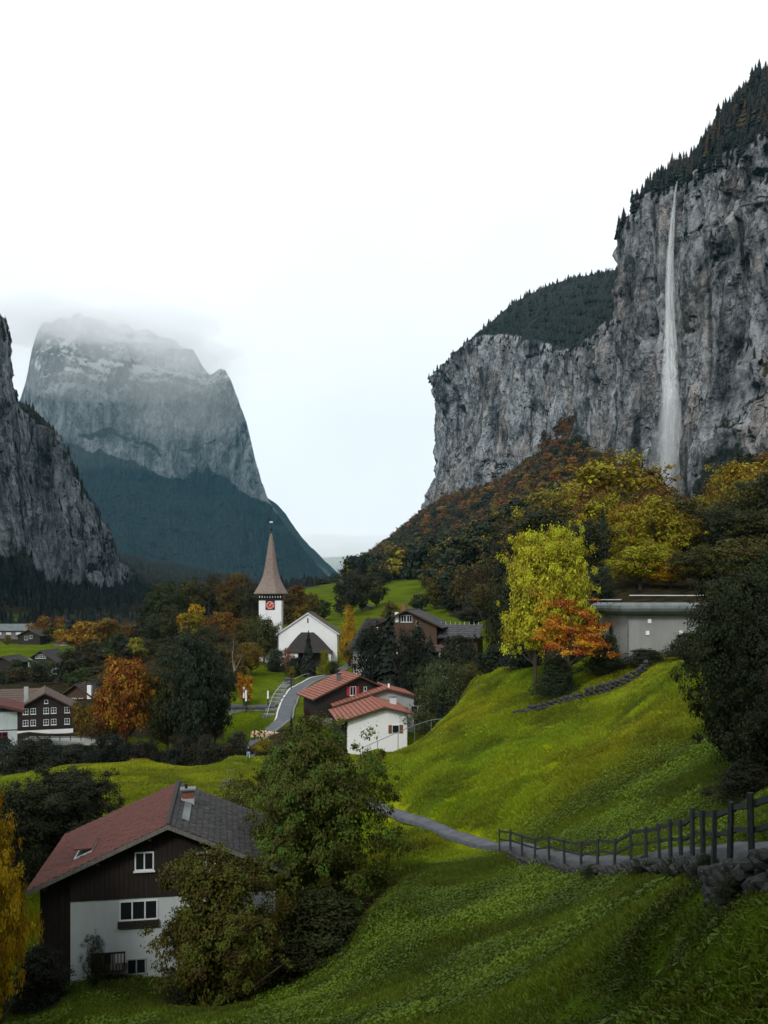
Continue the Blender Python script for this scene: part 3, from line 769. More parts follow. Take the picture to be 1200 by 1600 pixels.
# little railed platform against the wall
ba = empty('balcony', (0, 0, 0)); ba.parent = ch
x, z = along(170, 1513, 45.6)
for q in (ba,):
    MB().box(x - .85, x + .85, -.95, -.01, z - .12, z - .02).build('deck', MAT['dark_timber'], ba)
    MB().box(x - .85, x + .85, -.95, -.88, z + .82, z + .9).build('hand_rail', MAT['dark_timber'], ba)
    for k in range(11):
        xx = x - .8 + 1.6 * k / 10
        MB().box(xx - .035, xx + .035, -.94, -.89, z - .019, z + .819).build('baluster', MAT['grey_timber' if k in (6, 7, 8, 9) else 'dark_timber'], ba)
# open skylight in the red slope, chimney in the grey slope
mb = MB(); sx, sy = -4.15, 2.6; zz = ZR - 4.15 * pit
def onroof(x_, y_, h): return (x_, y_, ZR - abs(x_) * pit + h)
sk = MB().slab(onroof(-5.0, 1.3, .12), onroof(-4.1, 1.3, .12), onroof(-4.1, 3.4, .12), onroof(-5.0, 3.4, .12), .1).build('skylight', MAT['pale_metal'], roof)
MB().slab(onroof(-4.92, 1.4, .14), onroof(-4.18, 1.4, .14), onroof(-4.18, 3.3, .14), onroof(-4.92, 3.3, .14), .01).build('pane', MAT['skylight_glass'], sk)
MB().slab(onroof(-5.0, 1.3, .62), onroof(-4.05, 1.3, .12 + .12), onroof(-4.05, 3.4, .24), onroof(-5.0, 3.4, .62), .07).build('open_sash', MAT['rust_tile'], sk)
cx, cyy = .75, 6.1; zc = ZR - cx * pit
c1 = MB().box(cx - .38, cx + .38, cyy - .38, cyy + .38, zc - .6, zc + .25).build('chimney', MAT['plaster_grey'], roof)
MB().box(cx - .34, cx + .34, cyy - .34, cyy + .34, zc + .252, zc + .72).build('brick_stack', MAT['brick'], c1)
MB().box(cx - .45, cx + .45, cyy - .45, cyy + .45, zc + .722, zc + .82).build('chimney_cap', MAT['zinc'], c1)
MB().tube((cx - .1, cyy, zc + .82), (cx - .1, cyy, zc + 1.08), .09, .07, 8).build('flue', MAT['black_metal'], c1)
mb = MB().slab(onroof(.62, 1.4, .1), onroof(1.0, 1.4, .1), onroof(1.0, 5.6, .1), onroof(.62, 5.6, .1), .03).build('flashing', MAT['zinc'], roof)
for k in range(5): MB().box(-6.2 + k * 2.6, -6.05 + k * 2.6, -.7, .5, under(-6.2 + k * 2.6) - .2, under(-6.2 + k * 2.6) - .05).build('purlin', MAT['brown_timber'], roof)

# ---- church -----------------------------------------------------------------------------------
CB = -16.2
D0 = 217.0
ct = np.array([(421.5 - 600) / FPX * D0, D0 + 2.7])
church = empty('church', (ct[0], ct[1], CB), R(2))
tag(church, 'white church with pointed shingle spire and red clock among autumn trees', 'church')
k_ = D0 / FPX
def zy(py, D=D0): return (HOR - py) * D / FPX - CB
hw = 35 * k_ / 2
tower = MB().box(-hw, hw, -hw, hw, -1.5, zy(938.5)).build('tower', MAT['plaster'], church)
belf = MB().box(-hw + .1, hw - .1, -hw + .1, hw - .1, zy(938.5) + .002, zy(929)).build('belfry', MAT['dark_timber'], church)
for s in (-1, 1):
    for q in range(9):
        xx = -hw + .2 + (2 * hw - .4) * q / 8
        MB().box(xx - .09, xx + .09, s * hw - (.45 if s < 0 else -.0) , s * hw + (.45 if s > 0 else 0), zy(934), zy(931)).build('bracket', MAT['white_wood'], belf)
for q in range(5):
    xx = -hw + .9 + (2 * hw - 1.8) * q / 4
    MB().box(xx - .28, xx + .28, -hw + .02, -hw + .098, zy(937.5), zy(934.5)).build('louvre', MAT['black_metal'], belf)
prof = [(929, 24), (927.8, 26.5), (925, 25.2), (921, 22.8), (917, 20.4), (911, 17.2), (905, 14.6), (899, 12.4), (893, 11.0), (884, 9.3), (872, 7.4), (858, 5.4), (844, 3.3), (832, 1.2)]
sp = MB().lathe([(w_ * k_ / math.cos(R(22.5)) * .985, zy(py)) for py, w_ in prof], n=8, phase=R(22.5)).build('spire', MAT['shingle'], church)
# shingle courses on the spire
for i in range(26):
    t0 = i / 26; pyy = 926.5 - t0 * 93; p2 = pyy - 3.6
    r0 = np.interp(-pyy, [-q[0] for q in prof[1:]], [q[1] for q in prof[1:]]); r1 = np.interp(-p2, [-q[0] for q in prof[1:]], [q[1] for q in prof[1:]])
    MB().lathe([(r0 * k_ * 1.068 + .07, zy(pyy)), (r1 * k_ * 1.068 + .02, zy(p2))], n=8, phase=R(22.5)).build('shingle_course', MAT['shingle'], sp)
fi = MB().tube((0,0,zy(832)), (0,0,zy(814)), .13, .06, 6).build('finial', MAT['black_metal'], church)
MB().lathe([(.05, zy(827)), (.32, zy(826)), (.4, zy(825)), (.32, zy(824)), (.05, zy(823))], n=8).build('ball', MAT['black_metal'], fi)
MB().box(-.35, .38, -.04, .04, zy(815.2), zy(813.2)).build('weather_vane', MAT['lamp_white'], fi)
cz_ = zy(945.5); hs_ = 7.2 * k_
ck = MB().box(-hs_, hs_, -hw - .12, -hw - .003, cz_ - hs_, cz_ + hs_).build('clock', MAT['black_metal'], church)
MB().lathe([(hs_ * .9, 0), (hs_ * .9, .03)], n=24).build('clock_face', MAT['clock_red'], ck, (0, -hw - .123, cz_)).rotation_euler = (R(90), 0, 0)
for k in range(12):
    a_ = R(30 * k); mb = MB().box(-.06, .06, -.02, 0, hs_ * .58, hs_ * .86)
    o = mb.build('hour_mark', MAT['lamp_white'], ck, (0, -hw - .156, cz_)); o.rotation_euler = (0, a_, 0)
for ln, a_, wd in ((.48, 38, .13), (.78, 48, .09)):
    o = MB().add([(-wd, -.02, -.3), (wd, -.02, -.3), (wd * .4, -.02, hs_ * ln), (-wd * .4, -.02, hs_ * ln), (-wd, 0, -.3), (wd, 0, -.3), (wd * .4, 0, hs_ * ln), (-wd * .4, 0, hs_ * ln)],
             [(0,1,2,3),(7,6,5,4),(0,4,5,1),(1,5,6,2),(2,6,7,3),(3,7,4,0)]).build('clock_hand', MAT['gold'], ck, (0, -hw - .18, cz_)); o.rotation_euler = (0, R(a_), 0)
# nave (front gable a little nearer than the tower)
D1 = 212.0; k1 = D1 / FPX
nx = (482 - 421.5) * k1 + .2; ny = -(D0 + 2.7 - D1)
def z1(py): return (HOR - py) * D1 / FPX - CB
nw = 45.6 * k1; ze = z1(990); za = z1(959)
MB().prism_y([(nx - nw, -1.5), (nx + nw, -1.5), (nx + nw, ze), (nx, za), (nx - nw, ze)], ny, ny + 24).build('nave_wall', MAT['plaster'], church)
pn = (za - ze) / nw
nr_ = gable_roof(church, nx, za + .25, nx - nw - .55, ze + .25 - .55 * pn, nx + nw + .55, ze + .25 - .55 * pn, ny - .35, ny + 24.3, 'brown_tile', .6, .8, thick=.2)
for s in (-1, 1):
    MB().add([(nx, ny - .42, za + .3), (nx + s * (nw + .55), ny - .42, ze + .3 - .55 * pn), (nx + s * (nw + .55), ny - .42, ze + .02 - .55 * pn), (nx, ny - .42, za + .02),
              (nx, ny - .39, za + .3), (nx + s * (nw + .55), ny - .39, ze + .3 - .55 * pn), (nx + s * (nw + .55), ny - .39, ze + .02 - .55 * pn), (nx, ny - .39, za + .02)],
             [(0,1,2,3),(7,6,5,4),(0,4,5,1),(1,5,6,2),(2,6,7,3),(3,7,4,0)]).build('white_verge', MAT['white_wood'], nr_)
MB().box(nx - .16, nx + .16, ny - .03, ny - .002, z1(973.5), z1(966)).build('slit_window', MAT['glass'], church)
MB().tube((nx - nw - .12, ny - .1, -1), (nx - nw - .12, ny - .1, ze - .2), .09, .09, 6).build('downpipe', MAT['metal'], church)
# porch with a flared hipped roof
yf = ny - 4.2
px0, px1 = nx - 33 * k1, nx + 38 * k1
def porch_ring(f, z): # f: 1 at the eave .. 0 at the top
    cx0 = nx - (10 + 26 * f) * k1; cx1 = nx + (9 + 31 * f) * k1
    return [(cx0, yf - .4 + (1 - f) * 3.4, z), (cx1, yf - .4 + (1 - f) * 3.4, z), (cx1, ny - .01, z), (cx0, ny - .01, z)]
levels = [(1.0, 1018.5), (.8, 1012.5), (.6, 1005.5), (.4, 999), (.2, 993), (0, 988)]
mb = MB()
for (f0, p0), (f1, p1) in zip(levels[:-1], levels[1:]):
    a_, b_ = porch_ring(f0, z1(p0)), porch_ring(f1, z1(p1)); mb.add(a_ + b_, [(0,1,5,4), (1,2,6,5), (3,0,4,7)])
a_ = porch_ring(0, z1(988)); mb.add(a_, [(0,1,2,3)])
a_ = porch_ring(1, z1(1018.5)); mb.add(a_, [(3,2,1,0)])
pr = mb.build('porch_roof', MAT['dark_shingle'], church)
MB().box(px0 + .2, px0 + 19 * k1, yf, ny - .005, -1.5, z1(1019)).build('porch_wall', MAT['plaster'], church)
MB().box(px1 - .9, px1 - .2, yf, ny - .005, -1.5, z1(1019)).build('porch_wall', MAT['plaster'], church)
MB().box(px0 + 19 * k1, px1 - .9, yf + 2.0, yf + 2.2, -1.5, z1(1019)).build('porch_door', MAT['dark_timber'], church)
MB().box(px1 - 4, px1 + 1, yf - 1.2, yf - .9, -1, z1(1041)).build('low_wall', MAT['stone'], church)

# ---- dark timber chalet with red roof by the road ------------------------------------------------
A = P(562.5, 1056, 138); rz = R(20)
u_ = np.array([math.cos(rz), math.sin(rz)]); d_ = np.array([-math.sin(rz), math.cos(rz)])
bz = -20.5; org = A[:2] + d_ * .8
ca = empty('chalet', (org[0], org[1], bz), rz); tag(ca, 'dark timber chalet with striped red tile roof and red shutters beside the road', 'house')
ZR = A[2] - bz; pit = 3.45 / 7.65
MB().prism_y([(-6.6, -1), (4.6, -1), (4.6, ZR - .2 - 4.6 * pit), (0, ZR - .2), (-6.6, ZR - .2 - 6.6 * pit)], 0, 8.4).build('wall', MAT['dark_timber'], ca)
tb = MB()
planks(ca, -6.6, 4.6, 0, 2.6, lambda x: ZR - .22 - abs(x) * pit, 'dark_timber', .5)
MB().box(-6.62, 4.62, -.03, 8.42, -1, 2.4).build('plinth', MAT['plaster_grey'], ca)
rf = gable_roof(ca, 0, ZR, -7.65, ZR - 7.65 * pit, 5.4, ZR - 5.4 * pit, -.8, 9.2, 'red_tile', .62, .45, seed=9)
chimney(rf, -2.2, 3.2, ZR - 1.7, ZR + .1, .6, 'metal'); MB().box(-2.6, -1.8, 2.8, 3.6, ZR + .102, ZR + .2).build('chimney_cap', MAT['black_metal'], rf)
def al(px, py, D, o_, ua, bz_): q = P(px, py, D); return float(np.dot(q[:2] - o_, ua)), float(q[2] - bz_)
x, z = al(551, 1086.5, 138.5, org, u_, bz); window(ca, x, -.06, z, 1.0, 1.4, 1, shutter='red_wood')
x, z = al(571, 1080, 139, org, u_, bz); window(ca, x, -.06, z, .5, .7, 0)
bc = MB().box(-6.4, -1.2, -1.5, -.01, 1.6, 1.75).build('balcony', MAT['grey_timber'], ca)
for k in range(14): MB().box(-6.35 + k * .39, -6.2 + k * .39, -1.46, -1.42, 1.752, 2.6).build('baluster', MAT['grey_timber'], bc)
MB().box(-6.4, -1.2, -1.5, -1.4, 2.602, 2.7).build('hand_rail', MAT['grey_timber'], bc)

# ---- white gabled chalet with L-shaped red roof ---------------------------------------------------
E0 = P(527.5, 1129, 120); rz = R(8.6)
u_ = np.array([math.cos(rz), math.sin(rz)]); d_ = np.array([-math.sin(rz), math.cos(rz)])
bz = -22.0
rdg = E0[:2] + u_ * 6.44; org = rdg + d_ * .7
cb = empty('chalet', (org[0], org[1], bz), rz); tag(cb, 'white gabled chalet with long red tile roof and brown shutters at the meadow edge', 'house')
ZR = -14.4 - bz; zl = E0[2] - bz; zr_ = -15.5 - bz
pl, pr_ = (ZR - zl) / 6.44, (ZR - zr_) / 4.26
MB().prism_y([(-5.0, -1.5), (3.25, -1.5), (3.25, ZR - .2 - 3.25 * pr_), (0, ZR - .2), (-5.0, ZR - .2 - 5.0 * pl)], 0, 13.5).build('wall', MAT['plaster'], cb)
MB().box(-5.9, -5.05, .8, 13, -1.5, ZR - .4 - 5.9 * pl).build('porch_wall', MAT['dark_timber'], cb)
rf = gable_roof(cb, 0, ZR, -6.44, zl, 4.26, zr_, -.7, 13.6, 'red_tile', .62, .45, seed=12)
x, z = al(619.5, 1147, 121.2, org, u_, bz); window(cb, x, 0, z, 1.0, 1.15, 0, frame='white_wood', shutter='brown_shutter', sill=False)
# rear wing, its ridge higher and further to the slope
r2 = 2.55; y2 = 13.7; Z2 = ZR + 1.15
MB().prism_y([(r2 - 5, -1.5), (r2 + 4.2, -1.5), (r2 + 4.2, Z2 - .2 - 4.2 * pr_), (r2, Z2 - .2), (r2 - 5, Z2 - .2 - 5 * pl)], y2, y2 + 9).build('wing_wall', MAT['plaster_grey'], cb)
rf2 = gable_roof(cb, r2, Z2, r2 - 8.4, Z2 - 8.4 * pl, r2 + 4.3, Z2 - 4.3 * pr_, y2 - .7, y2 + 9.5, 'red_tile', .62, .45, seed=15)
for px in (651.5, 663): x, z = al(px, 1121, 134, org, u_, bz); window(cb, x, y2, z, 1.05, 1.5, 0, frame='plaster_grey', sill=False)
x, z = al(640, 1114, 133, org, u_, bz); MB().box(x - .3, x + .3, y2 - .08, y2 - .003, z - .6, z + .4).build('shutter', MAT['red_wood'], cb)
x, z = al(620, 1100, 128, org, u_, bz); vb = MB().box(2.2, 3.1, 8.2, 9.0, ZR - 1.2, ZR + .35).build('chimney', MAT['pale_metal'], rf); MB().box(2.1, 3.2, 8.1, 9.1, ZR + .352, ZR + .45).build('chimney_cap', MAT['metal'], vb)
MB().tube((r2 + .6, y2 + 2, Z2 - .3), (r2 + .6, y2 + 2, Z2 + .5), .16, .16, 8).build('vent_pipe', MAT['lamp_white'], rf2)

# ---- weathered chalet half hidden by conifers -----------------------------------------------------
A = P(634.5, 953, 165); rz = R(-14); u_ = np.array([math.cos(rz), math.sin(rz)]); d_ = np.array([-math.sin(rz), math.cos(rz)])
bz = -18.5; org = A[:2] + d_ * 1
cc1 = empty('chalet', (org[0], org[1], bz), rz); tag(cc1, 'weathered brown chalet with slate roof and white wall half hidden behind dark conifers', 'house')
ZR = A[2] - bz; pit = 26 / 55.5
MB().prism_y([(-5.6, 7.5), (5.6, 7.5), (5.6, ZR - .2 - 5.6 * pit), (0, ZR - .2), (-5.6, ZR - .2 - 5.6 * pit)], 0, 11).build('upper_wall', MAT['brown_timber'], cc1)
MB().box(-5.5, 9.5, .1, 11, -1, 7.498).build('lower_wall', MAT['plaster_grey'], cc1)
rf = gable_roof(cc1, 0, ZR, -7, ZR - 7 * pit, 7, ZR - 7 * pit, -1, 11.5, 'slate', .7, .6, seed=20)
chimney(rf, -1.5, 4, ZR - 1.5, ZR + 1.0, .8, 'brick')
for px in (630.5, 640): x, z = al(px, 972, 166, org, u_, bz); window(cc1, x, 0, z, 1.05, 1.3, 1)
x, z = al(619.5, 969, 166, org, u_, bz); MB().box(x - .4, x + .3, -.1, -.003, z - .4, z + 1.5).build('pale_board', MAT['white_wood'], cc1)
x, z = al(654, 978, 166, org, u_, bz); window(cc1, x, 0, z, .8, .9, 0, frame='fresh_timber')
z0 = al(690, 996, 163, org, u_, bz)[1]
ann = MB().prism_y([(5.8, -1), (13, -1), (13, z0), (5.8, z0)], 1.5, 9).build('side_wing', MAT['brown_timber'], cc1)
r3 = MB().slab((2.4, .2, z0 - .1), (13.6, .2, z0 - .1), (13.6, 5.2, z0 + 2.2), (2.4, 5.2, z0 + 2.2), .15).build('side_roof', MAT['slate'], cc1)
for k in range(7):
    f0, f1 = k / 7, (k + 1) / 7
    MB().slab((2.4, .2 + 5 * f0, z0 - .02 + 2.3 * f0 + .06), (13.6, .2 + 5 * f0, z0 - .02 + 2.3 * f0 + .06), (13.6, .2 + 5 * f1, z0 - .02 + 2.3 * f1), (2.4, .2 + 5 * f1, z0 - .02 + 2.3 * f1), .05).build('slate_course', MAT['slate'], r3)
for k in range(12): MB().box(2.8 + k * .9, 2.86 + k * .9, 5.0, 5.06, z0 + 2.2, z0 + 2.75).build('snow_guard', MAT['pale_metal'], r3)
z0 = al(690, 1019, 160, org, u_, bz)[1]
r4 = MB().slab((-2, -2.2, z0), (11.5, -2.2, z0), (11.5, .09, z0 + 1.1), (-2, .09, z0 + 1.1), .15).build('lower_roof', MAT['brown_tile'], cc1)
for k in range(4):
    f0, f1 = k / 4, (k + 1) / 4
    MB().slab((-2, -2.2 + 2.28 * f0, z0 + 1.1 * f0 + .09), (11.5, -2.2 + 2.28 * f0, z0 + 1.1 * f0 + .09), (11.5, -2.2 + 2.28 * f1, z0 + 1.1 * f1 + .03), (-2, -2.2 + 2.28 * f1, z0 + 1.1 * f1 + .03), .05).build('tile_course', MAT['brown_tile'], r4)
for xx in (-1.5, 2.5, 6.5, 11): MB().box(xx - .1, xx + .1, -2.0, -1.8, -1, z0 - .03).build('post', MAT['pale_metal'], cc1)
MB().box(-3.2, -1.2, -.6, .095, 3.0, 6.8).build('white_bay', MAT['plaster_dimmed'], cc1)
for k in range(4): window(cc1, 1 + k * 2.6, .1, 4.2, 1.1, 1.3, 1, sill=False)

# ---- dark hip-roofed house by the yellow tree -----------------------------------------------------
cc2 = empty('house', (P(580, 0, 186)[0], 186, -18), R(6)); tag(cc2, 'big house with steep dark hipped roof between yellow tree and conifers', 'house')
ze_, zt_ = (HOR - 1012) / FPX * 186 + 18, (HOR - 966) / FPX * 186 + 18
MB().box(-3.4, 5, -4, 6, -1, ze_).build('wall', MAT['plaster_grey'], cc2)
mb = MB().add([(-4.4, -5, ze_ - .3), (6, -5, ze_ - .3), (6, 7, ze_ - .3), (-4.4, 7, ze_ - .3), (-.9, 0, zt_), (3, 0, zt_), (3, 2, zt_), (-.9, 2, zt_)], [(0,1,5,4),(1,2,6,5),(2,3,7,6),(3,0,4,7),(4,5,6,7),(3,2,1,0)])
r5 = mb.build('roof', MAT['dark_shingle'], cc2)
for k in range(12):
    f0, f1 = k / 12, (k + 1) / 12
    def ring(f, h):
        a0 = np.array([(-4.4, -5, ze_ - .3), (6, -5, ze_ - .3), (6, 7, ze_ - .3), (-4.4, 7, ze_ - .3)]); a1 = np.array([(-.9, 0, zt_), (3, 0, zt_), (3, 2, zt_), (-.9, 2, zt_)])
        c_ = a0 + (a1 - a0) * f; m0 = c_.mean(0); return [tuple(m0 + (q - m0) * (1 + h / 5) + np.array([0, 0, h])) for q in c_]
    MB().add(ring(f0, .09) + ring(f1, .02), [(0,1,5,4),(1,2,6,5),(2,3,7,6),(3,0,4,7)]).build('shingle_course', MAT['dark_shingle'], r5)
MB().box(.6, 1.6, -3.4, -2.4, zt_ - 3.2, zt_ - 1.6).build('dormer', MAT['pale_metal'], r5)
window(cc2, -2.4, -4, 2.5, .9, 1.3, 1); window(cc2, 0, -4, 2.5, .9, 1.3, 1); window(cc2, -2.4, -4, 6, .9, 1.3, 1)
MB().box(-3.5, -1.9, -4.4, -4.005, -1, 5.4).build('white_corner', MAT['plaster'], cc2)

# ---- flat-roofed concrete building on the slope ---------------------------------------------------
c0 = P(985, 940, 92)
q0, q1, q2 = P(905, 945, 104)[:2], P(985, 940, 92)[:2], P(1135, 940, 94)[:2]
bz = -6.6
cu = empty('utility_building', (c0[0], c0[1], bz), 0); tag(cu, 'flat-roofed grey concrete building with rounded metal fascia above the terrace wall', 'building')
l = lambda q: (float(q[0] - c0[0]), float(q[1] - c0[1]))
def off(q, dx, dy): a_ = l(q); return (a_[0] + dx, a_[1] + dy)
pa, pb, pc = off(q0, 2.6, .8), off(q1, -.0, .9), off(q2, 0, .9)
back1, back0 = (pc[0], pc[1] + 11), (pa[0] + 3, pa[1] + 9)
HB = 5.2
MB().prism_z([pa, pb, pc, back1, back0], -2, HB).build('wall', MAT['concrete'], cu)
prof_f = [(-.15, 0), (.35, .02), (.75, .14), (1.0, .38), (1.08, .68), (1.0, .98), (.75, 1.2), (.3, 1.3), (-.15, 1.3)]
def nrm2(a_, b_): d = Vector((b_[0] - a_[0], b_[1] - a_[1], 0)).normalized(); return Vector((d.y, -d.x, 0))
n1, n2 = nrm2(pa, pb), nrm2(pb, pc); nm = (n1 + n2).normalized(); nm = nm / nm.dot(n1)
pm = (pb[0] + (pc[0] - pb[0]) * .2, pb[1] + (pc[1] - pb[1]) * .2)
for a_, na, b_, nb in ((pa, n1, pb, nm), (pb, nm, pm, n2), ((pm[0] + .03, pm[1]), n2, pc, n2)):
    vs = [Vector((*a_, HB + .004 + h)) + na * r_ for r_, h in prof_f] + [Vector((*b_, HB + .004 + h)) + nb * r_ for r_, h in prof_f]
    m_ = len(prof_f); fs = [(i, i + 1, m_ + i + 1, m_ + i) for i in range(m_ - 1)] + [(m_ - 1, 0, m_, 2 * m_ - 1), tuple(range(m_))[::-1], tuple(range(m_, 2 * m_))]
    MB().add(vs, [f[::-1] for f in fs]).build('fascia', MAT['zinc'], cu)
MB().prism_z([pa, pb, pc, back1, back0], HB + .004, HB + 1.15).build('roof', MAT['concrete'], cu)
def rail(a_, b_, z, name='roof_rail'):
    o = MB().tube((*a_, z), (*b_, z), .05, .05, 6).build(name, MAT['pale_metal'], cu)
    n = max(2, int(Vector((b_[0] - a_[0], b_[1] - a_[1])).length / 1.8))
    for k in range(n + 1):
        x_, y_ = a_[0] + (b_[0] - a_[0]) * k / n, a_[1] + (b_[1] - a_[1]) * k / n
        MB().tube((x_, y_, HB + 1.1), (x_, y_, z), .03, .03, 5).build('rail_post', MAT['black_metal'], o)
rail((pb[0] + .3, pb[1] + .6), (pc[0] - .5, pc[1] + .6), HB + 2.05); rail((pa[0] - 2, pa[1] + .5), (pb[0] - .5, pb[1] + .8), HB + 1.6)
for fx, h in ((.22, 4.55), (.2, 3.3), (.55, 3.3), (.2, .5)):
    x_ = pb[0] + (pc[0] - pb[0]) * fx; y_ = pb[1] + (pc[1] - pb[1]) * fx
    MB().box(x_ - .18, x_ + .18, y_ - .12, y_ - .012, h - .22, h + .22).build('wall_light', MAT['lamp_white'], cu)
MB().tube((pb[0] - .05, pb[1] - .1, -1), (pb[0] - .05, pb[1] - .1, HB), .07, .07, 6).build('downpipe', MAT['metal'], cu)
fx = .55; x_ = pa[0] + (pb[0] - pa[0]) * fx; y_ = pa[1] + (pb[1] - pa[1]) * fx
MB().box(x_ - .55, x_ - .25, y_ - .1, y_ + .2, .4, 4.2).build('slot_window', MAT['glass'], cu)
cam_b = MB().box(x_ + .3, x_ + 1.5, y_ - .9, y_ - .5, 3.4, 3.9); cam_b.box(x_ + .8, x_ + .95, y_ - .5, y_ + .3, 3.5, 3.7); cam_b.tube((x_ + .5, y_ - .7, 3.4), (x_ + .5, y_ - .7, 3.0), .12, .05, 6)
cam_b.build('vent_unit', MAT['metal'], cu)
MB().prism_z([off(q0, -1.5, 2), (pa[0] - .05, pa[1] + .1), (pa[0] - .05, pa[1] + 6), off(q0, -1.5, 7)], -2, HB - .1).build('dark_annex', MAT['black_metal'], cu)

# ---- village houses across the river --------------------------------------------------------------
def house(px, py_apex, D, w_px, base, L_, pitch, rz, wallmat, roofmat, label, name='chalet', wins=(), rx=.0, ovh=.9, plinth=None, course=.7, seed=0, board=False):
    a_ = P(px, py_apex, D); k = D / FPX; hw_ = w_px * k / 2
    h = empty(name, (a_[0], a_[1], base), rz); tag(h, label, 'house')
    Z = a_[2] - base
    MB().prism_y([(-hw_ + ovh, -1.5), (hw_ - ovh, -1.5), (hw_ - ovh, Z - .2 - (hw_ - ovh) * pitch), (0, Z - .2), (-hw_ + ovh, Z - .2 - (hw_ - ovh) * pitch)], .8, L_).build('wall', MAT[wallmat], h)
    if board: planks(h, -hw_ + ovh, hw_ - ovh, .8, 1.5, lambda x: Z - .22 - abs(x) * pitch, wallmat, .6)
    r_ = gable_roof(h, 0, Z, -hw_, Z - hw_ * pitch, hw_, Z - hw_ * pitch, 0, L_ + .6, roofmat, course, .8, seed=seed)
    if plinth: MB().box(-hw_ + ovh - .03, hw_ - ovh + .03, .75, L_ + .02, -1.5, plinth).build('plinth', MAT['plaster'], h)
    for (wx, wy, ww, wh, ml) in wins:
        x_ = (wx - px) * k; z_ = (HOR - wy) * k - base
        window(h, x_, .8 - (.06 if board else 0), z_, ww, wh, ml, bars=1 if ww > .7 else 0)
    return h, r_, Z
g_w = [(x_, y_, .85, 1.0, 1) for y_ in (1116, 1134) for x_ in (42, 53, 72, 83, 103)] + [(72, 1100, .6, .6, 0)]
h, r_, Z = house(70, 1083, 150, 100, -23, 13, 26 / 46, R(21), 'dark_timber', 'brown_tile', 'dark brown chalet with two rows of white windows across the river', wins=[q for q in g_w if not (q[0] < 60 and q[1] < 1116)], plinth=1.2, seed=31, board=True)
chimney(r_, -3, 4, Z - 2, Z + .8, .7, 'plaster_grey')
# its long wing behind, roof sloping to the street
h2 = empty('barn', (P(22, 0, 158)[0], 160, -23), R(21)); tag(h2, 'long brown-roofed wing behind the dark chalet with two rows of windows', 'house')
zt2 = (HOR - 1079) / FPX * 158 + 23; ze2 = (HOR - 1108) / FPX * 150 + 23
MB().box(-9, 4, -3.5, 5, -1.5, ze2).build('wall', MAT['dark_timber'], h2)
rr_ = MB().slab((-10, -5, ze2 - .3), (4.5, -5, ze2 - .3), (4.5, 1, zt2), (-10, 1, zt2), .2).build('roof', MAT['dark_timber'], h2)
for k in range(8):
    f0, f1 = k / 8, (k + 1) / 8; A0 = ze2 - .3; dA = zt2 - A0
    MB().slab((-10, -5 + 6 * f0, A0 + dA * f0 + .1), (4.5, -5 + 6 * f0, A0 + dA * f0 + .1), (4.5, -5 + 6 * f1, A0 + dA * f1 + .03), (-10, -5 + 6 * f1, A0 + dA * f1 + .03), .05).build('tile_course', MAT['brown_tile'], rr_)
MB().slab((4.5, 7, ze2 - .3), (-10, 7, ze2 - .3), (-10, 1.02, zt2), (4.5, 1.02, zt2), .2).build('roof', MAT['brown_tile'], h2)
h, r_, Z = house(117, 1069, 178, 70, -22, 11, 28 / 40, R(-12), 'brown_timber', 'dark_tile', 'dark red-brown chalet tucked behind the dark chalet beside the orange tree', wins=[(100, 1100, 1, 1.1, 1), (112, 1100, 1, 1.1, 1), (124, 1100, 1, 1.1, 1)], seed=33)
MB().box(2.5, 3.4, .3, .79, 0, 5.2).build('white_pillar', MAT['plaster'], h)
h, r_, Z = house(62, 1017, 300, 76, -24, 13, 24 / 38, R(-6), 'dark_timber', 'dark_tile', 'dark chalet with pale front below the upper meadow', wins=[(56, 1029, 1.1, 1.4, 1), (62, 1029, 1.1, 1.4, 1), (68, 1029, 1.1, 1.4, 1)], seed=35, plinth=1.5)
MB().box(-5.2, 2.6, .2, .79, .6, 2.7).build('pale_front', MAT['plaster_dimmed'], h); MB().box(3.6, 5.6, .3, .79, .4, 2.4).build('pale_panel', MAT['plaster_dimmed'], h)
bc = MB().box(-4.4, 4.4, -.4, .19, 3.1, 3.25).build('balcony', MAT['grey_timber'], h)
for k in range(12): MB().box(-4.3 + k * .78, -4.15 + k * .78, -.38, -.3, 3.252, 3.9).build('baluster', MAT['grey_timber'], bc)
h, r_, Z = house(40, 1030, 285, 24, -23.6, 4, 7 / 12, R(5), 'plaster', 'metal', 'small pale hut standing in front of the pale-fronted dark chalet', name='hut', wins=[(38, 1044, .8, .8, 1)], ovh=.4, seed=36)
h, r_, Z = house(44, 984, 405, 40, -20.5, 12, 20 / 40, R(4), 'dark_timber', 'dark_tile', 'small dark chalet on the upper meadow near the grey shed', wins=[(40, 1000, 1.6, 1.8, 1), (47, 998, 1.4, 1.6, 1)], seed=37)
h, r_, Z = house(95, 999, 370, 30, -19.5, 9, .3, R(8), 'grey_timber', 'metal', 'low pale-roofed shed at the far edge of the upper meadow', name='shed', wins=[(98, 1008, 2.2, 1.0, 1)], seed=38)
h, r_, Z = house(2, 1026, 270, 40, -24, 10, .5, R(-8), 'dark_timber', 'dark_tile', 'dark roofed barn at the picture edge below the upper meadow', name='barn', seed=39)
sh = empty('shed', (P(25, 0, 470)[0], 470, -20), R(3)); tag(sh, 'long low grey-green shed under the far dark forest', 'shed')
zs = (HOR - 985) / FPX * 470 + 20; zs2 = (HOR - 975) / FPX * 470 + 20
MB().box(-16, 9, -3, 5, -2, zs).build('wall', MAT['grey_timber'], sh)
r_ = MB().slab((-17, -4, zs - .1), (10, -4, zs - .1), (10, 1, zs2), (-17, 1, zs2), .25).build('roof', MAT['zinc'], sh)
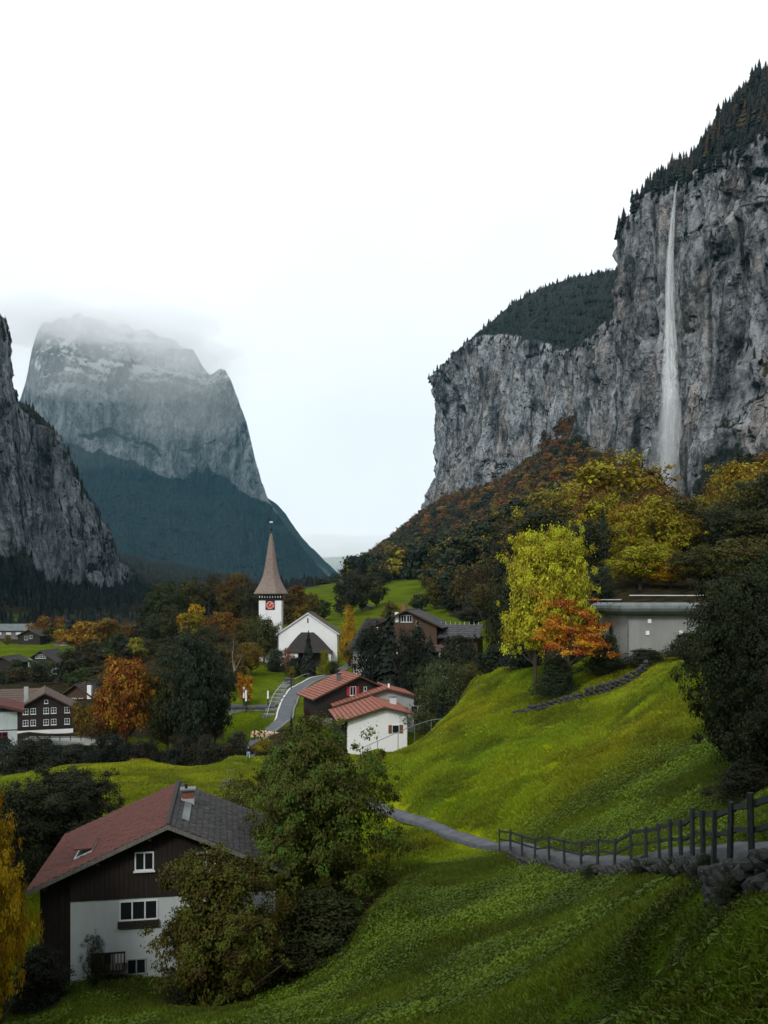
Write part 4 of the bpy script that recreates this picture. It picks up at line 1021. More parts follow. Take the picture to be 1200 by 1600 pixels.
for k in range(9): MB().slab((-17 + k * 3, -4.02, zs), (-14.1 + k * 3, -4.02, zs), (-14.1 + k * 3, 1, zs2 + .1), (-17 + k * 3, 1, zs2 + .1), .06).build('roof_panel', MAT['zinc'], r_)
for k in range(4): MB().box(-14 + k * 5, -11.5 + k * 5, -3.1, -3.005, zs - 2.2, zs - .8).build('window', MAT['pale_metal'], sh)
# white house with red roof at the edge of the picture
xr3 = 47 * 126 / FPX; rw = R(22.5)
wh = empty('house', (P(27, 0, 126)[0] - math.cos(rw) * xr3, 126 - math.sin(rw) * xr3, -24), rw); tag(wh, 'white house with dark red roof edge and red-framed window at the picture edge', 'house')
zt3 = (HOR - 1112) / FPX * 126 + 24
MB().box(-6, xr3, 0, 9, -1.5, zt3).build('wall', MAT['plaster_dimmed'], wh)
r_ = MB().prism_y([(-2, zt3 + 2.3), (-7, zt3 + .3), (-7, zt3 + .1), (-2, zt3 + 2.1), (xr3 + .9, zt3 + .02), (xr3 + .9, zt3 + .2)], -.9, 10).build('roof', MAT['dark_timber'], wh)
tile_plane(r_, (-2, zt3 + 2.3), (xr3 + .9, zt3 + .2), 0, -.9, 10, 'rust_tile', .5, .6, 3)
MB().add([(-2, -.95, zt3 + 2.36), (xr3 + .9, -.95, zt3 + .26), (xr3 + .9, -.95, zt3 - .1), (-2, -.95, zt3 + 2.0), (-2, -.92, zt3 + 2.36), (xr3 + .9, -.92, zt3 + .26), (xr3 + .9, -.92, zt3 - .1), (-2, -.92, zt3 + 2.0)],
         [(0,3,2,1),(4,5,6,7),(0,1,5,4),(1,2,6,5),(2,3,7,6),(3,0,4,7)]).build('verge_board', MAT['rust_tile'], r_)
zz = (HOR - 1140) / FPX * 126 + 24; MB().box(-6, xr3 + .02, -.05, -.003, zz - .06, zz + .06).build('dark_band', MAT['dark_timber'], wh)
zz = (HOR - 1157) / FPX * 126 + 24; window(wh, (5 + 20) * 126 / FPX, 0, zz, 1.5, 1.3, 1, frame='red_wood', bars=1)
# hay barn on the far meadow
h, r_, Z = house(569, 944, 345, 20, -4.8, 4.5, .5, R(-15), 'grey_timber', 'metal', 'tiny grey hay barn alone on the far green meadow', name='barn', ovh=.3, seed=41)
MB().box(-.5, .5, .7, .79, 0, 1.2).build('barn_door', MAT['dark_timber'], h)

# ---- bridge with railing over the river
x0, x1 = P(28, 0, 136)[0], P(176, 0, 136)[0]; zb_ = (HOR - 1158) / FPX * 136
br = empty('bridge', (x0, 136, zb_)); tag(br, 'low grey road bridge with dark railing in front of the dark chalet', 'bridge')
Lb = x1 - x0
MB().box(0, Lb, -.1, 4.5, -.45, 0).build('deck', MAT['concrete'], br)
MB().box(0, Lb, -.25, -.102, -.6, .12).build('parapet', MAT['plaster_grey'], br)
for k in range(10): MB().box(Lb * k / 9.01, Lb * k / 9.01 + .1, -.2, -.12, .122, 1.1).build('post', MAT['black_metal'], br)
for z in (.55, 1.05): MB().box(0, Lb, -.19, -.13, z, z + .08).build('rail', MAT['black_metal'], br)
MB().box(Lb * .3, Lb * .36, .2, 4, -4.5, -.452).build('pier', MAT['concrete'], br); MB().box(Lb * .8, Lb * .86, .2, 4, -4.5, -.452).build('pier', MAT['concrete'], br)
o = MB().box(-120, -9.5, 126.5, 131.5, -25.4, -24.2).build('river', MAT['glass']); tag(o, 'dark river running under the bridge', 'river', kind='structure')

# ---- memorial wall below the church lawn
D2 = 150.0; k2 = D2 / FPX
xa, xb = P(357, 0, D2)[0], P(428, 0, D2)[0]; zb_ = (HOR - 1131) * k2; Hm = 24 * k2
mw = empty('retaining_wall', ((xa + xb) / 2, D2, zb_)); tag(mw, 'pale stone retaining wall with grey door below the church lawn', 'wall')
hl = (xb - xa) / 2
body = MB().box(-hl, hl, 0, 3.5, -1, Hm).build('wall_core', MAT['dark_stone'], mw)
MB().box(-hl - .2, hl + .2, -.3, 3.6, Hm + .003, Hm + .35).build('coping', MAT['slate'], mw)
rr2 = random.Random(4)
for r_ in range(6):
    x_ = -hl
    while x_ < hl - .1:
        wd = rr2.uniform(.35, .75); hgt = Hm / 6
        if not (-2.05 < x_ + wd / 2 - .7 < -.2 + .3 and r_ < 4):
            MB().box(x_ + .015, min(x_ + wd, hl) - .015, -rr2.uniform(.06, .12), -.002, r_ * hgt + .015, (r_ + 1) * hgt - .015).build('stone', MAT['stone'], mw)
        x_ += wd
dr = MB().box(-1.9 + .55, -.75 + .55, -.1, -.004, 0, 17 * k2).build('door', MAT['metal'], mw)
MB().box(-1.0 + .5, -.95 + .5, -.14, -.101, .85, 1.0).build('handle', MAT['black_metal'], dr)
# stone steps up the lawn
for k in range(9):
    t = k / 8; px = 421 + 28 * t ** .9; D = 146 + 34 * t
    x_ = P(px, 0, D)[0]; z_ = gz(x_, D)
    o = MB().box(-1.0, 1.0, -.75, .75, -.4, .32).build('stone_slab', MAT['stone'], None, (x_, D, z_)); tag(o, 'flat pale stone slab in the stepped row beside the village road', 'stone slab', 'stone slabs stepping up the lawn edge'); o.rotation_euler = (0, 0, R(-12))
x_, D = P(452, 0, 178)[0], 178
o = MB().box(-.9, .9, -.8, .8, -.3, 1.2).box(-1.0, 1.0, -.9, .9, 1.203, 1.33).build('stone_block', MAT['slate'], None, (x_, D, gz(x_, D))); tag(o, 'dark stone block on the lawn beside the dark lamp post', 'stone block')
def lamp(px, D, py_top, white, label):
    x_ = P(px, 0, D)[0]; zg = gz(x_, D); H_ = (HOR - py_top) / FPX * D - zg
    l_ = empty('lamp_post', (x_, D, zg)); tag(l_, label, 'lamp post')
    if white:
        MB().tube((0,0,-.3), (0,0,H_ * .5), .1, .1, 8).build('pole', MAT['black_metal'], l_); MB().tube((0,0,H_ * .5 + .003), (0,0,H_), .16, .16, 8).build('lamp_head', MAT['lamp_white'], l_)
        MB().tube((0,0,H_ + .003), (0,0,H_ + .06), .18, .18, 8).build('cap', MAT['metal'], l_)
    else:
        MB().tube((0,0,-.3), (0,0,H_ - .35), .1, .08, 8).build('pole', MAT['black_metal'], l_); MB().tube((0,0,H_ - .35), (0,0,H_), .22, .3, 8).build('lamp_head', MAT['black_metal'], l_)
lamp(381, 150.8, 1073.5, True, 'white-topped lamp post by the orange bush, behind the nearer one')
lamp(384.5, 149.3, 1078, True, 'white-topped lamp post by the orange bush, the nearer of the pair')
lamp(418.7, 152, 1079, True, 'white-topped lamp post alone on the lawn above the retaining wall')
lamp(455, 170, 1051, False, 'tall dark lamp post beside the stone block on the lawn')
# stacked timber by the road
xa = P(392, 0, 131)[0]
tp = empty('timber_stack', (xa, 130.5, gz(xa + 2, 130.5)), R(-2)); tag(tp, 'stack of fresh pale planks lying beside the village road', 'timber stack')
rr3 = random.Random(8)
for a_ in range(3):
    for b_ in range(7): MB().box(rr3.uniform(0, .25), 4.3 + rr3.uniform(-.3, .2), b_ * .3, b_ * .3 + .27, .1 + a_ * .24, .31 + a_ * .24).build('plank', MAT['fresh_timber'], tp)
for k in (0.5, 2, 3.5): MB().box(k, k + .12, -.06, -.01, -.2, 1.1).build('stake', MAT['dark_timber'], tp)

# ---- fences ---------------------------------------------------------------------------------------
def fence_line(pts, step):
    pts = smooth_line(pts, .1); d = np.concatenate([[0], np.cumsum(np.linalg.norm(np.diff(pts, axis=0), axis=1))])
    n = int(d[-1] / step); s = np.linspace(0, d[-1], n + 1)
    return np.stack([np.interp(s, d, pts[:, 0]), np.interp(s, d, pts[:, 1])], -1)
# timber fence on the downhill side of the path; offset from its middle line
_d = np.gradient(PATH, axis=0); _d /= np.linalg.norm(_d, axis=1)[:, None]; _nn = np.stack([-_d[:, 1], _d[:, 0]], -1)
side_line = PATH - _nn * .78 if (PATH[40] + _nn[40])[1] > (PATH[40] - _nn[40])[1] else PATH + _nn * .78
i0 = int(np.argmin(np.abs((600 + side_line[:, 0] / side_line[:, 1] * FPX) - 782) + (side_line[:, 1] < 20) * 1e3))
FL = fence_line(side_line[i0:-12], 2.05)
FL = FL[FL[:, 1] > 7.0]
FZ = ground(PATH[:, 0], PATH[:, 1])
def path_z(q): return float(FZ[np.argmin(np.hypot(PATH[:, 0] - q[0], PATH[:, 1] - q[1]))])
fe = empty('wooden_fence', (FL[0][0], FL[0][1], path_z(FL[0]))); tag(fe, 'dark weathered post-and-rail fence along the downhill side of the footpath', 'fence')
fo = np.array([FL[0][0], FL[0][1], path_z(FL[0])])
tops = []
for k, q in enumerate(FL):
    z_ = path_z(q); x_, y_ = q - fo[:2]; j1, j2 = random.uniform(-.03, .03), random.uniform(-.03, .03)
    b = z_ - fo[2]
    mb = MB().box(-.046, .046, -.046, .046, -.9, 1.16 + random.uniform(-.04, .05))
    o = mb.build('post', MAT['fence_timber'], fe, (x_, y_, b)); o.rotation_euler = (j1, j2, random.uniform(0, 1))
    tops.append(Vector((x_, y_, b)))
for k in range(len(tops) - 1):
    for h_, t_ in ((1.02, .06), (.55, .05)):
        a_, c_ = tops[k] + Vector((0, 0, h_ + random.uniform(-.02, .02))), tops[k+1] + Vector((0, 0, h_ + random.uniform(-.02, .02)))
        d = (c_ - a_).normalized(); n = Vector((d.y, -d.x, 0)).normalized() * .085
        a_, c_ = a_ - d * .06 - n, c_ + d * .06 - n
        up = Vector((0, 0, t_)); th = n.normalized() * .035
        MB().add([a_ - up - th, c_ - up - th, c_ + up - th, a_ + up - th, a_ - up + th, c_ - up + th, c_ + up + th, a_ + up + th],
                 [(0,1,2,3),(7,6,5,4),(0,4,5,1),(1,5,6,2),(2,6,7,3),(3,7,4,0)]).build('rail', MAT['fence_timber'], fe)

def boulder(seed, sub=2):
    bm = bmesh.new(); bmesh.ops.create_icosphere(bm, subdivisions=sub - 1, radius=.5)
    r_ = np.random.default_rng(seed); V = np.array([v.co[:] for v in bm.verts]); V += .16 * np.stack([fbm(V * 2.1 + seed * 3.1 + k * 9, 2, seed + k) for k in range(3)], -1)
    V = np.sign(V) * np.abs(V) ** .8 * .9
    for v, c_ in zip(bm.verts, V): v.co = c_
    me = bpy.data.meshes.new('stone'); bm.to_mesh(me); bm.free(); return me
B_DARK = [boulder(s) for s in range(6)]; [m_.materials.append(MAT['dark_stone']) for m_ in B_DARK]
B_PALE = [boulder(s + 20) for s in range(6)]; [m_.materials.append(MAT['stone']) for m_ in B_PALE]

def stone_wall(name, label, line, zf, h0, h1, size, meshes, depth=.5, seed=0):
    rr = random.Random(seed); d = np.concatenate([[0], np.cumsum(np.linalg.norm(np.diff(line, axis=0), axis=1))]); Lw = d[-1]
    o0 = Vector((line[0][0], line[0][1], zf(line[0]))); root = empty(name, o0); tag(root, label, 'wall')
    cnt = 0; s = 0
    n_rows = int(max(h0, h1) / (size * .62)) + 1
    for r_ in range(n_rows):
        s = rr.uniform(0, size)
        while s < Lw and cnt < 290:
            h_here = h0 + (h1 - h0) * s / Lw
            if r_ * size * .62 < h_here:
                q = np.array([np.interp(s, d, line[:, 0]), np.interp(s, d, line[:, 1])])
                sx = size * rr.uniform(.75, 1.35)
                o = link('stone', rr.choice(meshes), root, Vector((q[0] + rr.uniform(-.06, .06), q[1] + rr.uniform(-.06, .06), zf(q) + (r_ + .3) * size * .62)) - o0)
                o.scale = (sx, depth * rr.uniform(.9, 1.3), size * rr.uniform(.6, .95)); i_ = min(int(np.searchsorted(d, s)), len(line) - 2)
                t = line[i_ + 1] - line[i_]; o.rotation_euler = (rr.uniform(-.2, .2), rr.uniform(-.2, .2), math.atan2(t[1], t[0])); cnt += 1
            s += size * rr.uniform(.8, 1.1)
    return root
near_line = side_line[(side_line[:, 1] > 8.5) & (side_line[:, 1] < 21)]
near_line = near_line - 0
stone_wall('stone_wall', 'rough dry stone wall under the footpath fence at the meadow corner', near_line + np.array([-.12, -.05]), lambda q: path_z(q) - 1.35, 1.0, 1.45, .36, B_DARK, .45, 3)
mid_line = side_line[(side_line[:, 1] > 21) & (side_line[:, 1] < 52)]
stone_wall('stone_wall', 'low kerb of dark stones under the middle stretch of the footpath fence', mid_line + np.array([-.1, -.1]), lambda q: path_z(q) - .4, .3, .28, .3, B_DARK, .3, 4)
tl = fence_line(np.array(pxd([(800,90),(840,88),(880,87),(930,86),(975,85.5),(1010,86)])), .3)
stone_wall('stone_wall', 'dark dry stone terrace wall crossing the upper meadow below the concrete building', tl, lambda q: gz(*q) - .25, .55, 1.3, .52, B_DARK, .5, 5)
# metal handrail beside the white chalet
pts = [P(563, 1170, 113), P(590, 1158, 113), P(622, 1144, 114), P(648, 1133, 115), P(674, 1125, 116), P(713, 1121, 114)]
hr = empty('handrail', pts[0]); tag(hr, 'grey metal handrail running up the bank beside the white chalet', 'handrail')
for k, q in enumerate(pts):
    zg = gz(q[0], q[1]); MB().tube((0,0,min(-.2, zg - q[2] - .3)), (0,0,0), .045, .045, 6).build('post', MAT['metal'], hr, Vector(q) - Vector(pts[0]))
    if k: MB().tube(Vector(pts[k-1]) - Vector(pts[0]), Vector(q) - Vector(pts[0]), .05, .05, 6).build('rail', MAT['metal'], hr)
# slim wire fence along the road edge of the lawn
ln = fence_line(ROAD[10:] , 3.4)
dn = np.gradient(ln, axis=0); dn /= np.linalg.norm(dn, axis=1)[:, None]
ln = ln + np.stack([-dn[:, 1], dn[:, 0]], -1) * 2.9
ln = ln[(ln[:, 1] > 140) & (ln[:, 1] < 196)]
wf = empty('wire_fence', (ln[0][0], ln[0][1], gz(*ln[0]))); tag(wf, 'slim pale wire fence following the lawn side of the village road', 'fence')
o0 = Vector((ln[0][0], ln[0][1], gz(*ln[0]))); pp = [Vector((q[0], q[1], gz(*q))) - o0 for q in ln]
for k, q in enumerate(pp):
    MB().tube(q + Vector((0,0,-.3)), q + Vector((0,0,.95)), .05, .05, 5).build('post', MAT['grey_timber'], wf)
    if k: MB().tube(pp[k-1] + Vector((0,0,.85)), q + Vector((0,0,.85)), .035, .035, 4).build('wire', MAT['pale_metal'], wf)
# electric-fence stakes on the upper bank
for px, D, lb in ((713, 112, 'thin weathered stake at the upper end of the metal handrail'), (746, 108, 'thin weathered stake alone on the open upper bank'), (672, 116, 'thin weathered stake beside the grey wing of the white gabled chalet')):
    x_ = P(px, 0, D)[0]; o = MB().tube((0,0,-.3), (0,0,1.1), .05, .04, 6).lathe([(.05, 1.1), (.07, 1.13), (.02, 1.2)], n=6).build('stake', MAT['grey_timber'], None, (x_, D, gz(x_, D))); tag(o, lb, 'stake', 'stakes on the upper bank')
# ------------------------------------------------------------------ trees
def leaf_quads(C, Nrm, size, rg, wid=.62):
    """C centres, Nrm facing; returns V, F of rhombic leaves"""
    n = len(C)
    Nrm = Nrm / (np.linalg.norm(Nrm, axis=1)[:, None] + 1e-9)
    t = rg.normal(size=(n, 3)); t -= Nrm * np.sum(t * Nrm, 1)[:, None]; t /= np.linalg.norm(t, axis=1)[:, None] + 1e-9
    b = np.cross(Nrm, t)
    s = (size * rg.uniform(.6, 1.35, n))[:, None]
    V = np.stack([C - t * s * .5, C + b * s * wid * .5 + Nrm * s * .1, C + t * s * .5, C - b * s * wid * .5 + Nrm * s * .1], 1).reshape(-1, 3)
    return V, np.arange(4 * n).reshape(n, 4)

PROF = {
    'round':  lambda t: np.sqrt(np.clip(1 - (2 * t - .9) ** 2 / 1.25, 0, 1)) * np.clip(t * 6, .35, 1),
    'wide':   lambda t: np.sqrt(np.clip(1 - (1.9 * t - .7) ** 2 / 1.5, 0, 1)),
    'tall':   lambda t: np.clip(1.08 - t, 0, 1) ** .6 * np.clip(.5 + t * 2.2, 0, 1) * .98,
    'bush':   lambda t: np.sqrt(np.clip(1 - t * t * .96, 0, 1)),
}
def crown_data(kind, n_cl, n_leaf, leaf, seed, z0=.2, s_cl=.07, flat=.65, rough=.3, shell=2.4, up=.5, lobes=0, fill=.22):
    """leaf sprays spread through the volume of a crown of height 1 and diameter 1"""
    rg = np.random.default_rng(seed)
    t = rg.uniform(0, 1, n_cl * 3); pr = PROF[kind](t)
    keep = rg.uniform(0, 1, len(t)) < np.clip(pr, .15, 1); t = t[keep][:n_cl]; pr = pr[keep][:n_cl]; n_cl = len(t)
    th = rg.uniform(0, 2 * np.pi, n_cl)
    lump = 1 + rough * fbm(np.stack([np.cos(th) * 1.6, np.sin(th) * 1.6, t * 3.2], -1) + seed * 1.7, 3, seed)
    rad = .5 * pr * lump * rg.uniform(0, 1, n_cl) ** (1 / shell)
    cc_ = np.stack([np.cos(th) * rad, np.sin(th) * rad, z0 + (1 - z0) * (t * .97 + .02) * (1 + .06 * lump - .06)], -1)
    if lobes:
        big = cc_[:lobes]; own = rg.integers(0, len(big), n_cl)
        cc_ = big[own] + rg.normal(size=(n_cl, 3)) * np.array([.075, .075, .05])
        cc_[:, 2] = np.clip(cc_[:, 2], z0 * .5, 1)
    spr = rg.uniform(0, 1, n_cl) < .13                          # shoots reaching out of the outline
    cc_[spr, :2] *= rg.uniform(1.1, 1.32, (spr.sum(), 1)); cc_[spr, 2] += rg.uniform(-.01, .06, spr.sum())
    ww_ = rg.uniform(.5, 1.5, n_cl); ww_[spr] *= .35; sp_ = np.where(spr, .6, 1.0)
    ww_ = ww_ * rg.uniform(.7, 1.3, n_cl); ww_ /= ww_.sum()
    idx = rg.choice(n_cl, n_leaf, p=ww_)
    nf = int(n_leaf * fill); g_ = rg.normal(size=(n_leaf, 3)); sz = s_cl * rg.uniform(.55, 1.35, n_cl) * sp_
    Cn = cc_[idx] + g_ * sz[idx][:, None] * np.array([1, 1, flat])
    tf = rg.uniform(.05, .9, nf); rf = .5 * PROF[kind](tf) * .72 * np.sqrt(rg.uniform(0, 1, nf)); af = rg.uniform(0, 6.283, nf)
    Cn[:nf] = np.stack([np.cos(af) * rf, np.sin(af) * rf, z0 + (1 - z0) * tf], -1)
    Cn[:, 2] = np.maximum(Cn[:, 2], z0 * .35)
    outw = Cn - np.array([0, 0, z0 + (1 - z0) * .45]); outw /= np.linalg.norm(outw, axis=1)[:, None] + 1e-9
    Nn = outw * .6 + g_ * .25 + np.array([0, 0, up]) + rg.normal(size=(n_leaf, 3)) * .5
    lf = np.full(n_leaf, leaf); lf[:nf] *= 1.7
    V, F = leaf_quads(Cn, Nn, lf, rg)
    rnd = rg.uniform(0, 1, n_leaf); clr = rg.uniform(0, 1, n_cl)[idx]
    return V, F, rnd, clr, cc_
def trunk_data(cc_, seed, r0=.03, z_top=.8, limbs=12, z0=.2, fork=None):
    rg = random.Random(seed); mb = MB()
    pts = [Vector((0, 0, -.04))]; nseg = 6
    for k in range(1, nseg + 1): pts.append(Vector((rg.uniform(-.02, .02) * k / 2, rg.uniform(-.02, .02) * k / 2, z_top * k / nseg)))
    for k in range(nseg): mb.tube(pts[k], pts[k+1], r0 * (1 - k / (nseg + 1)), r0 * (1 - (k + 1) / (nseg + 1)), 7)
    for c_ in rg.sample(list(map(tuple, cc_)), min(limbs, len(cc_))):
        c_ = Vector(c_); h = max(z0 * .7, min(c_.z - .12 - c_.xy.length * .5, z_top * .9)); i_ = min(nseg - 1, int(h / z_top * nseg)); a_ = pts[i_].lerp(pts[i_ + 1], min(1, max(0, h / z_top * nseg - i_)))
        mid = a_.lerp(c_, .55) + Vector((0, 0, -.02)); rr_ = r0 * (1 - h / z_top * .75) * .5
        mb.tube(a_, mid, rr_, rr_ * .65, 5); mb.tube(mid, c_, rr_ * .65, rr_ * .2, 4)
    return mb.mesh('trunk')

class Proto: pass
def deciduous(kind, n_cl, n_leaf, leaf, seed, bark='bark', **kw):
    p = Proto(); V, F, a_, b_, cc_ = crown_data(kind, n_cl, n_leaf, leaf, seed, **kw)
    p.crown = mesh_np('crown', V, F, False, {'rnd': a_, 'clr': b_}, mats=[MAT['leaf']])
    p.trunk = trunk_data(cc_, seed, z0=kw.get('z0', .2), limbs=14 if n_leaf > 2500 else 6); p.trunk.materials.append(MAT[bark])
    p.V, p.F, p.a, p.b = V, F, a_, b_
    return p
def conifer_data(levels, per, seed, w0=.5, bot=.1, pieces=3, bare=0.0):
    rg = np.random.default_rng(seed); C, Nn, T, S = [], [], [], []
    V, F, rnd, clr = [], [], [], []
    for k in range(levels):
        t = k / (levels - 1); z = bot + (1 - bot) * t; r = w0 * (1 - t) ** .85 * rg.uniform(.8, 1.1) + .012
        for q in range(max(4, int(per * (1 - t * .5)))):
            a_ = rg.uniform(0, 2 * np.pi); rr_ = r * rg.uniform(.6, 1.12); cl = rg.uniform()
            for s in range(pieces):
                f0, f1 = s / pieces, (s + 1.15) / pieces
                dr = np.array([np.cos(a_), np.sin(a_), 0]); sd = np.array([-np.sin(a_), np.cos(a_), 0])
                wd = rr_ * .34 * (1 - f0 * .55) + .008
                def pt(f, o_): return dr * rr_ * f + sd * o_ + np.array([0, 0, z - .22 * rr_ * f - .25 * rr_ * f * f + rg.uniform(-.008, .008) - abs(o_) * .35])
                n0 = len(V); V += [pt(f0, 0), pt((f0 + f1) / 2, wd), pt(f1, 0), pt((f0 + f1) / 2, -wd)]; F.append((n0, n0 + 1, n0 + 2, n0 + 3)); rnd.append(rg.uniform()); clr.append(cl)
    return np.array(V), np.array(F), np.array(rnd), np.array(clr)
def conifer(levels, per, seed, **kw):
    p = Proto(); V, F, a_, b_ = conifer_data(levels, per, seed, **kw)
    p.crown = mesh_np('crown', V, F, False, {'rnd': a_, 'clr': b_}, mats=[MAT['leaf']])
    mb = MB(); mb.tube((0,0,-.04), (0,0,.5), .022, .012, 7); mb.tube((0,0,.5), (0,0,.99), .012, .002, 6); p.trunk = mb.mesh('trunk'); p.trunk.materials.append(MAT['bark'])
    p.V, p.F, p.a, p.b = V, F, a_, b_
    return p

PR = {
    'round1': deciduous('round', 150, 10000, .030, 1, s_cl=.045, lobes=34, shell=3), 'round2': deciduous('round', 140, 9500, .031, 2, rough=.5, s_cl=.048, lobes=28, shell=3), 'round3': deciduous('wide', 150, 10000, .03, 3, flat=.45, rough=.45, s_cl=.048, lobes=32, shell=3),
    'tall1': deciduous('tall', 110, 9000, .026, 4, z0=.1), 'tall2': deciduous('tall', 90, 8000, .027, 5, z0=.12, rough=.4),
    'bush1': deciduous('bush', 80, 5000, .045, 6, z0=.02, s_cl=.09), 'bush2': deciduous('bush', 70, 4800, .045, 7, z0=.02, s_cl=.09, rough=.45),
    'mid1': deciduous('round', 60, 3200, .052, 8, z0=.08, s_cl=.055, rough=.45, lobes=16, shell=3.2), 'mid2': deciduous('round', 56, 3200, .054, 9, z0=.08, s_cl=.058, rough=.55, lobes=13, shell=3.2), 'mid3': deciduous('wide', 60, 3200, .052, 10, z0=.08, s_cl=.058, flat=.5, rough=.5, lobes=15, shell=3.2),
    'layer': deciduous('wide', 70, 5200, .034, 12, z0=.15, flat=.22, s_cl=.09, rough=.5, shell=1.6),
    'sparse': deciduous('tall', 60, 900, .022, 13, z0=.25, bark='pale_bark', fill=0),
    'spruce1': conifer(44, 16, 20), 'spruce2': conifer(38, 15, 21, w0=.46), 'pine': conifer(22, 16, 22, w0=.5, bot=.45), 'cypress': conifer(60, 22, 23, w0=.5, bot=.02),
    # near trees, each grown on its own
    'big': deciduous('round', 640, 70000, .0175, 31, z0=.05, s_cl=.027, rough=.6, flat=.6, lobes=130, shell=2.8, fill=.18), 'left_lobe': deciduous('wide', 420, 46000, .0225, 32, z0=.03, s_cl=.033, rough=.85, flat=.6, lobes=85, shell=2.8, fill=.15),
    'dark': deciduous('round', 420, 60000, .02, 33, z0=.02, s_cl=.034, rough=.4, lobes=85, shell=2.4), 'yellow': deciduous('round', 240, 26000, .022, 34, z0=.03, s_cl=.03, rough=.6, lobes=60, shell=2.8),
    'poplar': deciduous('round', 300, 32000, .02, 35, z0=.2, s_cl=.027, rough=.7, up=.8, lobes=70, shell=2.8), 'maple': deciduous('wide', 90, 9000, .026, 36, z0=.4, flat=.34, s_cl=.05, rough=.7, shell=1.8, fill=0),
    'shrub': deciduous('bush', 150, 17000, .026, 37, z0=.01, s_cl=.06, rough=.45), 'twiggy': deciduous('round', 170, 15000, .018, 38, z0=.05, s_cl=.045, rough=.5),
}
DG, GR, OL, YG, YE, OR, RU, BR = (.012,.021,.011), (.036,.056,.011), (.062,.06,.009), (.2,.2,.01), (.33,.21,.008), (.3,.115,.006), (.13,.05,.01), (.065,.042,.014)
def mixc(a_, b_, t): return tuple(x_ * (1 - t) + y_ * t for x_, y_ in zip(a_, b_))
def plant(name, label, cat, px, top, wpx, D, proto, colr, var=.5, group=None, base=None, wscale=1.0, dy=None, rot=None):
    """a tree or shrub whose foot stands on the ground at that bearing and distance and whose top reaches the given height"""
    x_ = (px - 600) / FPX * D; zg = gz(x_, D) if base is None else base
    H_ = (HOR - top) / FPX * D - zg; Wd = wpx / FPX * D
    H_ = max(H_, .6)
    return plant_at(name, label, cat, x_, D, zg, H_, Wd, proto, colr, var, group, rot)
def plant_at(name, label, cat, x_, y_, zg, H_, Wd, proto, colr, var=.5, group=None, rot=None):
    p = PR[proto]; e = empty(name, (x_, y_, zg - .05), random.uniform(0, 6.28) if rot is None else rot); e.scale = (Wd, Wd * random.uniform(.9, 1.05), H_)
    tag(e, label, cat, group)
    link('trunk', p.trunk, e); c_ = link('crown', p.crown, e); c_.color = (*colr, var)
    return e
T = 'tree'
# foreground
plant('broadleaf_tree', 'big dense green tree speckled yellow growing beside the large chalet', T, 490, 1126, 236, 52, 'big', (.078,.1,.01), .7)
plant('broadleaf_tree', 'spreading olive tree hiding the corner of the large chalet wall', T, 338, 1332, 178, 42.8, 'left_lobe', (.085,.082,.007), .8)
plant('broadleaf_tree', 'yellow-green sapling rising behind the big dense tree', T, 438, 1150, 100, 60, 'twiggy', (.075,.085,.016), .4)
plant('shrub', 'grey-brown twiggy shrub behind the chalet roof', 'shrub', 372, 1205, 75, 66, 'twiggy', (.06,.055,.02), .5)
plant('broadleaf_tree', 'bright yellow tree at the picture edge beside the large chalet', T, -14, 1246, 96, 39, 'yellow', (.33,.2,.006), .35)
plant('broadleaf_tree', 'dark leafy tree on the grass behind the large chalet', T, 105, 1196, 150, 68, 'dark', (.022,.026,.008), .5)
plant('shrub', 'dark shrub behind the bright yellow tree', 'shrub', 20, 1222, 120, 64, 'shrub', (.02,.024,.008), .5)
plant('shrub', 'low dark hedge plant at the foot of the big dense tree', 'shrub', 330, 1502, 170, 43.5, 'shrub', (.022,.024,.009), .5)
plant('shrub', 'dark bush pressed against the big dense tree near the grass slope', 'shrub', 500, 1385, 190, 46, 'shrub', (.032,.038,.008), .7)
plant('shrub', 'olive bush filling the gap between the big dense tree and the spreading olive tree', 'shrub', 415, 1425, 130, 45, 'shrub', (.04,.04,.008), .7)
plant('shrub', 'small climbing shrub against the pale chalet wall', 'shrub', 148, 1452, 38, 44.6, 'twiggy', (.025,.03,.012), .4)
plant('shrub', 'black-green undergrowth in front of the lean-to', 'shrub', 60, 1475, 110, 43, 'shrub', (.014,.017,.008), .4)
plant('broadleaf_tree', 'tall dark tree overhanging the footpath fence', T, 1166, 868, 190, 41, 'dark', (.022,.029,.008), .7)
plant('broadleaf_tree', 'dark broad tree at the picture edge above the footpath', T, 1240, 900, 190, 36, 'big', (.02,.026,.008), .6)
for k_, (px, top, wd, D, lab) in enumerate([(1062, 1352, 60, 27, 'dark weed clump where the dry stone wall begins'), (1105, 1362, 66, 21, 'dark weed clump on the face of the dry stone wall'), (1150, 1395, 70, 16, 'dark fern at the foot of the dry stone wall'), (1010, 1362, 50, 33, 'small dark weed clump below the fence'), (930, 1368, 46, 39, 'low weed clump below the middle of the fence')]):
    plant('shrub', lab, 'shrub', px, top, wd, D, 'shrub', (.022,.03,.009), .5)
plant('shrub', 'dark hedge bush between path and overhanging tree', 'shrub', 1165, 1185, 110, 35, 'shrub', (.017,.02,.008), .4)
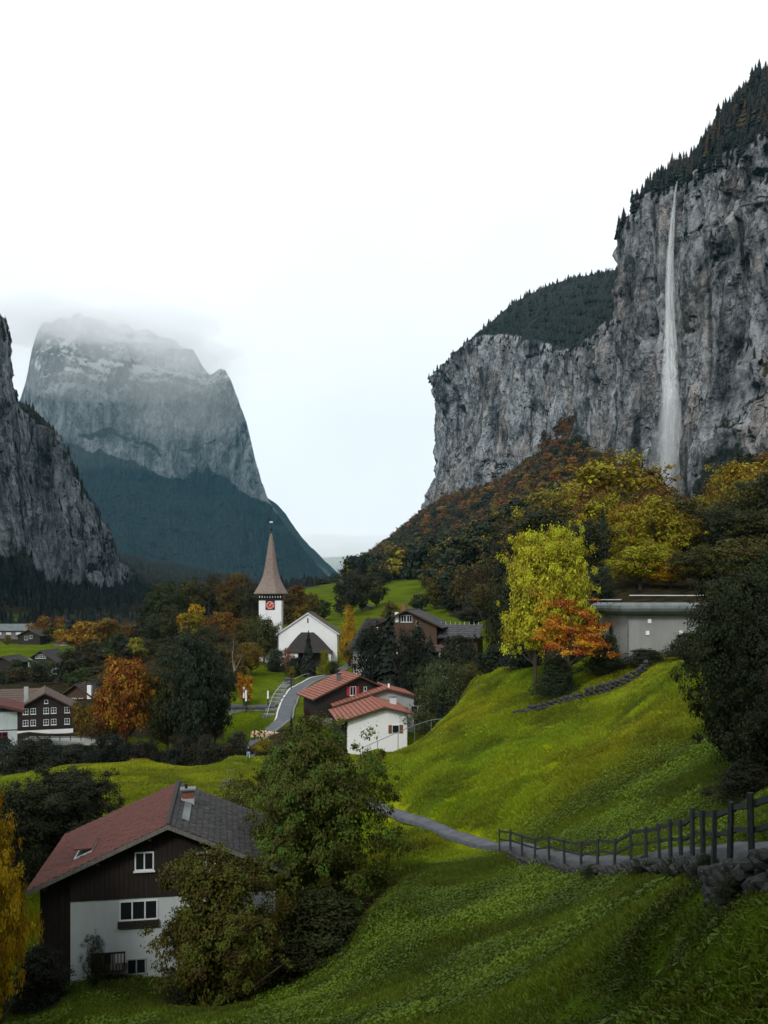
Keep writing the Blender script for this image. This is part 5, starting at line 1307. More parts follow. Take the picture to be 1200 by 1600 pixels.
# by the concrete building
plant('broadleaf_tree', 'bright yellow-green tree standing before the wooded slope', T, 836, 836, 112, 99, 'poplar', (.44,.41,.02), .35)
plant('broadleaf_tree', 'bright yellow-green tree touching the flat metal roof', T, 882, 829, 104, 101, 'poplar', (.4,.38,.018), .35)
plant('maple_tree', 'small orange-red maple in front of the concrete building', T, 890, 932, 124, 90, 'maple', (.42,.155,.01), .45)
for px, top, wd, D, pr, c_, lab in [
    (945, 985, 75, 92, 'shrub', (.025,.036,.012), 'dark ivy-green bush at the foot of the concrete wall'), (1010, 1012, 80, 90, 'shrub', (.022,.03,.01), 'low dark bush under the wall lights of the concrete building'),
    (870, 1022, 80, 90, 'shrub', (.025,.036,.012), 'dark green bush below the orange-red maple'), (1080, 985, 90, 86, 'shrub', (.03,.034,.009), 'olive bush covering the end of the concrete building'),
    (820, 1000, 70, 112, 'bush1', DG, 'dark bush at the crest of the upper meadow'), (775, 1008, 75, 126, 'bush2', DG, 'rounded dark bush beside the meadow crest near the bright tree'),
    (690, 1022, 115, 124, 'twiggy', (.06,.075,.022), 'loose grey-green bush beside the white gabled chalet'), (738, 1030, 62, 127, 'twiggy', (.1,.085,.014), 'yellowing bush on the bank behind the white gabled chalet'),
    (655, 1078, 40, 138, 'bush1', (.04,.05,.012), 'small green bush behind the red roof wing'), (700, 1075, 60, 122, 'shrub', DG, 'dark bush in the hollow beside the white gabled chalet')]:
    plant('shrub', lab, 'shrub', px, top, wd, D, pr, c_, .5)
# trees round the church and village
for nm, px, top, wd, D, pr, c_, v, lab in [
    ('evergreen_tree', 580, 972, 66, 152, 'round2', (.013,.019,.012), .4, 'dark evergreen nearest the yellow tree in front of the hipped roof'),
    ('conifer_tree', 608, 938, 92, 150, 'spruce2', (.012,.019,.012), .3, 'tallest dark conifer in front of the weathered chalet'),
    ('evergreen_tree', 636, 985, 60, 148, 'round3', (.015,.02,.012), .4, 'short dark evergreen under the white attic windows'),
    ('pine_tree', 654, 966, 80, 150, 'pine', (.016,.022,.012), .3, 'dark pine with bare trunk before the slate roof'),
    ('broadleaf_tree', 546, 950, 46, 204, 'tall1', (.36,.2,.006), .4, 'golden yellow tree beside the church nave'),
    ('broadleaf_tree', 560, 990, 30, 200, 'mid1', (.28,.16,.006), .4, 'smaller golden tree at the gable of the hip-roofed house'),
    ('cypress_tree', 482, 984, 36, 193, 'cypress', (.012,.017,.011), .3, 'dark cypress standing in front of the church porch'),
    ('shrub', 508, 1015, 20, 196, 'bush1', (.2,.19,.01), .3, 'round yellow bush beside the church porch cypress'),
    ('shrub', 449, 1008, 18, 200, 'mid1', (.22,.09,.05), .4, 'pinkish autumn bush at the church nave corner'),
    ('shrub', 462, 1026, 34, 195, 'bush2', DG, .4, 'dark bush under the church porch wall'),
    ('shrub', 432, 1014, 44, 203, 'bush1', (.024,.033,.014), .4, 'dark green bush at the foot of the church tower'),
    ('shrub', 520, 1032, 30, 197, 'bush2', (.04,.05,.014), .5, 'low green bush below the church porch post'),
    ('broadleaf_tree', 412, 962, 56, 214, 'round2', (.06,.065,.012), .6, 'olive tree leaning against the church tower'),
    ('broadleaf_tree', 392, 1000, 50, 190, 'round1', (.14,.085,.008), .6, 'orange-olive tree left of the church lawn'),
    ('birch_tree', 365, 975, 46, 172, 'sparse', (.12,.1,.05), .4, 'nearly bare pale birch beside the church lawn'),
    ('shrub', 384, 1054, 32, 152, 'mid2', (.36,.15,.006), .4, 'orange bush beside the pair of white-topped lamp posts'),
    ('broadleaf_tree', 197, 1018, 112, 131, 'round1', (.24,.088,.006), .5, 'large rounded orange tree by the river'),
    ('broadleaf_tree', 305, 985, 108, 129, 'round3', (.022,.033,.016), .5, 'large dark green tree by the river near the retaining wall'),
    ('broadleaf_tree', 262, 1032, 72, 133, 'round2', (.045,.05,.01), .6, 'green tree with yellow top between the orange and dark river trees'),
    ('broadleaf_tree', 336, 1040, 66, 134, 'round1', (.024,.034,.016), .5, 'dark tree close to the grey door wall'),
    ('broadleaf_tree', 212, 992, 36, 215, 'mid1', (.2,.17,.008), .4, 'small yellow tree peeping above the large orange tree'),
    ('broadleaf_tree', 134, 1100, 46, 141, 'mid2', (.15,.1,.008), .5, 'small yellow-brown tree at the bridge end'),
    ('broadleaf_tree', 165, 1110, 60, 138, 'round2', (.1,.05,.008), .5, 'brown autumn tree between bridge and orange tree'),
    ('broadleaf_tree', 132, 966, 62, 330, 'mid1', (.26,.13,.006), .5, 'orange tree in the row behind the river houses'),
    ('broadleaf_tree', 165, 967, 50, 335, 'mid2', (.17,.1,.008), .5, 'olive-orange tree in the row behind the river houses'),
    ('broadleaf_tree', 205, 974, 36, 320, 'mid1', (.12,.06,.01), .5, 'brown tree ending the row behind the river houses'),
    ('broadleaf_tree', 68, 958, 34, 430, 'mid1', (.17,.08,.008), .5, 'rusty round tree beside the small dark chalet'),
    ('broadleaf_tree', 92, 964, 26, 435, 'mid3', (.24,.12,.006), .5, 'small orange tree beyond the rusty round tree'),
    ('broadleaf_tree', 76, 980, 30, 415, 'mid2', OL, .5, 'olive tree in front of the rusty round tree'),
    ('broadleaf_tree', 112, 1012, 46, 280, 'mid2', (.05,.06,.01), .6, 'green tree next to the pale-fronted chalet'),
    ('broadleaf_tree', 128, 1020, 30, 270, 'mid3', DG, .5, 'dark tree beside the pale-fronted chalet'),
    ('shrub', 12, 990, 14, 410, 'mid1', (.12,.09,.01), .5, 'small yellowing tree beside the long grey shed'),
    ('shrub', 18, 1036, 11, 272, 'mid2', (.5,.15,.01), .3, 'bright orange little tree beside the pale hut'),
    ('shrub', 8, 1150, 50, 122, 'bush2', (.02,.028,.016), .4, 'dark shrub in front of the white edge house'),
    ('broadleaf_tree', 150, 1040, 44, 215, 'mid1', (.03,.036,.012), .5, 'dark tree behind the chalet with the white pillar'),
    ('broadleaf_tree', 178, 1000, 44, 260, 'mid3', (.04,.045,.012), .5, 'dark olive tree behind the large orange tree'),
    ('shrub', 375, 1140, 34, 120, 'bush1', (.05,.055,.03), .4, 'grey-green bush at the end of the lower meadow'),
    ('shrub', 412, 1150, 30, 118, 'mid1', (.2,.15,.008), .5, 'small yellow bush behind the big dense tree'),
    ('shrub', 355, 1160, 36, 118, 'bush2', (.07,.04,.014), .4, 'brown bush at the top edge of the lower meadow'),
    ('cypress_shrub', 455, 1116, 15, 128, 'cypress', (.012,.018,.011), .2, 'clipped dark cypress shrub at the road bend'),
    ('cypress_shrub', 470, 1122, 14, 126, 'cypress', (.012,.018,.011), .2, 'clipped dark shrub nearest the dark timber chalet'),
    ('shrub', 480, 1105, 20, 131, 'bush1', (.045,.02,.012), .4, 'dark reddish bush at the balcony of the dark timber chalet'),
    ('shrub', 456, 1040, 14, 190, 'bush1', (.16,.11,.01), .4, 'small yellow-orange bush on the church lawn'),
    ('broadleaf_tree', 612, 943, 46, 285, 'mid3', (.15,.1,.01), .5, 'orange-olive tree below the far meadow barn'),
    ('conifer_tree', 560, 876, 20, 520, 'spruce1', (.02,.022,.016), .3, 'slender dark spruce on the skyline of the valley gap'),
    ('conifer_tree', 545, 893, 26, 500, 'spruce2', (.018,.024,.014), .3, 'shorter dark spruce at the valley gap'),
    ('broadleaf_tree', 955, 712, 190, 235, 'round3', (.24,.18,.006), .6, 'huge golden-green tree crowning the slope below the waterfall'),
    ('broadleaf_tree', 880, 764, 115, 245, 'round1', (.12,.1,.008), .6, 'olive tree beside the huge golden tree on the slope'),
    ('broadleaf_tree', 1035, 786, 120, 220, 'round2', (.2,.14,.006), .6, 'yellow-olive tree below the waterfall foot'),
    ('broadleaf_tree', 1165, 716, 130, 205, 'round1', (.26,.17,.005), .6, 'golden tree at the picture edge below the cliff'),
    ('broadleaf_tree', 1105, 800, 110, 200, 'round3', (.06,.055,.008), .6, 'dull olive tree in front of the dark cliff foot'),
    ('broadleaf_tree', 1000, 848, 105, 138, 'round2', (.25,.22,.007), .5, 'yellow-green tree rising behind the flat roof'),
    ('broadleaf_tree', 1048, 872, 70, 136, 'round3', (.36,.2,.005), .5, 'orange-yellow tree behind the flat roof'),
    ('broadleaf_tree', 1105, 850, 110, 130, 'round1', (.055,.05,.008), .6, 'olive tree behind the end of the flat roof'),
    ('broadleaf_tree', 935, 880, 60, 128, 'round1', (.03,.04,.018), .4, 'grey-green tree between the bright tree and flat roof'),
    ('evergreen_tree', 712, 985, 70, 150, 'round1', (.02,.026,.013), .5, 'dark tree hiding the end of the weathered chalet'),
    ('pine_tree', 672, 990, 56, 149, 'pine', (.016,.022,.012), .3, 'second dark pine nearer the end of the weathered chalet'),
    ('broadleaf_tree', 548, 888, 36, 335, 'mid1', (.026,.03,.013), .5, 'tall dark tree splitting the far meadow'),
    ('broadleaf_tree', 566, 897, 34, 340, 'mid2', (.035,.034,.012), .5, 'tall olive tree splitting the far meadow above the barn'),
    ('broadleaf_tree', 534, 912, 30, 330, 'mid3', (.03,.03,.013), .5, 'shorter dark tree splitting the far meadow'),
    ('broadleaf_tree', 588, 903, 34, 350, 'mid1', (.045,.04,.012), .5, 'brown-green tree beyond the barn on the far meadow'),
    ('broadleaf_tree', 905, 850, 90, 150, 'round3', (.05,.048,.01), .6, 'dark olive tree right behind the bright yellow-green pair'),
    ('broadleaf_tree', 965, 820, 100, 165, 'round1', (.09,.075,.008), .6, 'olive tree between the huge golden tree and the flat roof'),
    ('broadleaf_tree', 1060, 815, 100, 160, 'round3', (.1,.08,.008), .6, 'golden-olive tree above the flat roof'),
    ('broadleaf_tree', 1150, 835, 110, 125, 'round1', (.07,.06,.008), .6, 'olive tree rising behind the dark overhanging tree'),
    ('broadleaf_tree', 790, 900, 70, 150, 'round2', (.03,.036,.012), .5, 'dark green tree behind the bright yellow-green pair on the village side'),
    ('broadleaf_tree', 1190, 800, 120, 150, 'round2', (.05,.045,.008), .6, 'dark olive tree at the picture edge below the golden tree'),
    ]:
    plant(nm, lab, 'shrub' if 'shrub' in nm else T, px, top, wd, D, pr, c_, v)
# the grove on the knoll beside the church
rgp = random.Random(5)
for px, top, wd, D, pr, c_, lab in [
    (252, 903, 60, 252, 'round1', (.035,.045,.011), 'green tree at the outer end of the knoll grove'), (298, 903, 60, 262, 'round2', (.055,.055,.01), 'olive tree topping the knoll grove'),
    (335, 899, 56, 268, 'round3', (.04,.036,.011), 'dark brown-green tree on top of the knoll grove'), (371, 890, 64, 260, 'round1', (.085,.05,.01), 'rusty tree nearest the church spire'),
    (392, 912, 46, 250, 'round2', (.035,.036,.012), 'dark tree between rusty tree and church spire'), (305, 938, 38, 232, 'mid1', (.34,.17,.006), 'bright orange-yellow tree inside the knoll grove'),
    (296, 955, 40, 228, 'mid2', (.2,.15,.008), 'yellow tree below the bright orange-yellow one'), (350, 952, 56, 224, 'round1', (.16,.068,.008), 'rust-orange tree in front of the knoll grove'),
    (270, 948, 56, 236, 'round3', (.045,.046,.01), 'olive tree in the shade of the knoll grove'), (325, 975, 50, 216, 'round2', (.05,.05,.012), 'green tree at the foot of the knoll grove'),
    (240, 965, 46, 240, 'round1', (.03,.036,.012), 'dark tree at the foot of the outer grove'), (375, 962, 46, 226, 'round2', (.09,.07,.01), 'mottled tree behind the bare birch'),
    (228, 945, 44, 275, 'mid3', (.024,.03,.013), 'dark tree ending the knoll grove towards the cliff'), (285, 990, 50, 205, 'round1', (.03,.036,.014), 'dark tree below the yellow grove tree'),
    (350, 1005, 40, 192, 'round2', (.07,.05,.012), 'brown tree beside the bare birch foot')]:
    plant('broadleaf_tree', lab, T, px, top, wd, D, pr, c_, .6)
plant('conifer_tree', 'small dark conifer inside the knoll grove', T, 327, 932, 24, 230, 'spruce1', (.012,.018,.012), .3)
for px, top, wd, D, c_, lab in [(462, 915, 50, 300, (.12,.06,.01), 'rusty tree behind the church nave'), (486, 926, 40, 300, (.1,.075,.01), 'olive-orange tree behind the nave gable'), (448, 930, 40, 270, (.06,.045,.012), 'brown tree between tower and nave'),
                          (505, 938, 34, 310, (.04,.045,.012), 'dark tree at the meadow edge behind the nave'), (470, 945, 44, 260, (.15,.1,.01), 'golden tree just above the nave roof'), (515, 905, 60, 640, (.05,.04,.014), 'brownish clump at the head of the far meadow'), (530, 925, 26, 480, (.045,.045,.012), 'small dark clump on the far meadow')]:
    plant('broadleaf_tree', lab, T, px, top, wd, D, 'mid%d' % rgp.randint(1, 3), c_, .6)
# bushes along the river bank
for k in range(20):
    px = 30 + 18.5 * k + rgp.uniform(-5, 5); D = 119 + rgp.uniform(-1.5, 5)
    plant('shrub', 'dark bush in the row along the river bank above the lower meadow', 'shrub', px, 1160 + rgp.uniform(-16, 14), rgp.uniform(34, 56), D, rgp.choice(['bush1', 'bush2']), rgp.choice([(.014,.018,.01), (.022,.024,.011), (.03,.022,.012), (.016,.022,.014)]), .5, 'bushes along the river bank')
# small trees among the village houses
for k in range(16):
    px = rgp.uniform(-10, 210); D = rgp.uniform(185, 265); x_ = (px - 600) / FPX * D
    plant_at('broadleaf_tree', 'dark garden tree among the village houses across the river', T, x_, D, gz(x_, D), rgp.uniform(4, 7), rgp.uniform(4.5, 7), rgp.choice(['mid1', 'mid2', 'mid3']), rgp.choice([DG, GR, (.03,.03,.012), (.05,.035,.012)]), .5, 'garden trees among the village houses')
# trees filling the ground between river, knoll and church
for px, top, wd, D, pr, c_, lab in [
    (228, 1050, 56, 160, 'round1', (.05,.045,.011), 'olive tree behind the large orange tree towards the knoll'), (268, 1005, 60, 185, 'round2', (.035,.04,.012), 'dark olive tree between knoll grove and river'),
    (318, 1012, 58, 178, 'round3', (.03,.034,.013), 'dark spreading tree between knoll grove and retaining wall'), (352, 1040, 44, 160, 'round1', (.045,.036,.012), 'brownish tree just behind the retaining wall'),
    (180, 1040, 60, 175, 'round2', (.06,.042,.011), 'brown tree behind the large orange tree'), (300, 1060, 60, 150, 'round1', (.03,.036,.014), 'dark tree backing the large dark river tree'),
    (250, 1075, 54, 146, 'round3', (.05,.046,.012), 'olive tree backing the green yellow-topped river tree'), (160, 1070, 40, 160, 'mid1', (.1,.06,.01), 'rusty tree beside the chalet with the white pillar'),
    (338, 985, 50, 205, 'round2', (.05,.036,.012), 'brown-green tree behind the bare birch'), (230, 1000, 50, 225, 'round3', (.04,.042,.012), 'olive tree at the low end of the knoll'),
    (372, 1020, 34, 178, 'mid2', (.12,.07,.01), 'small rusty tree at the foot of the bare birch'), (195, 1000, 46, 240, 'round1', (.03,.034,.013), 'dark tree in the gap behind the orange tree'),
    (140, 1000, 50, 262, 'mid2', (.05,.045,.012), 'olive tree below the orange row'), (165, 1010, 46, 250, 'mid1', (.035,.036,.013), 'dark tree below the orange row'),
    (105, 1040, 44, 225, 'mid3', (.03,.032,.013), 'dark tree above the dark brown chalet'), (60, 1052, 40, 222, 'mid1', (.024,.028,.012), 'dark tree above the long brown-roofed wing'), (20, 1050, 44, 225, 'mid2', (.024,.028,.012), 'dark tree above the edge house'),
    (540, 905, 30, 440, 'mid1', (.03,.034,.014), 'dark tree standing at the narrow waist of the far meadow'), (552, 898, 34, 455, 'mid2', (.035,.034,.014), 'dark olive tree at the waist of the far meadow'), (568, 900, 30, 450, 'mid3', (.04,.036,.013), 'brown-olive tree at the waist of the far meadow'),
    (582, 892, 34, 470, 'mid1', (.03,.036,.013), 'dark tree where the far meadow meets the wood'), (600, 886, 36, 480, 'mid2', (.035,.04,.012), 'green tree where the far meadow meets the wood'), (545, 930, 26, 400, 'mid3', (.03,.034,.013), 'small dark tree below the waist of the far meadow'),
    (655, 925, 36, 330, 'mid1', (.028,.034,.013), 'dark round tree above the weathered chalet'), (680, 900, 44, 340, 'mid2', (.1,.085,.01), 'yellow-olive tree at the wood edge above the slate roof'), (690, 888, 24, 345, 'mid3', (.3,.15,.006), 'small bright orange tree at the wood edge'),
    (700, 930, 44, 320, 'mid3', (.03,.036,.013), 'dark green tree at the wood edge above the slate roof'), (720, 905, 50, 320, 'round1', (.055,.046,.012), 'brown-olive tree at the wood edge'), (745, 915, 54, 300, 'round2', (.035,.038,.013), 'dull green tree in front of the wood'),
    (735, 950, 56, 240, 'round3', (.03,.034,.013), 'dark tree beside the slate roof end'), (770, 930, 60, 230, 'round1', (.05,.048,.012), 'olive tree between the wood and the bright tree')]:
    plant('broadleaf_tree', lab, T, px, top, wd, D, pr, c_, .6)
# unseen trees added behind and beside the viewpoint to shade the foreground
for k, (x_, y_, h_) in enumerate([(-9,-9,19),(2,-15,22),(12,-9,20),(18,2,18),(-18,-3,20),(22,12,16),(-27,8,19),(-5,-26,23),(14,-26,22),(-22,-20,21),(28,-8,20),(-33,22,17),(14.5,14,14),(15,20.5,14),(13,8,13),(19.5,28,15),(-26,33,21),(-32,43,20),(-27,24,20),(-33,34,21),(-15,-11,25),(-4,-9,23),(-11,-20,26),(-26,-12,24),(5,-8,20),(-33,-4,23),(-26,12,20)]):
    plant_at('broadleaf_tree', 'unseen tall tree added around the viewpoint to shade the foreground', T, x_, y_, gz(x_, y_), h_, h_ * .6, rgp.choice(['round1', 'round2', 'round3']), (.03,.036,.012), .5, 'unseen trees added for shade')

# wooded slope: separate trees as far as crowns can be told apart
def slope_colour(px, py, r_):
    if px > 830: base = rgp.choice([(.19,.135,.006), (.1,.08,.008), (.26,.17,.005), (.06,.055,.01), (.03,.036,.012), (.12,.065,.008), (.24,.2,.006)])
    elif py < 800: base = rgp.choice([(.16,.06,.008), (.12,.055,.009), (.06,.048,.01), (.2,.09,.007), (.035,.036,.012)])
    else: base = rgp.choice([(.022,.028,.012), (.03,.034,.011), (.045,.045,.01), (.018,.024,.013), (.06,.045,.01), (.028,.032,.012)])
    return base
WOOD0 = np.array(_woods[0]); FARM = np.array(pxd([(470,250),(700,290),(690,400),(640,430),(600,520),(545,600),(480,560)]))
pts = []
cand = np.stack([rng.uniform(-40, 260, 26000), rng.uniform(105, 520, 26000)], -1)
ok = in_poly(cand[:, 0], cand[:, 1], WOOD0) & ~in_poly(cand[:, 0], cand[:, 1], FARM)
cpx = 600 + cand[:, 0] / cand[:, 1] * FPX
ok &= (cpx > 520) & (cpx < 1245) & (cand[:, 0] < 225)
ok &= ~((np.abs(cand[:, 0] - 33) < 14) & (cand[:, 1] < 112)) & (cand[:, 1] > 150)
cand = cand[ok]; cell = {}
for q in cand:
    md = 8.2 + (q[1] - 110) * .014
    if all((q[0] - a_[0]) ** 2 + (q[1] - a_[1]) ** 2 > md * md for a_ in pts): pts.append(q)
pts = np.array(pts); pts = pts[np.argsort(pts[:, 1])]
near_pts, rest_pts = pts[:285], pts[285:]
WL = {0: 'dull olive autumn tree in the wood on the slope below the cliffs', 1: 'dark evergreen in the wood on the slope below the cliffs'}
for q in near_pts:
    x_, y_ = q; zg = gz(x_, y_); px = 600 + x_ / y_ * FPX; py = HOR - zg / y_ * FPX - 40
    lim_h = 99.0
    if 1022 < px < 1142: lim_h = (HOR - 776) / FPX * y_ - zg
    if lim_h < 5: continue
    if rgp.random() < .1:
        h_ = min(lim_h, rgp.uniform(11, 17)); plant_at('conifer_tree', WL[1], T, x_, y_, zg, h_, h_ * .42, rgp.choice(['spruce1', 'spruce2']), (.014,.02,.012), .3, 'evergreens in the slope wood')
    else:
        h_ = min(lim_h, rgp.uniform(10, 16.5) * (1 + .1 * (y_ > 250))); c_ = slope_colour(px, py, 0); lb, gp = ('golden', 'golden') if c_[0] > .13 and c_[1] > .09 else ('rust-brown', 'rusty') if c_[0] > 1.6 * c_[1] else ('dark green', 'dark green') if c_[0] < .036 else ('dull olive', 'olive')
        plant_at('broadleaf_tree', lb + ' tree in the wood on the slope below the cliffs', T, x_, y_, zg, h_, h_ * rgp.uniform(.85, 1.1), rgp.choice(['round1', 'round2', 'round3'] if y_ < 260 else ['mid1', 'mid2', 'mid3']), c_, .6, gp + ' trees of the slope wood')

# ------------------------------------------------------------------ what nobody could count: scattered by geometry nodes
def scatter(name, protos, pos, pick, yaw, scale, tint, label, cat, mat, tilt=None):
    """one object: its mesh holds the plant shapes and the loose points they grow from"""
    Vs, Fs, pid, a_, b_, n0 = [], [], [], [], [], 0
    for k, (V, F, r_, c_) in enumerate(protos):
        Vs.append(V); Fs.append(np.asarray(F) + n0); pid.append(np.full(len(V), k)); n0 += len(V); a_.append(r_); b_.append(c_)
    npnt = len(pos); V = np.concatenate(Vs + [pos]); z3 = np.zeros((n0, 3)); z1_ = np.zeros(n0)
    rot = np.zeros((npnt, 3)) if tilt is None else tilt.copy(); rot[:, 2] = yaw
    me = mesh_np(name, V, Fs, False, {'rnd': np.concatenate(a_), 'clr': np.concatenate(b_)},
                 {'pid': np.concatenate(pid + [np.asarray(pick) + 100]).astype(np.int32), 'prot': np.concatenate([z3, rot]), 'pscl': np.concatenate([z3, scale]), 'tint': np.concatenate([np.zeros((n0, 4)), tint])}, mats=[MAT[mat]])
    o = tag(link(name, me), label, cat, kind='stuff')
    ng = bpy.data.node_groups.new(name, 'GeometryNodeTree')
    ng.interface.new_socket('Geometry', in_out='INPUT', socket_type='NodeSocketGeometry'); ng.interface.new_socket('Geometry', in_out='OUTPUT', socket_type='NodeSocketGeometry')
    N = ng.nodes; L = ng.links.new; gi = N.new('NodeGroupInput'); go = N.new('NodeGroupOutput'); jn = N.new('GeometryNodeJoinGeometry')
    def attr(nm, ty):
        n = N.new('GeometryNodeInputNamedAttribute'); n.data_type = ty; n.inputs['Name'].default_value = nm; return n.outputs['Attribute']
    def sel(val):
        c_ = N.new('FunctionNodeCompare'); c_.data_type = 'INT'; c_.operation = 'EQUAL'
        L(attr('pid', 'INT'), c_.inputs[2]); c_.inputs[3].default_value = val
        s_ = N.new('GeometryNodeSeparateGeometry'); s_.domain = 'POINT'; L(gi.outputs[0], s_.inputs['Geometry']); L(c_.outputs[0], s_.inputs['Selection']); return s_.outputs[0]
    for k in range(len(protos)):
        ip = N.new('GeometryNodeInstanceOnPoints'); L(sel(100 + k), ip.inputs['Points']); L(sel(k), ip.inputs['Instance'])
        e2r = N.new('FunctionNodeEulerToRotation'); L(attr('prot', 'FLOAT_VECTOR'), e2r.inputs[0]); L(e2r.outputs[0], ip.inputs['Rotation']); L(attr('pscl', 'FLOAT_VECTOR'), ip.inputs['Scale'])
        L(ip.outputs[0], jn.inputs[0])
    L(jn.outputs[0], go.inputs[0])
    md = o.modifiers.new('scatter', 'NODES'); md.node_group = ng
    return o
def proto_of(p): return (p.V, p.F, p.a, p.b)
def far_conifer(seed):
    rg = np.random.default_rng(seed); V, F = [], []
    for t in range(6):
        z0_, z1_ = t / 6.4, t / 6.4 + .3; r = .5 * (1 - t / 6.6); n = 9; b0 = len(V)
        for k in range(n):
            a_ = 2 * np.pi * k / n + rg.uniform(-.2, .2); rr_ = r * (rg.uniform(.75, 1.1) if k % 2 else rg.uniform(.45, .7)); V.append((np.cos(a_) * rr_, np.sin(a_) * rr_, z0_ + rg.uniform(-.03, .03)))
        V.append((0, 0, min(1, z1_))); F += [(b0 + k, b0 + (k + 1) % n, b0 + n) for k in range(n)]
    F = np.array(F); return (np.array(V), F, rg.uniform(0, 1, len(F)), np.repeat(rg.uniform(0, 1, 6), 9))
def far_broad(seed, n=520, leaf=.11):
    V, F, a_, b_, _ = crown_data('round', 30, n, leaf, seed, z0=.03, s_cl=.075, rough=.5, lobes=9, shell=3); return (V, F, a_, b_)
FC = [far_conifer(s) for s in (1, 2, 3)]; FB = [far_broad(s) for s in (51, 52, 53)]

def rand_on(V, mask, n, rg):
    idx = np.flatnonzero(mask.ravel()); s_ = V.reshape(-1, 3)[rg.choice(idx, n)]; return s_
rg = np.random.default_rng(99)
# conifers on the rim of the great cliff and the hump behind it
def grid_weight(V, mask):
    du = np.gradient(V, axis=1); dv = np.gradient(V, axis=0); return np.linalg.norm(np.cross(du, dv), axis=2) * mask
def sample_surface(V, mask, spacing, rg, jit=6):
    wgt = grid_weight(V, mask); n = int(wgt.sum() / spacing ** 2); idx = rg.choice(wgt.size, n, p=(wgt / wgt.sum()).ravel()); s_ = V.reshape(-1, 3)[idx] + rg.uniform(-jit, jit, (n, 3)) * np.array([1, 1, .15]); return s_
def conifers(name, pos, hlo, hhi, label, tints, wr=.36):
    n = len(pos); h_ = rg.uniform(hlo, hhi, n) * np.where(rg.uniform(0, 1, n) < .15, 1.3, 1); wd = h_ * rg.uniform(wr * .7, wr * 1.5, n); h_ = h_ * np.where(rg.uniform(0, 1, n) < .3, .65, 1)
    ti = np.array(tints)[rg.integers(0, len(tints), n)]
    pos = pos.copy(); pos[:, 2] -= 2.0
    return scatter(name, FC, pos, rg.integers(0, 3, n), rg.uniform(0, 6.28, n), np.stack([wd, wd, h_], -1), ti, label, 'forest', 'leaf_scatter')
CT = [(.011,.015,.012,.3), (.014,.019,.013,.3), (.009,.013,.011,.3), (.02,.022,.013,.4), (.013,.017,.014,.3)]
vis = CV[..., 1] > 300
rim = (CK > 1.0) & (CK <= 2.0) & vis
edge = (CK > .965) & (CK <= 1.0) & vis
near_rim = rim & (CV[..., 1] < 1050)
pos = np.concatenate([sample_surface(CV, near_rim, 6, rg, 1.2), sample_surface(CV, edge & (CV[..., 1] < 1050), 7, rg, .4)])
conifers('conifer_forest', pos, 9, 19, 'dark conifer forest covering the rim above the waterfall', CT + [(.06,.035,.012,.5)], .46)
pos = np.concatenate([sample_surface(CV, rim & (CV[..., 1] >= 1050), 9, rg, 5), sample_surface(CV, edge & (CV[..., 1] >= 1050), 9, rg, .5)])
conifers('conifer_forest', pos, 5, 11, 'dark forest capping the farther cliff and its hump', CT, .55)
nzm = (CK > .15) & (CK < .97) & (CN > .62) & vis
pos = rand_on(CV, nzm, 900, rg); conifers('ledge_trees', pos, 4, 9, 'small dark trees clinging to ledges of the great cliff', CT + [(.05,.03,.012,.5)], .5)
rim = (LK > 1.0) & (LK <= 2.0); edge = (LK > .9) & (LK <= 1.0)
pos = np.concatenate([sample_surface(LV, rim & (LV[..., 1] > 700), 7, rg, 1), sample_surface(LV, edge & (LV[..., 1] > 700), 9, rg, .5), rand_on(LV, (LK > .2) & (LK < .9) & (LN > .6), 500, rg)])
conifers('conifer_forest', pos, 5, 11, 'dark conifers along the falling rim of the streaked cliff', CT, .5)
# forest on the valley floor under that cliff
n = 9000; q = np.stack([rg.uniform(-520, -40, n), rg.uniform(480, 1500, n)], -1)
px = 600 + q[:, 0] / q[:, 1] * FPX
k = (px > -40) & ((px < 330) | ((q[:, 1] > 650) & (px < 500))) & ~((px < 120) & (q[:, 1] < 640) & (q[:, 1] > 600)); q = q[k]
pos = np.concatenate([q, ground(q[:, 0], q[:, 1])[:, None]], -1)
conifers('conifer_forest', pos, 6, 12, 'black-green forest on the valley floor under the streaked cliff', CT, .6)
n = 5000; q = np.stack([rg.uniform(-900, -20, n), rg.uniform(1500, 3500, n)], -1); px = 600 + q[:, 0] / q[:, 1] * FPX; q = q[(px > 180) & (px < 530)]
conifers('conifer_forest', np.concatenate([q, ground(q[:, 0], q[:, 1])[:, None]], -1), 9, 16, 'dark forest on the valley floor before the distant peak', CT, .8)
# far forest on the distant peak
fm = (PK_ < .62) & (PN > .2) & (PV[..., 2] > 20)
pxp = 600 + PV[..., 0] / PV[..., 1] * FPX; pyp = HOR - PV[..., 2] / PV[..., 1] * FPX
fm &= (pxp > 60) & (pxp < 540) & (pyp > np.interp(pxp, [-50, 120, 200, 270, 300, 360, 415, 440, 520], [650, 700, 732, 745, 748, 770, 782, 800, 890]))
pos = sample_surface(PV, fm, 19, rg, 8)
conifers('conifer_forest', pos, 18, 34, 'blue-green forest skirt of the distant peak', [(.012,.02,.02,.3), (.016,.026,.024,.3), (.01,.016,.018,.3)], .5)
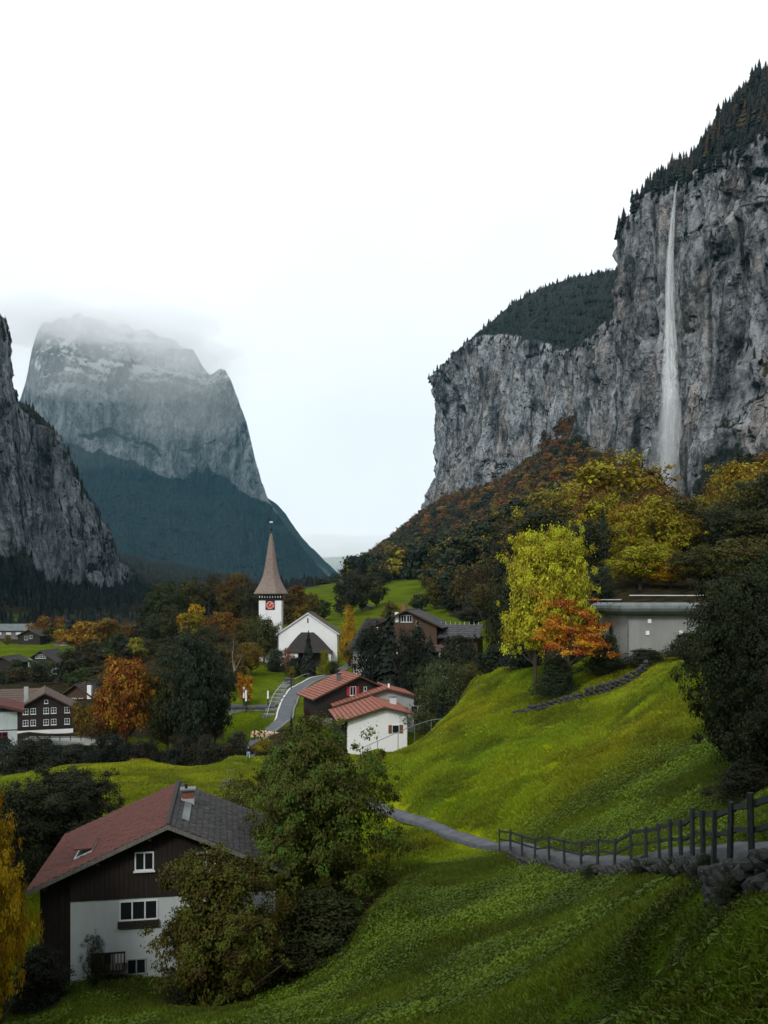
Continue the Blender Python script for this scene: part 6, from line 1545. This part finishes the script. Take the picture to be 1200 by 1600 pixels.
# broadleaf wood farther up the talus
n = 7000; q = np.stack([rg.uniform(-80, 300, n), rg.uniform(330, 1650, n)], -1)
ok = in_poly(q[:, 0], q[:, 1], WOOD0) & ~in_poly(q[:, 0], q[:, 1], FARM); px = 600 + q[:, 0] / q[:, 1] * FPX; ok &= (px > 480) & (px < 1230)
z_ = ground(q[:, 0], q[:, 1]); lim = np.interp(q[:, 1], [300, 700, 860, 1000, 1120, 1330, 1550, 1700], [226, 240, 232, 232, 246, 226, 120, 70]); ok &= q[:, 0] < lim
q, z_ = q[ok], z_[ok]
kk = np.ones(len(q), bool)
far_n = np.array([np.min(np.hypot(near_pts[:, 0] - a_[0], near_pts[:, 1] - a_[1])) for a_ in q]); kk &= far_n > 6
q, z_ = q[kk], z_[kk]; n = len(q)
px = 600 + q[:, 0] / q[:, 1] * FPX; py = HOR - z_ / q[:, 1] * FPX
rusty = np.array([(.2,.068,.008,.6), (.15,.06,.009,.6), (.25,.11,.007,.6), (.08,.05,.01,.6), (.05,.03,.012,.5)]); dull = np.array([(.022,.03,.012,.5), (.036,.042,.011,.5), (.13,.1,.009,.6), (.018,.024,.013,.4), (.03,.036,.012,.5)])
pr_ = sstep(905, 800, py + 40 * fbm(np.stack([px / 60, py / 60, px * 0], -1), 3, 3)) * .6
isr = rg.uniform(0, 1, n) < pr_
ti = np.where(isr[:, None], rusty[rg.integers(0, 5, n)], dull[rg.integers(0, 5, n)])
h_ = rg.uniform(11, 21, n); wd = h_ * rg.uniform(.8, 1.1, n); ti = ti * np.concatenate([np.repeat(rg.uniform(.55, 1.6, (n, 1)), 3, 1), np.ones((n, 1))], 1)
kk = ~((px > 1022) & (px < 1142) & (HOR - (z_ + h_) / q[:, 1] * FPX < 776)); q, z_, h_, wd, ti = q[kk], z_[kk], h_[kk], wd[kk], ti[kk]; n = len(q)
scatter('broadleaf_forest', FB, np.concatenate([q, z_[:, None] - .8], -1), rg.integers(0, 3, n), rg.uniform(0, 6.28, n), np.stack([wd, wd, h_], -1), ti, 'rust and olive autumn wood climbing to the cliff foot', 'forest', 'leaf_scatter')
# rusty scrub in the gully between the cliffs
m_ = (CK > .02) & (CK < .6) & vis; pxc = 600 + CV[..., 0] / CV[..., 1] * FPX; pyc = HOR - CV[..., 2] / CV[..., 1] * FPX
jx = pxc - 884 + (pyc - 640) * .22 + 16 * fbm(CV / 45, 3, 9)
m_ &= (pyc > 610) & (pyc < 765) & (np.abs(jx) < (pyc - 605) * .26) & (CV[..., 1] > 900)
pos = rand_on(CV, m_, 800, rg); n = len(pos); ti = rusty[rg.integers(0, 5, n)]; h_ = rg.uniform(6, 11, n)
scatter('scrub', FB, pos - np.array([0, 0, 2]), rg.integers(0, 3, n), rg.uniform(0, 6.28, n), np.stack([h_, h_, h_], -1), ti, 'rust-brown scrub filling the gully between the cliffs', 'scrub', 'leaf_scatter')
# ------------------------------------------------------------------ meadow grass
def cover_at(x, y):
    r = np.clip(np.hypot(x, y), RR[0], RR[-1]); th = np.arctan2(x, y)
    i = np.clip(np.searchsorted(RR, r) - 1, 0, len(RR) - 2); j = np.clip(np.searchsorted(TH, th) - 1, 0, len(TH) - 2)
    return COVER[i, j], TONE[i, j]
def grass_patch(seed, n=340, rad=.85, hlo=.06, hhi=.22, wd=.02, broad=0):
    rg_ = np.random.default_rng(seed); V, F = [], []
    a_ = rg_.uniform(0, 2 * np.pi, n); r_ = rad * np.sqrt(rg_.uniform(0, 1, n)); c_ = np.stack([np.cos(a_) * r_, np.sin(a_) * r_, np.zeros(n)], -1)
    tuft = .5 + .5 * vnoise(c_ * 3.1 + seed * 5, seed)
    h_ = (hlo + (hhi - hlo) * tuft * rg_.uniform(.5, 1, n)); ln = rg_.normal(size=(n, 2)) * .55
    d = rg_.uniform(0, 2 * np.pi, n); s_ = np.stack([np.cos(d), np.sin(d), np.zeros(n)], -1) * (wd * rg_.uniform(.6, 1.4, n))[:, None]
    tip = c_ + np.stack([ln[:, 0] * h_, ln[:, 1] * h_, h_], -1); mid = c_ + (tip - c_) * .55 + np.array([0, 0, .03])
    V = np.stack([c_ - s_ - np.array([0,0,.04]), c_ + s_ - np.array([0,0,.04]), mid + s_ * .8, tip, mid - s_ * .8], 1).reshape(-1, 3)
    F4 = np.arange(n)[:, None] * 5 + np.array([0, 1, 2, 4]); F3 = np.arange(n)[:, None] * 5 + np.array([4, 2, 3, 3])
    F = np.concatenate([F4, np.stack([F3[:, 0], F3[:, 1], F3[:, 2]], -1)[:, [0, 1, 2, 2]]]) if False else F4
    F = F4.copy(); V = V.reshape(n, 5, 3); V4 = np.stack([V[:, 0], V[:, 1], V[:, 2] * .35 + V[:, 3] * .65, V[:, 4] * .35 + V[:, 3] * .65], 1).reshape(-1, 3); F = np.arange(4 * n).reshape(n, 4)
    rnd = rg_.uniform(0, 1, n); clr = np.clip(tuft + rg_.normal(size=n) * .2, 0, 1)
    if broad:
        a_ = rg_.uniform(0, 2 * np.pi, broad); r_ = rad * np.sqrt(rg_.uniform(0, 1, broad)); cb_ = np.stack([np.cos(a_) * r_, np.sin(a_) * r_, rg_.uniform(.05, .24, broad)], -1)
        nv = rg_.normal(size=(broad, 3)) * .45 + np.array([0, -.25, 1]); V2, F2 = leaf_quads(cb_, nv, .105, rg_, .75)
        F = np.concatenate([F, F2 + len(V4)]); V4 = np.concatenate([V4, V2]); rnd = np.concatenate([rnd, rg_.uniform(.5, 1, broad)]); clr = np.concatenate([clr, rg_.uniform(.5, 1, broad)])
    return (V4, F, rnd, clr)
GP = [grass_patch(200 + k) for k in range(4)] + [grass_patch(210 + k, n=260, broad=55) for k in range(3)]
rg = np.random.default_rng(5)
def meadow_points(d0, d1, spacing, n_try):
    y_ = np.sqrt(rg.uniform(d0 ** 2, d1 ** 2, n_try)); x_ = rg.uniform(-.5, .5, n_try) * y_
    c_, t_ = cover_at(x_, y_); ok = c_ < .5
    pd = np.min(np.hypot(x_[:, None] - PATH[None, ::2, 0], y_[:, None] - PATH[None, ::2, 1]), axis=1); ok &= pd > .95 + .35 * (y_ > 58) + .3 * vnoise(np.stack([x_, y_, x_ * 0], -1) / 1.3, 4)
    for o_ in (ch, cb, ca): 
        lx, ly = x_ - o_.location.x, y_ - o_.location.y; a_ = -o_.rotation_euler.z; u1 = lx * math.cos(a_) - ly * math.sin(a_); v1 = lx * math.sin(a_) + ly * math.cos(a_); ok &= ~((np.abs(u1) < 6.9) & (v1 > -.4) & (v1 < 10))
    if d1 > 100: ok &= ~((y_ > 116) & (x_ < -9))
    return x_[ok], y_[ok], t_[ok]
def patches(x_, y_, t_, sc0, name, label, weeds):
    n = len(x_); z_ = ground(x_, y_); e_ = .6
    gx_ = (ground(x_ + e_, y_) - ground(x_ - e_, y_)) / (2 * e_); gy_ = (ground(x_, y_ + e_) - ground(x_, y_ - e_)) / (2 * e_)
    tilt = np.stack([np.arctan(gy_), -np.arctan(gx_), np.zeros(n)], -1)
    q = np.stack([x_, y_, np.zeros(n)], -1)
    f = np.clip(.5 + .55 * fbm(q / 9, 3, 77), 0, 1); f2 = np.clip(.5 + .6 * fbm(q / 2.6, 3, 41), 0, 1)
    dry = np.array([.23, .235, .006]); fresh = np.array([.15, .215, .005]); lush = np.array([.082, .112, .005])
    col_ = fresh + (dry - fresh) * f[:, None]; col_ = col_ * (.5 + .85 * f2[:, None]); col_ = col_ * (1 - t_[:, None]) + (lush * (.55 + .8 * f2[:, None])) * t_[:, None]
    wp = np.clip(weeds * (t_ * .8 + .1) * (fbm(q / 4, 2, 15) > 0), 0, 1)
    pick = np.where(rg.uniform(0, 1, n) < wp, 4 + rg.integers(0, 3, n), rg.integers(0, 4, n))
    s_ = sc0 * rg.uniform(.8, 1.25, n); sc_ = np.stack([s_ * rg.choice([-1, 1], n), s_, s_ * rg.uniform(.6, 1.15, n) * (.7 + .5 * f2) * (.5 + .5 * sstep(14, 30, y_))], -1)
    scatter(name, GP, np.stack([x_, y_, z_], -1), pick, np.zeros(n), sc_, np.concatenate([col_, np.full((n, 1), .35)], -1), label, 'grass', 'leaf_scatter', tilt)
x_, y_, t_ = meadow_points(9, 58, .75, 6200); patches(x_, y_, t_, 1.0, 'grass', 'lush dark green grass and weeds of the near meadow', .8)
x_, y_, t_ = meadow_points(58, 122, 1.2, 7500); patches(x_, y_, t_, 1.5, 'grass', 'short yellow-green grass of the upper and lower meadows', .15)

# ------------------------------------------------------------------ waterfalls
def water_mat(name, amount, sx, sz):
    m, N, L = _new(name)
    out = N.new('ShaderNodeOutputMaterial'); d = N.new('ShaderNodeBsdfDiffuse'); d.inputs['Color'].default_value = (.93, .95, .96, 1)
    t2 = N.new('ShaderNodeBsdfTranslucent'); t2.inputs['Color'].default_value = (.86, .9, .91, 1)
    m1 = N.new('ShaderNodeMixShader'); m1.inputs[0].default_value = .4; L(d.outputs[0], m1.inputs[1]); L(t2.outputs[0], m1.inputs[2])
    g = N.new('ShaderNodeNewGeometry'); mp = N.new('ShaderNodeMapping'); mp.inputs['Scale'].default_value = (sx, sx, sz)
    n = N.new('ShaderNodeTexNoise'); n.inputs['Scale'].default_value = 1; n.inputs['Detail'].default_value = 5; n.inputs['Roughness'].default_value = .65
    L(g.outputs['Position'], mp.inputs[0]); L(mp.outputs[0], n.inputs['Vector'])
    a = N.new('ShaderNodeAttribute'); a.attribute_name = 'thin'
    r = N.new('ShaderNodeMapRange'); r.inputs['From Min'].default_value = .35; r.inputs['From Max'].default_value = .75; r.inputs['To Max'].default_value = amount
    L(n.outputs['Fac'], r.inputs[0])
    mu = N.new('ShaderNodeMath'); mu.operation = 'MULTIPLY'; L(r.outputs[0], mu.inputs[0]); L(a.outputs['Fac'], mu.inputs[1])
    tr = N.new('ShaderNodeBsdfTransparent'); mx = N.new('ShaderNodeMixShader'); L(mu.outputs[0], mx.inputs[0]); L(tr.outputs[0], mx.inputs[1]); L(m1.outputs[0], mx.inputs[2])
    L(mx.outputs[0], out.inputs[0]); return m
water_mat('falling_water', 1.25, 1/2.2, 1/26)
_px = 600 + CV[..., 0] / CV[..., 1] * FPX; _py = HOR - CV[..., 2] / CV[..., 1] * FPX
def face_D(px, py):
    m_ = (np.abs(_px - px) < 6) & (np.abs(_py - py) < 8) & (CK <= 1.02) & (CV[..., 1] > 300)
    return float(CV[..., 1][m_].min()) if m_.any() else None
def waterfall(name, label, ys, xs, ws, n, stand, seed, wscale=1.0):
    rg_ = np.random.default_rng(seed); V, F, TH_ = [], [], []
    Ds = np.array([face_D(np.interp(y, ys, xs), y) or np.nan for y in ys], float)
    ok = ~np.isnan(Ds); Ds = np.interp(ys, np.array(ys)[ok], Ds[ok]); Ds = np.minimum.accumulate(Ds) - stand
    for k in range(n):
        y0, y1 = ys[0], ys[-1]
        if k > n * .3: y0 = rg_.uniform(ys[0], ys[0] + (ys[-1] - ys[0]) * .75); y1 = min(ys[-1], y0 + rg_.uniform(.15, .5) * (ys[-1] - ys[0]))
        m_ = 26; yy = np.linspace(y0, y1, m_); off = np.clip(rg_.normal() * .42, -1, 1); ph = rg_.uniform(0, 6)
        xc = np.interp(yy, ys, xs) + (off + .12 * np.sin(yy / 23 + ph)) * np.interp(yy, ys, ws) * .5
        D = np.interp(yy, ys, Ds) + rg_.uniform(-5, 2) * np.interp(yy, ys, ws) / 26
        c_ = np.stack([(xc - 600) / FPX * D, D, (HOR - yy) / FPX * D], -1)
        wd = wscale * rg_.uniform(.5, 1.6) * (.5 + np.interp(yy, ys, ws) / 14) * np.sin(np.linspace(.12, np.pi - .05, m_)) ** .5
        a_ = rg_.uniform(-.9, .9); sd = np.array([math.cos(a_), math.sin(a_), 0])
        b0 = len(V); L_ = list(c_ - sd * wd[:, None] / 2); R_ = list(c_ + sd * wd[:, None] / 2); V += L_ + R_
        F += [(b0 + i, b0 + m_ + i, b0 + m_ + i + 1, b0 + i + 1) for i in range(m_ - 1)]
        th = np.sin(np.linspace(.15, np.pi - .1, m_)) * (.55 if k > n * .3 else .8) * (1 - .5 * abs(off)) * np.interp(yy, [283, 480, 640, 790], [1.15, 1.05, .85, .6]); TH_ += list(th) * 2
    me = mesh_np(name, np.array(V), np.array(F), True, point_attrs={'thin': np.array(TH_)}, mats=[MAT['falling_water']])
    return tag(link(name, me), label, 'waterfall', kind='structure'), Ds
YS = [283, 300, 330, 400, 500, 560, 620, 680, 740, 778]; XS = [1058, 1055, 1052, 1047, 1047, 1048, 1050, 1049, 1042, 1037]; WS = [3, 5, 7, 11, 16, 22, 31, 36, 34, 26]
_, WD = waterfall('waterfall', 'tall white waterfall plunging down the great cliff', YS, XS, WS, 170, 7, 3, 1.15)
waterfall('waterfall', 'thin white cascade in the gully between the cliffs', [604, 622, 640, 662], [872, 868, 863, 857], [3, 5, 6, 4], 14, 6, 4, .8)
waterfall('waterfall', 'faint water streak low on the nose of the farther cliff', [640, 700, 740, 790], [701, 690, 682, 677], [3, 3, 3, 3], 10, 6, 5, .7)

# ------------------------------------------------------------------ a walker on the lower meadow
def skin_body(name, joints, edges, mat, parent):
    me = bpy.data.meshes.new(name); me.from_pydata([j[0] for j in joints], edges, []); me.update(); o = link(name, me, parent, mat=MAT[mat])
    o.modifiers.new('skin', 'SKIN'); sv = me.skin_vertices[0].data if me.skin_vertices else None
    if sv is None:
        bm = bmesh.new(); bm.from_mesh(me); bm.verts.layers.skin.verify(); bm.to_mesh(me); bm.free(); sv = me.skin_vertices[0].data
    for s_, j in zip(sv, joints): s_.radius = (j[1], j[1] if len(j) < 3 else j[2])
    sv[0].use_root = True
    ss = o.modifiers.new('smooth', 'SUBSURF'); ss.levels = ss.render_levels = 1
    return o
x_ = P(388, 0, 107.5)[0]; pe = empty('person', (x_, 107.5, gz(x_, 107.5) + .04), R(25)); tag(pe, 'person in dark jacket and pale blue trousers walking at the lower meadow edge', 'person')
skin_body('body', [((0,0,.95),.13,.1), ((0,0,1.2),.14,.1), ((0,0,1.42),.12,.09), ((0,0,1.52),.05), ((0,-.02,1.64),.09,.1), ((0,-.02,1.76),.07,.08), ((.1,0,.9),.085), ((.12,-.12,.5),.06), ((.12,-.08,.09),.045), ((.13,-.2,.04),.04),
    ((-.1,0,.9),.085), ((-.12,.1,.5),.06), ((-.12,.28,.13),.045), ((-.12,.2,.04),.04), ((.2,0,1.42),.055), ((.27,.08,1.15),.045), ((.25,-.06,.92),.035), ((-.2,0,1.42),.055), ((-.27,-.06,1.15),.045), ((-.25,-.2,.95),.035)],
    [(0,1),(1,2),(2,3),(3,4),(4,5),(0,6),(6,7),(7,8),(8,9),(0,10),(10,11),(11,12),(12,13),(2,14),(14,15),(15,16),(2,17),(17,18),(18,19)], 'skin', pe)
skin_body('trousers', [((0,0,.97),.145,.115), ((.1,0,.9),.1), ((.12,-.12,.5),.078), ((.12,-.085,.14),.065), ((-.1,0,.9),.1), ((-.12,.1,.5),.078), ((-.12,.27,.18),.065)], [(0,1),(1,2),(2,3),(0,4),(4,5),(5,6)], 'pale_denim', pe)
skin_body('jacket', [((0,0,1.0),.165,.13), ((0,0,1.2),.17,.13), ((0,0,1.43),.14,.11), ((.2,0,1.43),.075), ((.27,.08,1.15),.065), ((.255,-.03,.97),.055), ((-.2,0,1.43),.075), ((-.27,-.06,1.15),.065), ((-.255,-.17,.98),.055)], [(0,1),(1,2),(2,3),(3,4),(4,5),(2,6),(6,7),(7,8)], 'navy_cloth', pe)
hm = MB().lathe([(.02,1.66),(.095,1.68),(.1,1.74),(.08,1.81),(.02,1.84)], 0, .0, 10).build('hair', MAT['dark_timber'], pe)

# ------------------------------------------------------------------ cloud on the peak
def blob(name, c_, r_, seed, dens, label):
    bm = bmesh.new(); bmesh.ops.create_icosphere(bm, subdivisions=4, radius=1.0)
    V = np.array([v.co[:] for v in bm.verts]); V = V * (1 + .3 * fbm(V * 1.7 + seed * 3, 4, seed))[:, None]
    for v, q in zip(bm.verts, V): v.co = q * np.array(r_)
    me = bpy.data.meshes.new(name); bm.to_mesh(me); bm.free()
    key = 'vapour_%d' % int(dens * 1e6)
    if key not in MAT:
        m, N, L = _new(key); out = N.new('ShaderNodeOutputMaterial'); v = N.new('ShaderNodeVolumeScatter'); v.inputs['Color'].default_value = (.995, .998, 1, 1); v.inputs['Density'].default_value = dens; L(v.outputs[0], out.inputs['Volume'])
    return tag(link(name, me, None, c_, mat=MAT[key]), label, 'cloud', kind='stuff')
for k, (px, py, D, rx, ry, rz_, dn) in enumerate([(98, 508, 3950, 360, 250, 84, .0026), (200, 518, 3950, 370, 250, 90, .0026), (285, 552, 3950, 220, 200, 92, .002), (10, 515, 4500, 420, 300, 130, .0006),
                                               (190, 545, 3800, 560, 240, 230, .0006), (290, 600, 3850, 280, 220, 240, .0005), (200, 640, 3720, 520, 200, 280, .00018)]):
    blob('cloud', P(px, py, D), (rx, ry, rz_), 5 + k, dn, 'low white cloud wrapped round the summit of the distant peak')
blob('spray', P(1046, 715, float(WD[-2]) - 16), (15, 13, 62), 31, .011, 'fine spray drifting at the foot of the waterfall')
blob('cloud', P(575, 868, 7600), (1000, 700, 190), 44, .0009, 'pale mist lying across the end of the valley')
# ------------------------------------------------------------------ air
def volume_mat(name, color, density):
    m, N, L = _new(name)
    out = N.new('ShaderNodeOutputMaterial'); v = N.new('ShaderNodeVolumePrincipled')
    v.inputs['Color'].default_value = (*color, 1); v.inputs['Density'].default_value = density
    L(v.outputs[0], out.inputs['Volume']); return m
HAZE = 2.8e-5
volume_mat('haze', (.3, .74, 1.0), HAZE)
o = MB().box(-14000, 14000, -13000, 13000, -900, 2600).build('haze', MAT['haze'])
tag(o, 'thin blue haze filling the valley air', 'haze', kind='stuff')
